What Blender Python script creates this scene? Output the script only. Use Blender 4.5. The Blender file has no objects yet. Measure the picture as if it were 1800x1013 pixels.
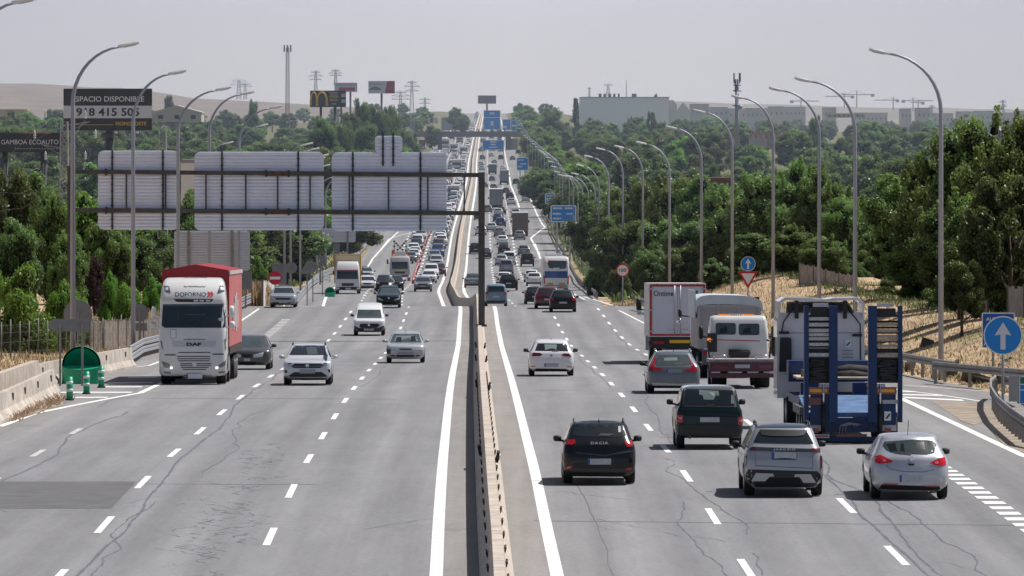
import bpy, bmesh, math, random
import numpy as np
from mathutils import Vector, Matrix
from mathutils.bvhtree import BVHTree

SC = bpy.context.scene
COL = SC.collection
F, CX, HY, ZC = 11400.0, 900.0, 250.0, 9.0
R = random.Random(7)

# ------------------------------------------------------------------ materials
MATS = {}
def mat(name, col, rough=0.6, metal=0.0, coat=0.0, noise=0.0, nscale=3.0, spec=0.5, emit=None, bump=0.0, trans=0.0):
    if name in MATS: return MATS[name]
    m = bpy.data.materials.new(name); m.use_nodes = True
    nt = m.node_tree; b = nt.nodes['Principled BSDF']
    b.inputs['Base Color'].default_value = (*col, 1); b.inputs['Roughness'].default_value = rough
    b.inputs['Metallic'].default_value = metal; b.inputs['Coat Weight'].default_value = coat
    b.inputs['Coat Roughness'].default_value = 0.06
    b.inputs['Specular IOR Level'].default_value = spec
    if emit:
        b.inputs['Emission Color'].default_value = (*emit[:3], 1); b.inputs['Emission Strength'].default_value = emit[3]
    if noise > 0:
        tc = nt.nodes.new('ShaderNodeTexCoord'); n = nt.nodes.new('ShaderNodeTexNoise')
        n.inputs['Scale'].default_value = nscale; n.inputs['Detail'].default_value = 6; n.inputs['Roughness'].default_value = 0.65
        nt.links.new(tc.outputs['Object'], n.inputs['Vector'])
        mr = nt.nodes.new('ShaderNodeMapRange'); mr.inputs['From Min'].default_value = 0.3; mr.inputs['From Max'].default_value = 0.7
        mr.inputs['To Min'].default_value = 1 - noise; mr.inputs['To Max'].default_value = 1 + noise
        nt.links.new(n.outputs['Fac'], mr.inputs['Value'])
        mx = nt.nodes.new('ShaderNodeVectorMath'); mx.operation = 'SCALE'; mx.inputs[0].default_value = col
        nt.links.new(mr.outputs['Result'], mx.inputs['Scale']); nt.links.new(mx.outputs['Vector'], b.inputs['Base Color'])
        if bump > 0:
            bp = nt.nodes.new('ShaderNodeBump'); bp.inputs['Strength'].default_value = bump; bp.inputs['Distance'].default_value = 0.03
            nt.links.new(n.outputs['Fac'], bp.inputs['Height']); nt.links.new(bp.outputs['Normal'], b.inputs['Normal'])
    MATS[name] = m
    return m

def srgb(r, g, b):
    f = lambda c: ((c / 255 + .055) / 1.055) ** 2.4 if c > 10 else c / 255 / 12.92
    return (f(r), f(g), f(b))

# ------------------------------------------------------------------ objects
def tag(o, label=None, cat=None, group=None, kind=None):
    if label: o['label'] = label
    if cat: o['category'] = cat
    if group: o['group'] = group
    if kind: o['kind'] = kind
    return o

def empty(name, loc, rot=(0, 0, 0)):
    o = bpy.data.objects.new(name, None); COL.objects.link(o)
    o.location = loc; o.rotation_euler = rot; o.empty_display_size = 0.3
    return o

class MB:
    """collects shapes, then links them as ONE mesh object"""
    def __init__(s): s.v = []; s.f = []; s.m = []; s.sm = []; s.cur = 0
    def add(s, vs, fs, m=None, smooth=False):
        k = len(s.v); s.v += [tuple(v) for v in vs]
        for f in fs:
            s.f.append(tuple(i + k for i in f)); s.m.append(s.cur if m is None else m); s.sm.append(smooth)
        return s
    def box(s, c, d, rot=None, m=None):
        x, y, z = d[0] / 2, d[1] / 2, d[2] / 2
        vs = [Vector(q) for q in ((-x,-y,-z),(x,-y,-z),(x,y,-z),(-x,y,-z),(-x,-y,z),(x,-y,z),(x,y,z),(-x,y,z))]
        if rot is not None: vs = [rot @ q for q in vs]
        c = Vector(c)
        return s.add([q + c for q in vs], [(0,3,2,1),(4,5,6,7),(0,1,5,4),(1,2,6,5),(2,3,7,6),(3,0,4,7)], m)
    def bar(s, a, b, w, h=None, m=None):
        """box from a to b, cross-section w x h"""
        a, b = Vector(a), Vector(b); d = b - a; L = d.length
        if L < 1e-6: return s
        q = d.to_track_quat('Z', 'Y').to_matrix()
        return s.box((a + b) / 2, (w, h or w, L), q, m)
    def tube(s, path, r, n=8, m=None, cap=True, smooth=True):
        path = [Vector(p) for p in path]; rs = r if isinstance(r, (list, tuple)) else [r] * len(path)
        vs, fs = [], []
        prev = None
        for i, p in enumerate(path):
            t = (path[min(i + 1, len(path) - 1)] - path[max(i - 1, 0)]).normalized()
            if prev is None:
                u = t.orthogonal().normalized()
            else:
                u = (prev - t * prev.dot(t)).normalized()
            prev = u; w = t.cross(u)
            for k in range(n):
                a = 2 * math.pi * k / n
                vs.append(p + (u * math.cos(a) + w * math.sin(a)) * rs[i])
        for i in range(len(path) - 1):
            for k in range(n):
                k2 = (k + 1) % n
                fs.append((i*n+k, i*n+k2, (i+1)*n+k2, (i+1)*n+k))
        if cap:
            fs.append(tuple(range(n - 1, -1, -1))); fs.append(tuple((len(path)-1)*n + k for k in range(n)))
        return s.add(vs, fs, m, smooth)
    def cyl(s, a, b, r, n=16, m=None, smooth=True): return s.tube([a, b], r, n, m, True, smooth)
    def prism(s, poly, axis, t0, t1, m=None):
        """extrude 2D poly; axis 'y': poly is (x,z), 'x': (y,z), 'z': (x,y)"""
        def mk(p, t): return (p[0], t, p[1]) if axis == 'y' else (t, p[0], p[1]) if axis == 'x' else (p[0], p[1], t)
        n = len(poly); vs = [mk(p, t0) for p in poly] + [mk(p, t1) for p in poly]
        fs = [tuple(range(n)), tuple(range(2*n-1, n-1, -1))] + [(i, i + n, (i+1) % n + n, (i+1) % n) for i in range(n)]
        return s.add(vs, fs, m)
    def mesh(s, o, M=None, m=None):
        vs = [(M @ v.co if M else v.co) for v in o.vertices]
        return s.add(vs, [tuple(p.vertices) for p in o.polygons], m)
    def build(s, name, mats, parent=None, loc=(0, 0, 0), rot=None, fix=True):
        me = bpy.data.meshes.new(name)
        me.from_pydata(s.v, [], s.f)
        if not isinstance(mats, (list, tuple)): mats = [mats]
        for x in mats: me.materials.append(x)
        if s.f:
            me.polygons.foreach_set('material_index', s.m); me.polygons.foreach_set('use_smooth', s.sm)
        if fix and len(s.f) < 20000:
            bm = bmesh.new(); bm.from_mesh(me); bmesh.ops.recalc_face_normals(bm, faces=bm.faces); bm.to_mesh(me); bm.free()
        me.update()
        o = bpy.data.objects.new(name, me); COL.objects.link(o)
        o.location = loc
        if rot: o.rotation_euler = rot
        if parent: o.parent = parent
        return o

def disc(n=24, r=1.0, c=(0, 0)): return [(c[0] + r * math.cos(2*math.pi*i/n), c[1] + r * math.sin(2*math.pi*i/n)) for i in range(n)]
def rrect(x0, z0, x1, z1, r, n=4):
    pts = []
    for cx, cz, a0 in ((x1-r, z1-r, 0), (x0+r, z1-r, 90), (x0+r, z0+r, 180), (x1-r, z0+r, 270)):
        for i in range(n + 1):
            a = math.radians(a0 + 90 * i / n); pts.append((cx + r * math.cos(a), cz + r * math.sin(a)))
    return pts

def text_mesh(txt, height, bold=0.0, spacing=1.0, width=None):
    """flat letters in the XZ plane, centred on x, base at z=0; returns (verts, faces)"""
    cu = bpy.data.curves.new('lettering', 'FONT'); cu.body = txt; cu.size = 1; cu.offset = bold; cu.space_character = spacing
    cu.resolution_u = 3
    o = bpy.data.objects.new('lettering', cu); COL.objects.link(o)
    dg = bpy.context.evaluated_depsgraph_get(); me = o.evaluated_get(dg).to_mesh()
    v = [Vector(q.co) for q in me.vertices]; f = [tuple(p.vertices) for p in me.polygons]
    o.evaluated_get(dg).to_mesh_clear(); bpy.data.objects.remove(o); bpy.data.curves.remove(cu)
    xs = [q.x for q in v]; ys = [q.y for q in v]
    k = height / (max(ys) - min(ys)); kx = k if width is None else width / (max(xs) - min(xs))
    mx = (max(xs) + min(xs)) / 2; my = min(ys)
    return [((q.x - mx) * kx, 0, (q.y - my) * k) for q in v], f

def text_on(mb, txt, c, height, m=None, bold=0.0, spacing=1.0, width=None, flip=False):
    v, f = text_mesh(txt, height, bold, spacing, width)
    s = -1 if flip else 1
    mb.add([(c[0] + s * q[0], c[1], c[2] + q[2]) for q in v], f, m)

# ------------------------------------------------------------------ road alignment (D = distance along the view, offsets u from the median)
TAB = [  # photo row, pixels per metre, photo column of the median
 (1200,114,884),(1013,91,873),(943,83,867),(850,72.3,860),(760,59.6,853),(700,50.6,848.5),(660,43.5,846),(630,37.2,844.5),(600,31.6,843),
 (570,28.4,841),(541,25.8,839.5),(544,24.0,830),(542.5,22.5,815),(540,21.5,807.5),(526,19.8,800),(512,18,794),(490,14.6,798.5),(470,13.2,802.5),(440,12,806),
 (413,11,809.5),(380,9.4,816),(340,7.5,825),(317,6.4,829),(284,5.4,831),(262,4.7,834.5),(245,4.2,837),(225,3.6,841),(212,3.15,844),
 (204,2.75,846),(200,2.4,848)]
TD = np.array([F / p for _, p, _ in TAB]); TX = np.array([(x - CX) / p for _, p, x in TAB]); TZ = np.array([ZC - (y - HY) / p for y, p, _ in TAB])
TD = np.append(TD, [6500, 14000]); TX = np.append(TX, [-26., -50.]); TZ = np.append(TZ, [ZC + 22, ZC + 20])
def pchip(x, y):
    h = np.diff(x); d = np.diff(y) / h; m = np.zeros_like(y)
    m[0], m[-1] = d[0], d[-1]
    for i in range(1, len(x) - 1):
        if d[i-1] * d[i] > 0:
            w1, w2 = 2*h[i] + h[i-1], h[i] + 2*h[i-1]; m[i] = (w1 + w2) / (w1 / d[i-1] + w2 / d[i])
    def f(q):
        q = np.asarray(q, float); i = np.clip(np.searchsorted(x, q) - 1, 0, len(x) - 2)
        t = (q - x[i]) / h[i]; t2, t3 = t*t, t*t*t
        return (2*t3-3*t2+1)*y[i] + (t3-2*t2+t)*h[i]*m[i] + (-2*t3+3*t2)*y[i+1] + (t3-t2)*h[i]*m[i+1]
    return f
RX, RZ = pchip(TD, TX), pchip(TD, TZ)
GD = np.arange(95, 5200, 1.0); GY = HY + F * (ZC - RZ(GD)) / GD
_n = GD <= F / 25.8; _f = GD >= F / 21.4
def d_of(y, near):
    a, b = (GY[_n], GD[_n]) if near else (GY[_f], GD[_f])
    o = np.argsort(a); return float(np.interp(y, a[o], b[o]))
def P(px, py, D): return Vector(((px - CX) * D / F, D, ZC - (py - HY) * D / F))
def rp(px, py, near=None):
    """point of the road surface seen at a photo pixel -> (u, D)"""
    near = py >= 541 if near is None else near
    D = d_of(py, near); return ((px - CX) * D / F - float(RX(D)), D)
def road(u, D, dz=0.0): return Vector((float(RX(D)) + u, D, float(RZ(D)) + dz))
def heading(D):
    e = 3.0; dx = float(RX(D+e) - RX(D-e)) / (2*e); dz = float(RZ(D+e) - RZ(D-e)) / (2*e)
    return math.atan2(-dx, 1.0), math.atan(dz)

# asphalt edges (u) and terrain
_er = np.array([[95,30],[150,25],[200,19.5],[255,17.6],[300,16.2],[360,13.6],[440,11.4],[520,11.8],[600,13.2],[760,14.8],[920,15.2],[1050,14.2],[1250,15.3],[1600,15.8],[2000,15.5],[2500,15.5],[5000,16.5],[14000,16.5]])
_el = np.array([[95,19.5],[160,18.6],[230,17.4],[293,16.4],[360,16.0],[440,15.9],[600,15.6],[770,16.0],[900,13.4],[1050,13.2],[1300,14.5],[2000,16],[5000,17],[14000,17]])
def uR(D): return np.interp(D, _er[:,0], _er[:,1])
def uL(D): return -np.interp(D, _el[:,0], _el[:,1])
def sstep(a, b, x): t = np.clip((x - a) / (b - a), 0, 1); return t * t * (3 - 2 * t)
def terr(u, D):
    u = np.asarray(u, float); D = np.asarray(D, float)
    r, l = u - uR(D), uL(D) - u
    h = np.full(np.broadcast(u, D).shape, -0.12)
    bank = np.interp(D, [100,180,230,300,360,430,560,700,1000,1400], [1.5,1.6,1.7,1.9,2.1,2.3,1.7,1.3,1.3,1.0])
    h = h + sstep(0.6, 9.5, r) * (bank + 0.1)
    lb = np.interp(D, [100,250,420,560,700,900,1200,1600], [0.2,0.3,0.6,1.2,2.2,2.0,1.0,1.5])
    h = h + sstep(1.0, 12, l) * lb
    far = np.interp(D, [500, 900, 1500, 2000, 2500, 3000, 4500, 6000], [0, 1, 3, 2, -1, -6, -14, -15])
    farl = np.interp(D, [500, 900, 1500, 2000, 2500, 3000, 4500, 6000], [0, 1.5, 5, 5.5, 3.5, -1, -11, -13])
    h = h + sstep(15, 150, r) * far + sstep(15, 130, l) * farl
    return h
def ground(X, D, dz=0.0):
    u = X - float(RX(D)); return Vector((X, D, float(RZ(D)) + float(terr(u, D)) + dz))
def gpt(u, D, dz=0.0): return Vector((float(RX(D)) + u, D, float(RZ(D)) + float(terr(u, D)) + dz))

# ------------------------------------------------------------------ camera, world, sun
cam = bpy.data.cameras.new('camera'); camo = bpy.data.objects.new('camera', cam); COL.objects.link(camo)
camo.location = (0, 0, ZC); camo.rotation_euler = (math.radians(90), 0, 0)
cam.sensor_width = 36; cam.lens = F / 1800 * 36; cam.shift_y = -(506.5 - HY) / 1800; cam.clip_start = 1; cam.clip_end = 30000
SC.camera = camo
SC.view_settings.view_transform = 'Standard'; SC.view_settings.look = 'None'; SC.view_settings.exposure = 0
SC.cycles.use_denoising = True
SC.cycles.max_bounces = 6; SC.cycles.diffuse_bounces = 2; SC.cycles.glossy_bounces = 3; SC.cycles.transmission_bounces = 3
SC.cycles.volume_bounces = 0; SC.cycles.transparent_max_bounces = 6; SC.cycles.sample_clamp_indirect = 4

SUN = Vector((0.47, 0.17, 0.86)).normalized()
el = math.asin(SUN.z); az = math.atan2(SUN.x, SUN.y)
w = bpy.data.worlds.new('World'); SC.world = w; w.use_nodes = True
nt = w.node_tree; bg = nt.nodes['Background']
sky = nt.nodes.new('ShaderNodeTexSky'); sky.sky_type = 'NISHITA'; sky.sun_disc = False
sky.sun_elevation = el; sky.sun_rotation = az; sky.air_density = 1.0; sky.dust_density = 4.0; sky.ozone_density = 1.0; sky.altitude = 600
hsv = nt.nodes.new('ShaderNodeHueSaturation'); hsv.inputs['Saturation'].default_value = 0.95
nt.links.new(sky.outputs[0], hsv.inputs['Color'])
# summer dust layer: pale veil that thickens towards the horizon, brightest down the valley
tc = nt.nodes.new('ShaderNodeTexCoord'); sx = nt.nodes.new('ShaderNodeSeparateXYZ'); nt.links.new(tc.outputs['Generated'], sx.inputs[0])
def wmap(v, a, b, c, d):
    n = nt.nodes.new('ShaderNodeMapRange'); nt.links.new(v, n.inputs[0])
    for i, q in enumerate((a, b, c, d)): n.inputs[i+1].default_value = q
    return n.outputs[0]
veil = nt.nodes.new('ShaderNodeMix'); veil.data_type = 'RGBA'
SKYK = 0.05
ab = nt.nodes.new('ShaderNodeMath'); ab.operation = 'ABSOLUTE'; nt.links.new(sx.outputs[0], ab.inputs[0])
f1 = wmap(sx.outputs[2], 0.025, 0.26, 1.0, 0.04); f2 = wmap(ab.outputs[0], 0.0, 0.085, 1.0, 0.70); f3 = wmap(sx.outputs[2], 0.003, 0.028, 1.0, 0.93)
m1 = nt.nodes.new('ShaderNodeMath'); m1.operation = 'MULTIPLY'; nt.links.new(f1, m1.inputs[0]); nt.links.new(f2, m1.inputs[1])
m2 = nt.nodes.new('ShaderNodeMath'); m2.operation = 'MULTIPLY'; nt.links.new(m1.outputs[0], m2.inputs[0]); nt.links.new(f3, m2.inputs[1])
glow = nt.nodes.new('ShaderNodeVectorMath'); glow.operation = 'SCALE'; glow.inputs[0].default_value = (0.775 / SKYK, 0.783 / SKYK, 0.895 / SKYK)
fy = nt.nodes.new('ShaderNodeMath'); fy.operation = 'MULTIPLY'; nt.links.new(wmap(sx.outputs[2], 0.024, 0.13, 1.0, 1.25), fy.inputs[0])
fy.inputs[1].default_value = 1.0
tint = nt.nodes.new('ShaderNodeMix'); tint.data_type = 'RGBA'; tint.inputs[6].default_value = (0.46 / SKYK, 0.58 / SKYK, 0.88 / SKYK, 1); tint.inputs[7].default_value = (0.800 / SKYK, 0.835 / SKYK, 1.07 / SKYK, 1)
nt.links.new(wmap(sx.outputs[1], -0.4, 0.8, 0.0, 1.0), tint.inputs[0]); nt.links.new(tint.outputs[2], glow.inputs[0]); nt.links.new(fy.outputs[0], glow.inputs['Scale']); nt.links.new(glow.outputs[0], veil.inputs[7])
nt.links.new(m2.outputs[0], veil.inputs[0]); nt.links.new(hsv.outputs[0], veil.inputs[6])
nt.links.new(veil.outputs[2], bg.inputs['Color']); bg.inputs['Strength'].default_value = SKYK
sl = bpy.data.lights.new('sun', 'SUN'); sl.energy = 5.0 * 1.0; sl.angle = math.radians(0.53); sl.color = (1.0, 0.975, 0.945)
so = bpy.data.objects.new('sun', sl); COL.objects.link(so); so.location = (200, 0, 300)
so.rotation_euler = SUN.to_track_quat('Z', 'Y').to_euler()
# ================================================================== SETTING
def rowsD(a, b):
    out = []; D = a
    while D < b:
        out.append(D); D += 4 if D < 640 else 12 if D < 2000 else 40 if D < 5200 else 250
    return out + [b]

def grid_obj(name, Ds, ucols, zf, m, attr=True):
    vs, fs, lat = [], [], []
    n = None
    for D in Ds:
        us = ucols(D); n = len(us)
        zs = zf(np.array(us), D); x0, z0 = float(RX(D)), float(RZ(D))
        for u, z in zip(us, zs): vs.append((x0 + u, D, z0 + z)); lat.append(u)
    for i in range(len(Ds) - 1):
        for k in range(n - 1): fs.append((i*n+k, i*n+k+1, (i+1)*n+k+1, (i+1)*n+k))
    me = bpy.data.meshes.new(name); me.from_pydata(vs, [], fs); me.materials.append(m)
    me.polygons.foreach_set('use_smooth', [True] * len(fs))
    a = me.attributes.new('lat', 'FLOAT', 'POINT'); a.data.foreach_set('value', lat)
    me.update(); o = bpy.data.objects.new(name, me); COL.objects.link(o)
    tag(o, kind='structure'); return o

# --- materials with nodes
def nodes_mat(name):
    m = bpy.data.materials.new(name); m.use_nodes = True; nt = m.node_tree
    return m, nt, nt.nodes['Principled BSDF']
def N(nt, t, **k):
    n = nt.nodes.new(t)
    for a, v in k.items():
        if a in n.inputs: n.inputs[a].default_value = v
        else: setattr(n, a, v)
    return n
def noise(nt, vec, scale, detail=5, rough=0.6, sc=None):
    if sc:
        mp = N(nt, 'ShaderNodeMapping'); mp.inputs['Scale'].default_value = sc; nt.links.new(vec, mp.inputs['Vector']); vec = mp.outputs[0]
    n = N(nt, 'ShaderNodeTexNoise', Scale=scale, Detail=detail, Roughness=rough); nt.links.new(vec, n.inputs['Vector']); return n.outputs['Fac']
def ramp(nt, fac, stops):
    r = N(nt, 'ShaderNodeValToRGB'); e = r.color_ramp.elements
    e[0].position, e[0].color = stops[0][0], (*stops[0][1], 1); e[1].position, e[1].color = stops[-1][0], (*stops[-1][1], 1)
    for p, c in stops[1:-1]: q = e.new(p); q.color = (*c, 1)
    nt.links.new(fac, r.inputs[0]); return r.outputs[0]
def mixc(nt, a, b, fac, mode='MIX'):
    n = N(nt, 'ShaderNodeMix'); n.data_type = 'RGBA'; n.blend_type = mode
    for s, i in ((a, 6), (b, 7)):
        if isinstance(s, tuple): n.inputs[i].default_value = (*s, 1)
        else: nt.links.new(s, n.inputs[i])
    if isinstance(fac, float): n.inputs[0].default_value = fac
    else: nt.links.new(fac, n.inputs[0])
    return n.outputs[2]
def mapr(nt, v, a, b, c, d):
    n = N(nt, 'ShaderNodeMapRange'); nt.links.new(v, n.inputs[0])
    for i, q in enumerate((a, b, c, d)): n.inputs[i+1].default_value = q
    return n.outputs[0]

def asphalt_material():
    m, nt, b = nodes_mat('asphalt'); L = nt.links.new
    tc = N(nt, 'ShaderNodeTexCoord').outputs['Object']
    at = N(nt, 'ShaderNodeAttribute', attribute_name='lat').outputs['Fac']
    big = noise(nt, tc, 0.09, 4, 0.55, (1, 0.12, 1)); mid = noise(nt, tc, 0.9, 5, 0.7, (1, 0.15, 1)); fine = noise(nt, tc, 8, 4, 0.85)
    c = ramp(nt, big, [(0.28, (0.196, 0.193, 0.198)), (0.5, (0.228, 0.225, 0.229)), (0.74, (0.258, 0.252, 0.251))])
    # wheel tracks: two per lane, lane pitch 3.5 m
    ab = N(nt, 'ShaderNodeMath', operation='ABSOLUTE'); L(at, ab.inputs[0])
    sub = N(nt, 'ShaderNodeMath', operation='SUBTRACT'); L(ab.outputs[0], sub.inputs[0]); sub.inputs[1].default_value = 1.2
    mul = N(nt, 'ShaderNodeMath', operation='MULTIPLY'); L(sub.outputs[0], mul.inputs[0]); mul.inputs[1].default_value = 4 * math.pi / 3.5
    cs = N(nt, 'ShaderNodeMath', operation='COSINE'); L(mul.outputs[0], cs.inputs[0])
    tr = mapr(nt, cs.outputs[0], -1, 1, 0.915, 1.045)
    trk = N(nt, 'ShaderNodeVectorMath', operation='SCALE'); L(c, trk.inputs[0]); L(tr, trk.inputs['Scale'])
    c = mixc(nt, trk.outputs[0], (0.272, 0.248, 0.229), mapr(nt, ab.outputs[0], 1.35, 0.9, 0, 0.75))
    c = mixc(nt, c, (0.26, 0.243, 0.222), mapr(nt, ab.outputs[0], 12.5, 15.5, 0, 0.5))
    st = noise(nt, tc, 1.5, 4, 0.6, (1, 0.012, 1)); k0 = N(nt, 'ShaderNodeVectorMath', operation='SCALE'); L(c, k0.inputs[0]); L(mapr(nt, st, 0.3, 0.7, 0.86, 1.10), k0.inputs['Scale']); c = k0.outputs[0]
    blot = noise(nt, tc, 0.45, 6, 0.75, (1, 0.5, 1)); c = mixc(nt, c, (0.13, 0.128, 0.13), mapr(nt, blot, 0.58, 0.76, 0, 0.40))
    k = N(nt, 'ShaderNodeVectorMath', operation='SCALE'); L(c, k.inputs[0]); L(mapr(nt, mid, 0.3, 0.7, 0.90, 1.09), k.inputs['Scale'])
    k2 = N(nt, 'ShaderNodeVectorMath', operation='SCALE'); L(k.outputs[0], k2.inputs[0]); L(mapr(nt, fine, 0.3, 0.7, 0.80, 1.20), k2.inputs['Scale'])
    L(k2.outputs[0], b.inputs['Base Color']); b.inputs['Roughness'].default_value = 0.85; b.inputs['Specular IOR Level'].default_value = 0.3
    bp = N(nt, 'ShaderNodeBump', Strength=0.25, Distance=0.02); L(fine, bp.inputs['Height']); L(bp.outputs[0], b.inputs['Normal'])
    return m
ASPH = asphalt_material()

def ground_material():
    m, nt, b = nodes_mat('dry_ground'); L = nt.links.new
    tc = N(nt, 'ShaderNodeTexCoord').outputs['Object']
    a = noise(nt, tc, 0.10, 6, 0.65, (1, 0.5, 1)); f = noise(nt, tc, 1.6, 6, 0.75); g = noise(nt, tc, 9, 4, 0.8)
    straw = ramp(nt, f, [(0.28, (0.25, 0.165, 0.10)), (0.5, (0.56, 0.405, 0.255)), (0.75, (0.72, 0.545, 0.36))])
    green = ramp(nt, f, [(0.3, (0.06, 0.075, 0.028)), (0.7, (0.17, 0.17, 0.07))])
    c = mixc(nt, straw, green, mapr(nt, a, 0.50, 0.62, 0, 0.75))
    sp = N(nt, 'ShaderNodeSeparateXYZ'); L(tc, sp.inputs[0]); c = mixc(nt, c, (0.085, 0.105, 0.045), mapr(nt, sp.outputs[1], 650, 1100, 0, 0.85))  # wooded plain: scrub under the trees
    k = N(nt, 'ShaderNodeVectorMath', operation='SCALE'); L(c, k.inputs[0]); L(mapr(nt, g, 0.25, 0.75, 0.6, 1.25), k.inputs['Scale'])
    L(k.outputs[0], b.inputs['Base Color']); b.inputs['Roughness'].default_value = 0.95; b.inputs['Specular IOR Level'].default_value = 0.1
    bp = N(nt, 'ShaderNodeBump', Strength=0.6, Distance=0.12); L(f, bp.inputs['Height']); L(bp.outputs[0], b.inputs['Normal'])
    return m
GROUND = ground_material()

_off = [0.0, .6, 1.5, 3, 4.5, 6, 7.5, 9.5, 12, 20, 40, 80, 150, 300, 600, 1400]
def gcols(D):
    l, r = float(uL(D)), float(uR(D))
    return [l - q for q in reversed(_off)] + [-8, 0, 8] + [r + q for q in _off]
grid_obj('ground', rowsD(95, 14000), gcols, lambda us, D: terr(us, np.full(len(us), D)), GROUND)
def rcols(D):
    l, r = float(uL(D)), float(uR(D)); return list(np.linspace(l, -1.4, 9)) + [-.7, 0, .7] + list(np.linspace(1.4, r, 9))
grid_obj('road', rowsD(95, 5200), rcols, lambda us, D: np.zeros(len(us)), ASPH)

WHITE = mat('road_paint', (0.78, 0.77, 0.745), 0.6, noise=0.20, nscale=1.6)
WORN = mat('worn_road_paint', (0.50, 0.49, 0.47), 0.7, noise=0.25, nscale=6)
SEAL = mat('crack_sealant', (0.128, 0.130, 0.146), 0.5, noise=0.3, nscale=3)
PATCH = mat('fresh_asphalt', (0.115, 0.112, 0.114), 0.85, noise=0.18, nscale=1.2, bump=0.2)

class Sheet(MB):
    """flat strips that follow the road"""
    def lon(s, pts, w, dz=0.006, step=3.0):
        pts = sorted(pts, key=lambda q: q[1]); us = [q[0] for q in pts]; ds = [q[1] for q in pts]
        L = []
        for a, b in zip(ds[:-1], ds[1:]):
            st = step if a < 640 else 10 if a < 2000 else 30
            k = max(1, int((b - a) / st)); L += [a + (b - a) * i / k for i in range(k)]
        L.append(ds[-1]); vs = []
        for D in L:
            u = float(np.interp(D, ds, us)); ww = w(D) if callable(w) else w
            vs += [road(u - ww/2, D, dz), road(u + ww/2, D, dz)]
        return s.add(vs, [(2*i, 2*i+1, 2*i+3, 2*i+2) for i in range(len(L) - 1)])
    def quad(s, u0, u1, D0, D1, dz=0.006, skew=0.0):
        k = max(1, int(abs(D1 - D0) / 3)); vs = []
        for i in range(k + 1):
            D = D0 + (D1 - D0) * i / k; vs += [road(u0 + skew*i/k, D, dz), road(u1 + skew*i/k, D, dz)]
        return s.add(vs, [(2*i, 2*i+1, 2*i+3, 2*i+2) for i in range(k)])
    def lat(s, a, b, w, dz=0.006):
        k = max(1, int(abs(b[0] - a[0]) / 2)); vs = []
        for i in range(k + 1):
            t = i / k; u = a[0] + (b[0]-a[0])*t; D = a[1] + (b[1]-a[1])*t; vs += [road(u, D - w/2, dz), road(u, D + w/2, dz)]
        return s.add(vs, [(2*i, 2*i+1, 2*i+3, 2*i+2) for i in range(k)])
def up(mb):  # every face looks up
    out = []
    for f in mb.f:
        a, b, c = (Vector(mb.v[i]) for i in f[:3]); out.append(f if (b-a).cross(c-a).z > 0 else tuple(reversed(f)))
    mb.f = out; return mb
def px(*pts, near=None): return [rp(x, y, near) for x, y in pts]

ln = Sheet()
wl = lambda D: 0.26 if D < 500 else 0.3 if D < 1200 else 0.42
ln.lon([(-1.17, 100), (-1.17, 440), (-1.25, 600), (-1.35, 1000), (-1.2, 4700)], wl)
ln.lon([(1.17, 100), (1.17, 440), (1.2, 600), (1.35, 1000), (1.2, 4700)], wl)
ln.lon(px((0,750),(62,727),(125,714),(247,691),(277,677)), 0.24)
ln.lon([rp(277, 677)] + [(-12.6, 290), (-12.3, 330)], 0.2)
ln.lon(px((189,651),(262,643)) + [(-15.0, 330), (-15.0, 400)] + px((455,543)), 0.16)
ln.lon(px((86,665),(182,671),(277,660)), 0.16)
ln.lon(px((1582,700),(1640,727),(1700,755),(1800,802)) + [(15.5, 150), (18, 125)], 0.26)
ln.lon(px((1583,686),(1655,695),(1726,706)), 0.16); ln.lon(px((1585,677),(1649,682),(1763,690)), 0.14)
ln.lon(px((1026,522),(1088,546), near=False), 0.2); ln.lon([rp(1088, 546), (10.4, 400), (11.5, 340), (13.4, 260), rp(1583, 686)], 0.16)
ln.lon(px((1006,516),(1028,527), near=False), 0.2)
ln.lon(px((948,447),(933,419),(958,400),(953,394),(943,375),(933,350),(925,337), near=False), 0.3)
ln.lon(px((950,455),(940,428), near=False), 0.3)
ln.lon(px((913,365),(898,327),(894,300),(890,284),(886,262), near=False) + [(11.8, 3200), (11.8, 4600)], 0.4)
ln.lon(px((568,541),(575,517),(612,492),(636,480),(655,455),(700,408), near=False), 0.26)
ln.lon(px((659,452),(684,420),(738,405), near=False), 0.2)
ln.lon([(-13.0, 1500), (-12.6, 3000), (-12.4, 4600)], 0.4)
tag(up(ln).build('edge_line', WHITE, fix=False), kind='structure')
da = Sheet(); wo = Sheet()
for k in range(-3, 90):
    for base, u0 in ((137.3, -4.72), (137.3, -8.45), (144.3, 4.92), (144.3, 8.13)):
        D = base + 17 * k + (4 if abs(u0) > 8 else 0)
        if D < 100 or D > 1500: continue
        if D > 438: u = math.copysign(4.7 if abs(u0) < 6 else 8.2, u0)
        else: u = u0
        if D > 1050 and u < 0: continue
        da.quad(u - .08 - (.05 if D > 600 else 0), u + .08 + (.05 if D > 600 else 0), D - 2.9, D + 2.9)
    D = 141 + 17 * k
    if 110 < D < 200: wo.quad(-12.2, -12.03, D - 2.4, D + 2.4)
for k in range(180):
    D = 1500 + 17 * k
    if D < 4500:
        for u in (4.75, -4.75, -8.3): da.quad(u - .16, u + .16, D - 3.4, D + 3.4)
        if D < 1750: da.quad(8.1, 8.35, D - 3, D + 3)
tag(up(da).build('lane_marking', WHITE, fix=False), kind='structure')
for k in range(60):
    D = 210 + 3.4 * k
    if 330 < D < 434: wo.quad(-12.5, -11.95, D, D + 1.7)
tag(up(wo).build('worn_marking', WORN, fix=False), kind='structure')
th = Sheet()
for k in range(30):
    D = 112 + 2.05 * k; th.quad(11.35, 11.85, D, D + 1.1)
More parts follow.
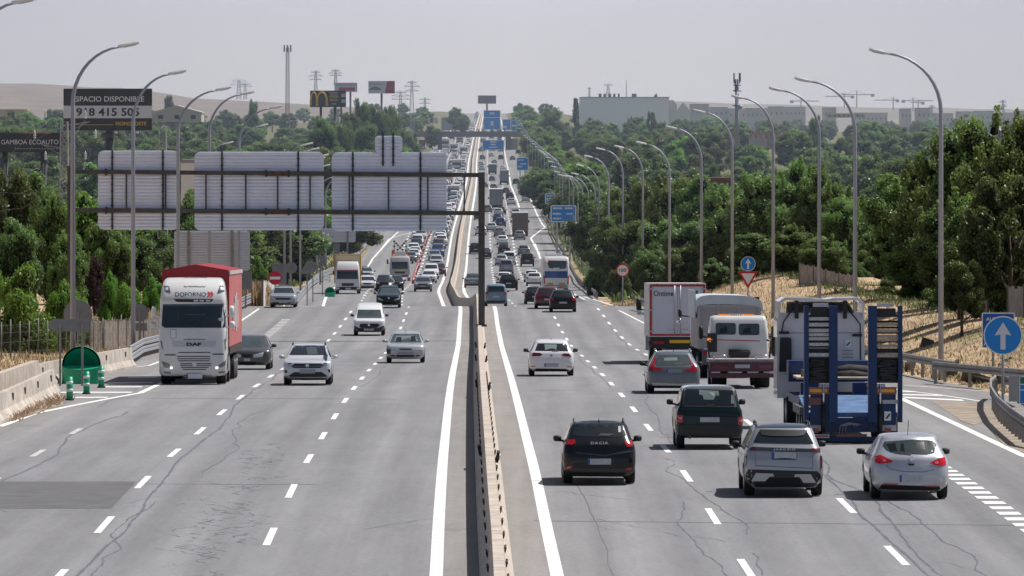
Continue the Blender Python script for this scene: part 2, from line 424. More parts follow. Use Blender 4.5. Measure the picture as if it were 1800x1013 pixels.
for (xa, xb, y, w_) in ((127,190,699,1.3),(107,232,690,1.5),(185,250,680.5,1.5),(190,270,673,1.6),(225,276,664,1.6)):
    th.lat(rp(xa, y), rp(xb, y), w_)
for (xa, ya, xb, yb, w_) in ((1583,694,1655,695.5,1.6),(1589,699,1693,704,1.8),(1583,688.5,1610,689,1.2)):
    th.lat(rp(xa, ya), rp(xb, yb), w_)
th.lat(rp(521, 540.5, False), rp(555, 539.5, False), 6, 0.008); 
tag(up(th).build('hatch_marking', WHITE, fix=False), kind='structure')

# patches and sealed cracks
pa = Sheet()
pa.quad(-17.5, -8.62, 147.2, 158.5, 0.004)
pa.lat(rp(938, 916), rp(1800, 924), 0.16, 0.003); pa.lat(rp(560, 852), rp(250, 851), 0.10, 0.003); pa.lat(rp(1160, 769), rp(1420, 772), 0.12, 0.003)
pa.lat((-18, 226), (-3, 224), 0.25, 0.003); pa.lat((2, 236), (9, 233), 0.14, 0.003); pa.lat((2, 341), (11, 338), 0.3, 0.003); pa.lat((-15, 372), (-2, 374), 0.3, 0.003)
pa.quad(10.1, 11.2, 560, 900, 0.003); pa.lat((-8, 690), (-1, 690), 3.0, 0.003); pa.lat((1.5, 842), (12, 846), 1.0, 0.003)
tag(up(pa).build('asphalt_patch', PATCH, fix=False), kind='structure')
cr = Sheet(); rr = random.Random(3)
def crack(u, D0, D1, w, wob, drift=0.0, step=0.8):
    pts = []; D = D0; q = 0.0; dir_ = 0.0
    while D < D1:
        dir_ = 0.7 * dir_ + rr.uniform(-1, 1) * wob * .7; q += dir_; q *= 0.97
        pts.append((u + q + drift * (D - D0), D)); D += step * rr.uniform(.5, 1.5)
    pts.append((u + q + drift * (D1 - D0), D1))
    cr.lon(pts, lambda D: w * .72 * (0.6 + 0.5 * math.sin(D * 1.7) ** 2 + 0.3 * math.sin(D * 5.1)), 0.004, 99)
crack(-8.22, 112, 330, .10, .03); crack(-11.85, 118, 210, .09, .05); crack(-7.6, 116, 150, .06, .10); crack(-7.2, 163, 210, .05, .08)
crack(8.35, 110, 170, .09, .03); crack(8.8, 112, 185, .08, .06); crack(9.3, 118, 150, .06, .09); crack(4.6, 112, 150, .05, .08); crack(5.2, 118, 132, .05, .12); crack(5.35, 138, 168, .05, .10)
crack(-12.8, 215, 262, .08, .03); crack(5.1, 180, 236, .05, .06); crack(4.75, 240, 330, .06, .02); crack(8.0, 240, 420, .07, .02); crack(-4.5, 240, 420, .05, .03); crack(2.2, 120, 180, .03, .02)
for i in range(95):   # crazed area in the second oncoming lane
    D = rr.uniform(124, 182); u = rr.gauss(-6.0, .42); n = rr.randint(2, 6); pts = [(u, D)]
    for _ in range(n): pts.append((pts[-1][0] + rr.uniform(-.3, .3), pts[-1][1] + rr.uniform(.05, .55)))
    cr.lon(pts, rr.uniform(.014, .036), 0.004, 99)
for i in range(26):
    D = rr.uniform(112, 175); u = rr.choice([rr.uniform(2, 11), rr.uniform(-12, -2)]); n = rr.randint(3, 9); pts = [(u, D)]; s = rr.choice([-1, 1])
    for _ in range(n): pts.append((pts[-1][0] + s * rr.uniform(.02, .35), pts[-1][1] + rr.uniform(.1, .8)))
    cr.lon(pts, rr.uniform(.012, .03), 0.004, 99)
tag(up(cr).build('road_crack', SEAL, fix=False), kind='structure')
# earth islands at the two noses
ea = Sheet()
EARTH = mat('bare_earth', (0.30, 0.245, 0.19), 0.95, noise=0.45, nscale=1.8, bump=0.6)
def fan(pts):
    vs = [road(u, D, 0.010) for u, D in pts]; ea.add(vs, [tuple(range(len(vs)))])
fan(px((1640,707),(1728,707),(1745,720),(1728,742),(1712,748),(1690,741)))
fan(px((1728,742),(1745,720),(1800,735),(1800,797),(1765,783)))
fan(px((0,747),(60,729),(112,712),(104,690),(82,693),(0,738)))
tag(up(ea).build('bare_earth', EARTH, fix=False), kind='structure')

# ================================================================== BARRIERS
CONC = mat('concrete', (0.47, 0.40, 0.335), 0.9, noise=0.30, nscale=1.6, bump=0.2)
CONC2 = mat('pale_concrete', (0.44, 0.39, 0.33), 0.9, noise=0.38, nscale=1.3, bump=0.3)
BLACK = mat('black_rubber', (0.012, 0.012, 0.013), 0.75)
DARK = mat('dark_slot', (0.03, 0.028, 0.027), 0.8)
JER = [(-.33, 0), (-.33, .08), (-.17, .32), (-.10, .88), (.10, .88), (.17, .32), (.33, .08), (.33, 0)]
def swept(mb, prof, pts, sy=1.0):
    """profile (x,z) swept along world points"""
    n = len(prof); vs = []; fs = []
    for i, p in enumerate(pts):
        t = (pts[min(i+1, len(pts)-1)] - pts[max(i-1, 0)]); t.z = 0; t.normalize(); s = Vector((t.y, -t.x, 0))
        for x, z in prof: vs.append(p + s * x + Vector((0, 0, z * sy)))
    for i in range(len(pts) - 1):
        for k in range(n - 1): fs.append((i*n+k, i*n+k+1, (i+1)*n+k+1, (i+1)*n+k))
    fs.append(tuple(range(n))); fs.append(tuple((len(pts)-1)*n + k for k in reversed(range(n))))
    return mb.add(vs, fs)
Ds = [D for D in rowsD(98, 4700)]
mb = MB(); swept(mb, JER, [road(0, D, -0.02) for D in Ds])
med = mb.build('concrete_barrier', CONC)
tag(med, 'long pale concrete median barrier winding between the two carriageways', 'barrier')
D = 105
while D < 250:   # drain slots along both faces
    h = heading(D)[0]
    for s, D1 in ((-1, D), (1, D + 1.5)):
        b = MB(); b.box((0, 0, 0), (.035, 1.0, .10)); b.box((0, .2, .045), (.02, .3, .03))
        b.build('slot', DARK, med, road(s * .182, D1, .36), (0, math.radians(12 * s), h))
    D += 4.3
REF = mat('reflector_white', (0.75, 0.74, 0.7), 0.3)
for i, (x, y) in enumerate(((893, 838), (866, 705), (857, 652), (853, 626))):
    D = d_of(y, True)
    for s in (1, -1):
        b = MB(); b.box((0, 0, 0), (.07, 1.15, .26)); o = b.build('reflector_box', BLACK, med, road(s * .22, D + (0 if s > 0 else 4), .5), (0, math.radians(10 * s), heading(D)[0]))
        for q in (-.25, .15):
            c = MB(); c.cyl((s * .03, q, 0), (s * .06, q, 0), .085, 12); c.build('lens', REF, o)

def wall_line(name, pts_w, h, thick, m, label, cat):
    prof = [(-.30, 0), (-.30, .1), (-.14, .34), (-.09, h), (.09, h), (.14, .34), (.30, .1), (.30, 0)]
    mb = MB(); swept(mb, prof, pts_w); o = mb.build(name, m); tag(o, label, cat); return o
b1 = [road(-15.2, 140), road(-15.1, 170)] + [road(*q) for q in px((2,738),(45,716),(92,692))]
o1 = wall_line('concrete_barrier', b1, .86, .2, CONC2, 'near weathered concrete barrier ending in a sloped nose before the green bin', 'barrier')
b2 = [road(-18.4, 165), road(-17.7, 195)] + [road(*q) for q in px((0,700),(85,676),(160,660),(228,646))]
o2 = wall_line('concrete_barrier', b2, .86, .2, CONC2, 'concrete barrier along the far edge of the left slip road, below the wire fence', 'barrier')
for o, pts in ((o1, b1), (o2, b2)):
    for i in range(len(pts) - 1):
        for t in (.3, .8):
            p = pts[i].lerp(pts[i+1], t); b = MB(); b.box((0, 0, 0), (.10, .10, .22)); b.build('lifting_slot', DARK, o, p + Vector((.11, 0, .62)))
# block stub seen above the near barrier
mb = MB(); swept(mb, [(-.14, 0), (-.12, 1.15), (.12, 1.15), (.14, 0)], [road(-16.6, 176), road(*rp(0, 716)), road(*rp(62, 690))])
tag(mb.build('concrete_block', CONC), 'low tan concrete wall standing just behind the near left barrier', 'barrier')

GALV = mat('galvanised_steel', (0.42, 0.43, 0.45), 0.45, metal=0.7, noise=0.15, nscale=2)
GALVD = mat('weathered_steel', (0.27, 0.255, 0.24), 0.6, metal=0.5, noise=0.25, nscale=2)
POLE = mat('pole_steel', (0.30, 0.325, 0.385), 0.5, metal=0.4, noise=0.08, nscale=1)
BEAM = [(0, -.15), (.05, -.13), (.05, -.04), (0, 0), (.05, .04), (.05, .13), (0, .15), (-.02, .15), (.03, .13), (.03, .04), (-.02, 0), (.03, -.04), (.03, -.13), (-.02, -.15)]
def guardrail(pts, label, post_every=4.0, side=1, hgt=.62, double=False, maxposts=100, m=GALV):
    """pts: world points on the ground"""
    P_ = []
    for a, b in zip(pts[:-1], pts[1:]):
        k = max(1, int((b - a).length / 2)); P_ += [a.lerp(b, i / k) for i in range(k)]
    P_.append(pts[-1])
    root = empty('guardrail', P_[0]); tag(root, label, 'guardrail'); off = P_[0]
    mb = MB(); prof = [(x * side, z + hgt) for x, z in BEAM]; swept(mb, prof, [p - off for p in P_])
    if double: swept(mb, [(x * side, z + hgt - .38) for x, z in BEAM], [p - off for p in P_])
    mb.build('beam', m, root)
    acc = 0; n = 0; last = P_[0]
    for i, p in enumerate(P_):
        acc += (p - last).length; last = p
        if (acc >= post_every or i == 0) and n < maxposts:
            acc = 0; n += 1
            b = MB(); b.box((0, 0, (hgt + .1) / 2 - .15), (.12, .07, hgt + .35)); b.box((side * -.06 if False else .0, 0, hgt), (.12, .2, .12))
            b.build('post', GALVD, root, p - off - Vector((side * .10, 0, 0)))
    return root
# right nose (bull nose round the end), right slip road, right far
nose = [road(*q) for q in px((1800,716),(1772,703),(1750,701),(1741,708),(1741,722),(1752,742),(1775,764),(1800,784))] + [road(17.6, 150), road(19.5, 130)]
guardrail(nose, 'rounded guardrail end wrapping round the nose beside the blue arrow sign', 2.0, -1, .66, m=GALVD)
guardrail([road(31, 170), road(26.2, 185)] + [road(*q) for q in px((1790,690),(1700,681),(1640,675))] + [road(17.9, 246), road(17.3, 265), road(15.8, 305), road(13.6, 362), road(11.9, 420)] + [road(*rp(1117, 545))],
          'weathered guardrail along the right slip road below the dry bank', 3.6, -1, .70, m=GALVD)
guardrail([gpt(*rp(x, y, False)) for x, y in ((1048,526),(1036,517),(1024,508),(1010,490),(994,455),(978,430),(969,412),(966,396),(953,374))],
          'far guardrail bending along the right edge beside the lamp posts', 6, -1, .7, m=GALVD)
guardrail([road(*rp(228, 645)), road(-16.1, 310), road(-16.0, 340), road(-15.95, 365)], 'twin-beam guardrail running on from the concrete barrier behind the white truck', 2, 1, .75, True)
guardrail([road(-16.6, 385), road(-16.0, 420), road(-15.7, 450)], 'short twin guardrail beside the red trailer and dry reeds', 2, 1, .75, True)
guardrail([gpt(*rp(x, y, False)) for x, y in ((521,537),(545,508),(560,497),(581,496))], 'pale twin-beam guardrail ending at the far green nose cone', 4, 1, .8, True)
guardrail([gpt(*rp(x, y, False)) for x, y in ((541,511),(560,492),(583,482),(600,476),(622,458),(640,440),(652,424),(670,408))], 'long pale guardrail climbing the grass verge beside the yellow truck', 6, 1, .8, True)
# ================================================================== GANTRY
RUST = mat('gantry_steel', (0.085, 0.078, 0.072), 0.65, metal=0.2, noise=0.35, nscale=1.5)
RUSTB = mat('rusty_steel', (0.10, 0.065, 0.045), 0.8, noise=0.5, nscale=3)
ALU = mat('aluminium_slats', (0.70, 0.745, 0.86), 0.42, metal=0.1, noise=0.06, nscale=1.2)
ALUD = mat('grey_sign_back', (0.20, 0.205, 0.22), 0.5, metal=0.3, noise=0.12, nscale=2)
BRK = mat('dark_bracket', (0.045, 0.046, 0.05), 0.6)

def slat_panel(parent, x0, x1, z0, z1, pitch, r=.32, m=ALU, name='sign_panel', thick=.03):
    """back of an aluminium sign: overlapping horizontal slats, rounded corners; faces -y, at y=0"""
    n = max(2, round((z1 - z0) / pitch)); dz = (z1 - z0) / n; mb = MB(); w2 = (x1 - x0) / 2; cx = (x0 + x1) / 2
    def half(z):
        d = min(z - z0, z1 - z); return w2 if d >= r else w2 - r + math.sqrt(max(0, r * r - (r - d) ** 2))
    for i in range(n):
        a, b = z0 + i * dz, z0 + (i + 1) * dz
        prof = [(0.0, a), (-.016, a + dz * .12), (-.030, a + dz * .40), (-.026, a + dz * .66), (-.012, a + dz * .88), (0, b)]
        for (ya, za), (yb, zb) in zip(prof[:-1], prof[1:]):
            ha, hb = half(za), half(zb)
            mb.add([(cx - ha, ya, za), (cx + ha, ya, za), (cx + hb, yb, zb), (cx - hb, yb, zb)], [(0, 1, 2, 3)])
    # front sheet (hidden side, blue)
    mb.prism(rrect(x0, z0, x1, z1, r), 'y', .012, .03)
    return mb.build(name, m, parent, fix=False)

DG = 362.0
def g(x, y, dD=0): return P(x, y, DG) + Vector((0, dD, 0))
base = g(124, 625); rt = empty('sign_gantry', (0, DG, 0))
tag(rt, 'dark steel sign gantry over the oncoming lanes, seen from behind with ribbed sign backs', 'gantry')
def L(x, y, dy=0.0): q = P(x, y, DG); return (q.x, dy, q.z)
zl = gpt(L(124, 600)[0] - float(RX(DG)), DG).z - .3
b = MB(); xl = L(124.5, 0)[0]; b.box((xl, 0, (L(0, 295)[2] + zl) / 2), (.36, .42, L(0, 295)[2] - zl)); b.box((xl, 0, L(0, 296)[2] + .08), (.44, .5, .1)); b.build('column', RUST, rt)
b = MB(); xr = L(846.5, 0)[0]; zb = float(RZ(DG)) + .8; b.box((xr, 0, (L(0, 303)[2] + zb) / 2), (.36, .42, L(0, 303)[2] - zb)); b.box((xr, 0, zb + .05), (.6, .6, .12)); b.build('column', RUST, rt)
for ya, yb in ((302, 308), (369.5, 375)):
    b = MB(); b.bar(L(126, ya), L(845, yb), .24, .24); b.build('beam', RUST, rt)
for x in (222, 291, 362, 432, 488, 545, 614, 683, 752, 816):
    t = (x - 124) / 722; b = MB(); b.bar(L(x, 304 + 5 * t, .03), L(x, 368 + 5 * t, .03), .085, .085); b.build('strut', BRK, rt)
for x in (186, 467, 507):
    t = (x - 124) / 722
    for y0 in (302, 369.5):
        b = MB(); q = L(x, y0 + 6 * t); b.box(q, (.07, .42, .40)); b.box((q[0] + .06, q[1], q[2]), (.04, .36, .34)); b.build('flange', BRK, rt)
for y0 in (305.5, 372.5):
    b = MB(); b.bar(L(469, y0, -.005), L(505, y0, -.005), .255, .255); b.build('splice', RUSTB, rt)
def gpanel(x0, y0, x1, y1, ribs, rtop, rbot, r=.32):
    p = empty('sign_panel', (0, .22, 0)); p.parent = rt
    q0, q1 = L(x0, y1), L(x1, y0)
    s = slat_panel(p, q0[0], q1[0], q0[2], q1[2], .192, r, name='slat_back')
    for x in ribs:
        b = MB(); b.bar(L(x, rtop, -.06), L(x, rbot, -.06), .10, .07)
        k = int((L(x, rtop)[2] - L(x, rbot)[2]) / .384)
        for i in range(k): b.box((L(x, 0)[0], -.09, L(x, rbot)[2] + .2 + i * .384), (.17, .03, .045))
        b.build('bracket', BRK, p)
gpanel(172, 265, 315, 404, (197, 286), 264, 404); gpanel(341.5, 267, 569, 405, (390, 524), 266, 406)
gpanel(583, 268, 785, 406.5, (620, 739), 268, 406); gpanel(659, 239, 707, 268.5, (673, 691), 233, 292, .2)

# ================================================================== STREET LAMPS
HEAD = mat('lamp_head', (0.62, 0.63, 0.65), 0.4); HEADL = mat('lamp_glass', (0.35, 0.36, 0.36), 0.3)
HEADW = mat('lamp_head_white', (0.80, 0.80, 0.80), 0.4)
def lamp(basepos, tip, side, label, group, simple=False, kw=1.0, lean=0.0, head=HEAD):
    """side: +1 arm points to +x"""
    root = empty('street_lamp', basepos); tag(root, label, 'street lamp', group)
    t = Vector(tip) - Vector(basepos); reach = abs(t.x); H = t.z
    hl = .82; ax = reach - hl; z1 = H - .15; rise = min(2.3, H * .25)
    path = [Vector((0, 0, 0)), Vector((0, 0, z1 - rise))]
    nseg = 5 if simple else 9
    for i in range(1, nseg + 1):
        a = math.pi / 2 * i / nseg * .93
        path.append(Vector((side * ax * (1 - math.cos(a)) / (1 - math.cos(math.pi/2*.93)), 0, z1 - rise + rise * math.sin(a) / math.sin(math.pi/2*.93))))
    n = 6 if simple else 10
    rad = [.115 * kw] + [.085 * kw] + [(.085 - .04 * i / nseg) * kw for i in range(1, nseg + 1)]
    b = MB(); b.tube(path, rad, n)
    b.build('pole', POLE, root)
    b = MB(); e = path[-1]; d = Vector((side, 0, .22)).normalized()
    q = d.to_track_quat('Y', 'Z').to_matrix()
    prof = [(-.06, 0), (-.11, .14), (-.15, .4), (-.14, .72), (-.09, .86), (.09, .86), (.14, .72), (.15, .4), (.11, .14), (.06, 0)]
    vs = []; k = len(prof)
    for z, sc in ((-.055, .9), (.03, 1.0), (.085, .72)): vs += [e + q @ Vector((x * sc, -.06 + y * (1 if z < .05 else .96) + (0 if z < .05 else .02), z)) for x, y in prof]
    fs = [tuple(range(k)), tuple(reversed(range(2*k, 3*k)))] + [(j*k+i, j*k+(i+1) % k, (j+1)*k+(i+1) % k, (j+1)*k+i) for j in range(2) for i in range(k)]
    b.add(vs, fs); hd = b.build('lamp_head', head, root)
    if not simple:
        b = MB(); b.box(e + q @ Vector((0, .42, -.065)), (.2, .5, .03), q); b.build('diffuser', HEADL, hd)
        b = MB(); b.box((0, 0, .02), (.4, .4, .06)); b.build('base', GALVD, root)
    return root
GR, GL = 'street lamps along the right bank', 'street lamps along the left edge'
rl = [(1526,88,1654,258),(1395,138,1503,300),(1350,155,1440,342),(1284,169,1359,384),(1217,194,1287,426),(1169,223,1233,468),(1117,250,1177,510),(1079,257,1130,556),(1047,261,1095,600),(1026,274,1070,640),(1012,290,1053,682)]
ordr = ['nearest','second','third','fourth','fifth','sixth','seventh','eighth','ninth','tenth','eleventh']
for (tx, ty, xp, D), o in zip(rl, ordr):
    X = (xp - CX) * D / F; bp = ground(X, D, -.1); tp = P(tx, ty, D)
    lamp(bp, tp, -1, f'grey curved-arm street lamp, {o} along the right bank' if o != 'nearest' else 'tallest grey curved-arm street lamp, nearest on the right bank', GR, D > 480, head=HEAD if D < 470 else HEADW)
for k in range(24):
    D = 724 + 44 * k if k < 12 else 1210 + 95 * (k - 11); u = 15.9 + min(1.0, k * .05)
    bp = gpt(u, D, -.1); tp = bp + Vector((-2.75, 0, 12.6))
    lamp(bp, tp, -1, 'small distant street lamp in the tight row receding on the right', GR, True, .9, head=HEADW)
llf = [(246,76,128,262),(329,125,234,304),(408,154,313,346),(448,162,368,388),(497,187,420,430)]
for (tx, ty, xp, D), o in zip(llf, ordr):
    X = (xp - CX) * D / F; bp = ground(X, D, -.1)
    lamp(bp, P(tx, ty, D), 1, f'grey curved-arm street lamp, {o} along the left edge' if o != 'nearest' else 'tallest left street lamp rising behind the gantry column', GL, False)
bp = ground((-48 - CX) * 222 / F, 222, -.1); lamp(bp, P(66, -2, 222), 1, 'street lamp whose head alone shows at the top left corner', GL)
for (tx, ty, xp, D) in ((472,219,421,640),(411,250,362,700),(551,252,500,560),(562,261,511,596),(579,272,528,640),(581,290,541,690)):
    X = (xp - CX) * D / F; bp = ground(X, D, -.1); lamp(bp, P(tx, ty, D), 1, {472:'small pale street lamp above the middle sign panel, lower of two'}.get(tx, 'small pale street lamp partly hidden behind the gantry sign backs'), GL, True, head=HEADW)
for D in (724, 768, 812, 860, 910, 960, 1010, 2250, 2290, 2330, 2370):
    bp = gpt(-16.2 if D < 1200 else -22, D, -.1); lamp(bp, bp + Vector((2.75, 0, 12.6)), 1, 'small pale street lamp partly hidden behind the gantry sign backs' if D < 1200 else 'tiny street lamp beside the far overbridge on the left', GL, True, 1.3, head=HEADW)

# ================================================================== SIGNS
RED = mat('sign_red', (0.55, 0.012, 0.03), 0.45); SWHITE = mat('sign_white', (0.78, 0.78, 0.78), 0.45); SBLUE = mat('sign_blue', (0.0, 0.075, 0.36), 0.45)
SBLUE2 = mat('motorway_blue', (0.0, 0.21, 0.62), 0.45); SBLACK = mat('sign_black', (0.012, 0.012, 0.014), 0.5); SGREEN = mat('sign_green', (0.0, 0.16, 0.07), 0.45)
SGREY = mat('arrow_grey', (0.50, 0.52, 0.58), 0.5); ORANGE = mat('safety_orange', (0.75, 0.16, 0.015), 0.5); YEL = mat('sign_yellow', (0.75, 0.46, 0.02), 0.5)
def poly(mb, pts, y, m): mb.add([(x, y, z) for x, z in pts], [tuple(range(len(pts)))], m)
def disc_sign(c, r, kind, base_z, label, parent=None, prad=.045):
    root = empty('road_sign', (c.x, c.y, base_z)); tag(root, label, 'road sign')
    b = MB(); b.cyl((0, .07, -.1), (0, .07, c.z - base_z + r * .8), prad, 8); b.build('post', POLE, root)
    z = c.z - base_z; b = MB()
    b.prism(disc(32, r, (0, z)), 'y', 0, .03, 2)
    ring = {'100': (RED, SWHITE), 'noentry': (RED, RED), 'arrow': (SWHITE, SBLUE2)}[kind]
    b.prism(disc(32, r * .995, (0, z)), 'y', -.004, .001, 0); b.prism(disc(32, r * (.80 if kind == '100' else .94), (0, z)), 'y', -.008, -.003, 1)
    o = b.build('sign_face', [ring[0], ring[1], ALUD], root)
    b = MB()
    if kind == '100': text_on(b, '100', (0, -.012, z - r * .27), r * .56, bold=.02, width=r * 1.15); b.build('lettering', SBLACK, o)
    if kind == 'noentry': b.prism([(-r*.76, z - r*.2), (r*.76, z - r*.2), (r*.76, z + r*.2), (-r*.76, z + r*.2)], 'y', -.014, -.009); b.build('bar', SWHITE, o)
    if kind == 'arrow':
        b.prism([(-r*.13, z - r*.72), (r*.13, z - r*.72), (r*.13, z + r*.06), (r*.43, z + r*.0), (0, z + r*.68), (-r*.43, z), (-r*.13, z + r*.06)], 'y', -.014, -.009); b.build('arrow', SWHITE if r < .6 else mat('arrow_white', (0.62, 0.63, 0.68), 0.5), o)
    return root
def gz(px_, D): return ground((px_ - CX) * D / F, D).z
disc_sign(P(1094.5, 475.5, 520), .53, '100', gz(1093, 520), 'round speed limit sign reading 100 in a red ring by the right guardrail')
disc_sign(P(483.5, 489, 446), .47, 'noentry', gz(483, 446), 'round red no-entry sign above the parked silver saloon')
ar = disc_sign(P(1763, 590, 213), .64, 'arrow', float(RZ(213)), 'large round blue arrow sign on a post at the right nose')
# round arrow + give-way on one post
D = 393; c = P(1315, 464, D); root = empty('road_sign', (c.x, D, gz(1315, D))); tag(root, 'small blue arrow disc above a red give-way triangle on the right bank', 'road sign')
z = c.z - root.location.z
b = MB(); b.cyl((0, .07, -.1), (0, .07, z + .3), .045, 8); b.build('post', POLE, root)
b = MB(); r = .45; b.prism(disc(32, r, (0, z)), 'y', 0, .03, 0); b.prism(disc(32, r * .92, (0, z)), 'y', -.006, .001, 1)
b.prism([(-r*.13, z - r*.72), (r*.13, z - r*.72), (r*.13, z + r*.12), (r*.42, z + r*.0), (0, z + r*.7), (-r*.42, z), (-r*.13, z + r*.12)], 'y', -.012, -.007, 0); b.build('arrow_disc', [SWHITE, SBLUE2], root)
t = P(1316, 477, D).z - root.location.z; bt = P(1316, 508, D).z - root.location.z
b = MB(); b.prism([(-.62, t), (0, bt), (.62, t)], 'y', 0, .03, 0); b.prism([(-.41, t - .13), (0, bt + .25), (.41, t - .13)], 'y', -.006, .001, 1); b.build('give_way_triangle', [RED, SWHITE], root)
# AUTOVIA panel
D = 240; a0 = P(1726, 612, D); a1 = P(1767, 550, D); root = empty('road_sign', (a0.x, D, gz(1740, D))); tag(root, 'blue rectangular panel lettered AUTOVIA half behind the big arrow sign', 'road sign')
w_, z0, z1 = a1.x - a0.x + .35, a0.z - root.location.z, a1.z - root.location.z
b = MB(); b.prism(rrect(0, z0, w_, z1, .05), 'y', 0, .03, 0); b.prism(rrect(.035, z0 + .035, w_ - .035, z1 - .035, .03), 'y', -.005, .001, 1); o = b.build('sign_face', [SWHITE, SBLUE], root)
b = MB(); text_on(b, 'AUTOVIA', (w_ / 2 - .02, -.008, z1 - .30), .13, bold=.01, width=.86); text_on(b, 'A', (.17, -.008, z0 + .1), .22, bold=.01); b.build('lettering', SWHITE, o)
b = MB(); b.cyl((.42, .06, 0), (.42, .06, z1 - .1), .045, 8); b.build('post', GALVD, root)
# panel cut by the right frame edge
D = 205; a0 = P(1792, 710, D); root = empty('road_sign', (a0.x, D, float(RZ(D)))); tag(root, 'small green and blue direction panel at the right edge, beside the guardrail', 'road sign')
z0, z1 = a0.z - float(RZ(D)), P(0, 662, D).z - float(RZ(D))
b = MB(); b.prism(rrect(0, z0, 1.4, z1, .05), 'y', 0, .03, 0); b.prism([(.02, z0 + .02), (1.38, z0 + .02), (1.38, z0 + .42), (.02, z0 + .42)], 'y', -.005, .001, 1); b.prism([(.02, z0 + .45), (1.38, z0 + .45), (1.38, z0 + .6), (.02, z0 + .6)], 'y', -.005, .001, 1); b.prism([(.02, z0 + .63), (1.38, z0 + .63), (1.38, z1 - .02), (.02, z1 - .02)], 'y', -.005, .001, 2)
b.build('sign_face', [SWHITE, SBLUE2, SGREEN], root); b = MB(); b.cyl((.5, .06, 0), (.5, .06, z1), .05, 8); b.build('post', GALVD, root)
# back of a small panel with stay by the same nose
D = 212; a0 = P(1770, 728, D); b = MB(); b.box((0, 0, .35), (.62, .08, .85)); b.box((.2, .1, .2), (.06, .06, .9)); o = b.build('utility_box', mat('grey_box', (0.30, 0.31, 0.33), 0.6, noise=.1), None, (P(1790, 700, D).x, D, float(RZ(D)) + .35)); tag(o, 'plain grey cabinet behind the rounded guardrail end', 'cabinet')

def sign_back(kind, c, size, label, base=None, posts=((0, 0),), m=ALUD):
    D = c.y; gz_ = ground(c.x, D).z if base is None else base
    root = empty('road_sign', (c.x, D, gz_)); tag(root, label, 'road sign'); z = c.z - gz_; b = MB()
    if kind == 'disc': b.prism(disc(28, size, (0, z)), 'y', 0, .035); b.prism(disc(28, size * .96, (0, z)), 'y', -.012, -.0)
    if kind == 'rect': b.prism(rrect(-size[0], z - size[1], size[0], z + size[1], .06), 'y', 0, .035); b.box((0, -.02, z + size[1] * .5), (size[0] * 1.8, .03, .05)); b.box((0, -.02, z - size[1] * .5), (size[0] * 1.8, .03, .05))
    if kind == 'tri': b.prism([(-size, z - size * .8), (size, z - size * .8), (0, z + size * .95)], 'y', 0, .035); b.box((0, -.02, z - size * .3), (size * .8, .03, .05))
    if kind == 'arrow': w, h = size; b.prism([(-w, z), (-w + h * .9, z - h), (w, z - h), (w, z + h), (-w + h * .9, z + h)], 'y', 0, .035); b.box((0, -.015, z + .1), (.14, .02, .03))
    b.build('sign_back', m, root)
    for (x, _) in posts:
        b = MB(); b.box((x, -.05, z / 2 - .1), (.085, .05, z + (.5 if kind != 'arrow' else .35))); b.build('post', GALVD, root)
    return root
sign_back('arrow', P(120, 572, 243), (.77, .235), 'arrow-shaped sign back on two thin posts beside the green bin', float(RZ(243)), ((-.30, 0), (.53, 0)))
sign_back('disc', P(137, 553, 285), .64, 'big round sign back half hidden by the gantry column')
r_ = sign_back('disc', P(245, 550, 335), .46, 'round sign back with a plate below, beside the second left lamp')
b = MB(); z = P(0, 575, 335).z - r_.location.z; b.prism(rrect(-.4, z - .2, .4, z + .2, .03), 'y', .0, .03); b.build('plate', ALUD, r_)
sign_back('rect', P(491, 482, 480), (.53, .78), 'dark square sign back right behind the red no-entry sign')
sign_back('disc', P(512, 471, 500), .45, 'round dark sign back right of the square sign back')
sign_back('tri', P(540, 471, 540), .62, 'triangular dark sign back on the grass verge left')
sign_back('disc', P(550, 469, 560), .44, 'round dark sign back touching the triangular one')
r_ = sign_back('disc', P(567, 456, 600), .33, 'small round dark sign back on a thin post in the verge')
b = MB(); z = P(0, 465, 600).z - r_.location.z; b.prism(rrect(-.3, z - .18, .3, z + .18, .03), 'y', .0, .03); b.build('plate', ALUD, r_)
sign_back('rect', P(592, 443, 700), (.32, .85), 'tall narrow dark sign back above the yellow truck')
sign_back('rect', P(432, 493, 440), (.42, .62), 'dark rectangular sign back just right of the red trailer')
# big ground-mounted sign back
def big_back(x0, y0, x1, y1, D, posts, label):
    c = P((x0 + x1) / 2, y1, D); root = empty('direction_sign', (c.x, D, ground(c.x, D).z)); tag(root, label, 'direction sign')
    w = (x1 - x0) / 2 * D / F; z0 = c.z - root.location.z; z1 = P(0, y0, D).z - root.location.z
    slat_panel(root, -w, w, z0, z1, .19, .18, mat('dull_slats', (0.50, 0.53, 0.60), 0.5, metal=.1, noise=.05), 'slat_back')
    for x in posts: b = MB(); xx = (x - (x0 + x1) / 2) * D / F; b.box((xx, -.08, z1 / 2), (.2, .12, z1)); b.build('post', GALVD, root)
big_back(306, 406, 439, 476, 450, (332, 408), 'wide ribbed back of a direction sign above the red trailer')
big_back(548, 402, 625, 426, 720, (563, 611), 'distant ribbed sign back glimpsed under the gantry signs')

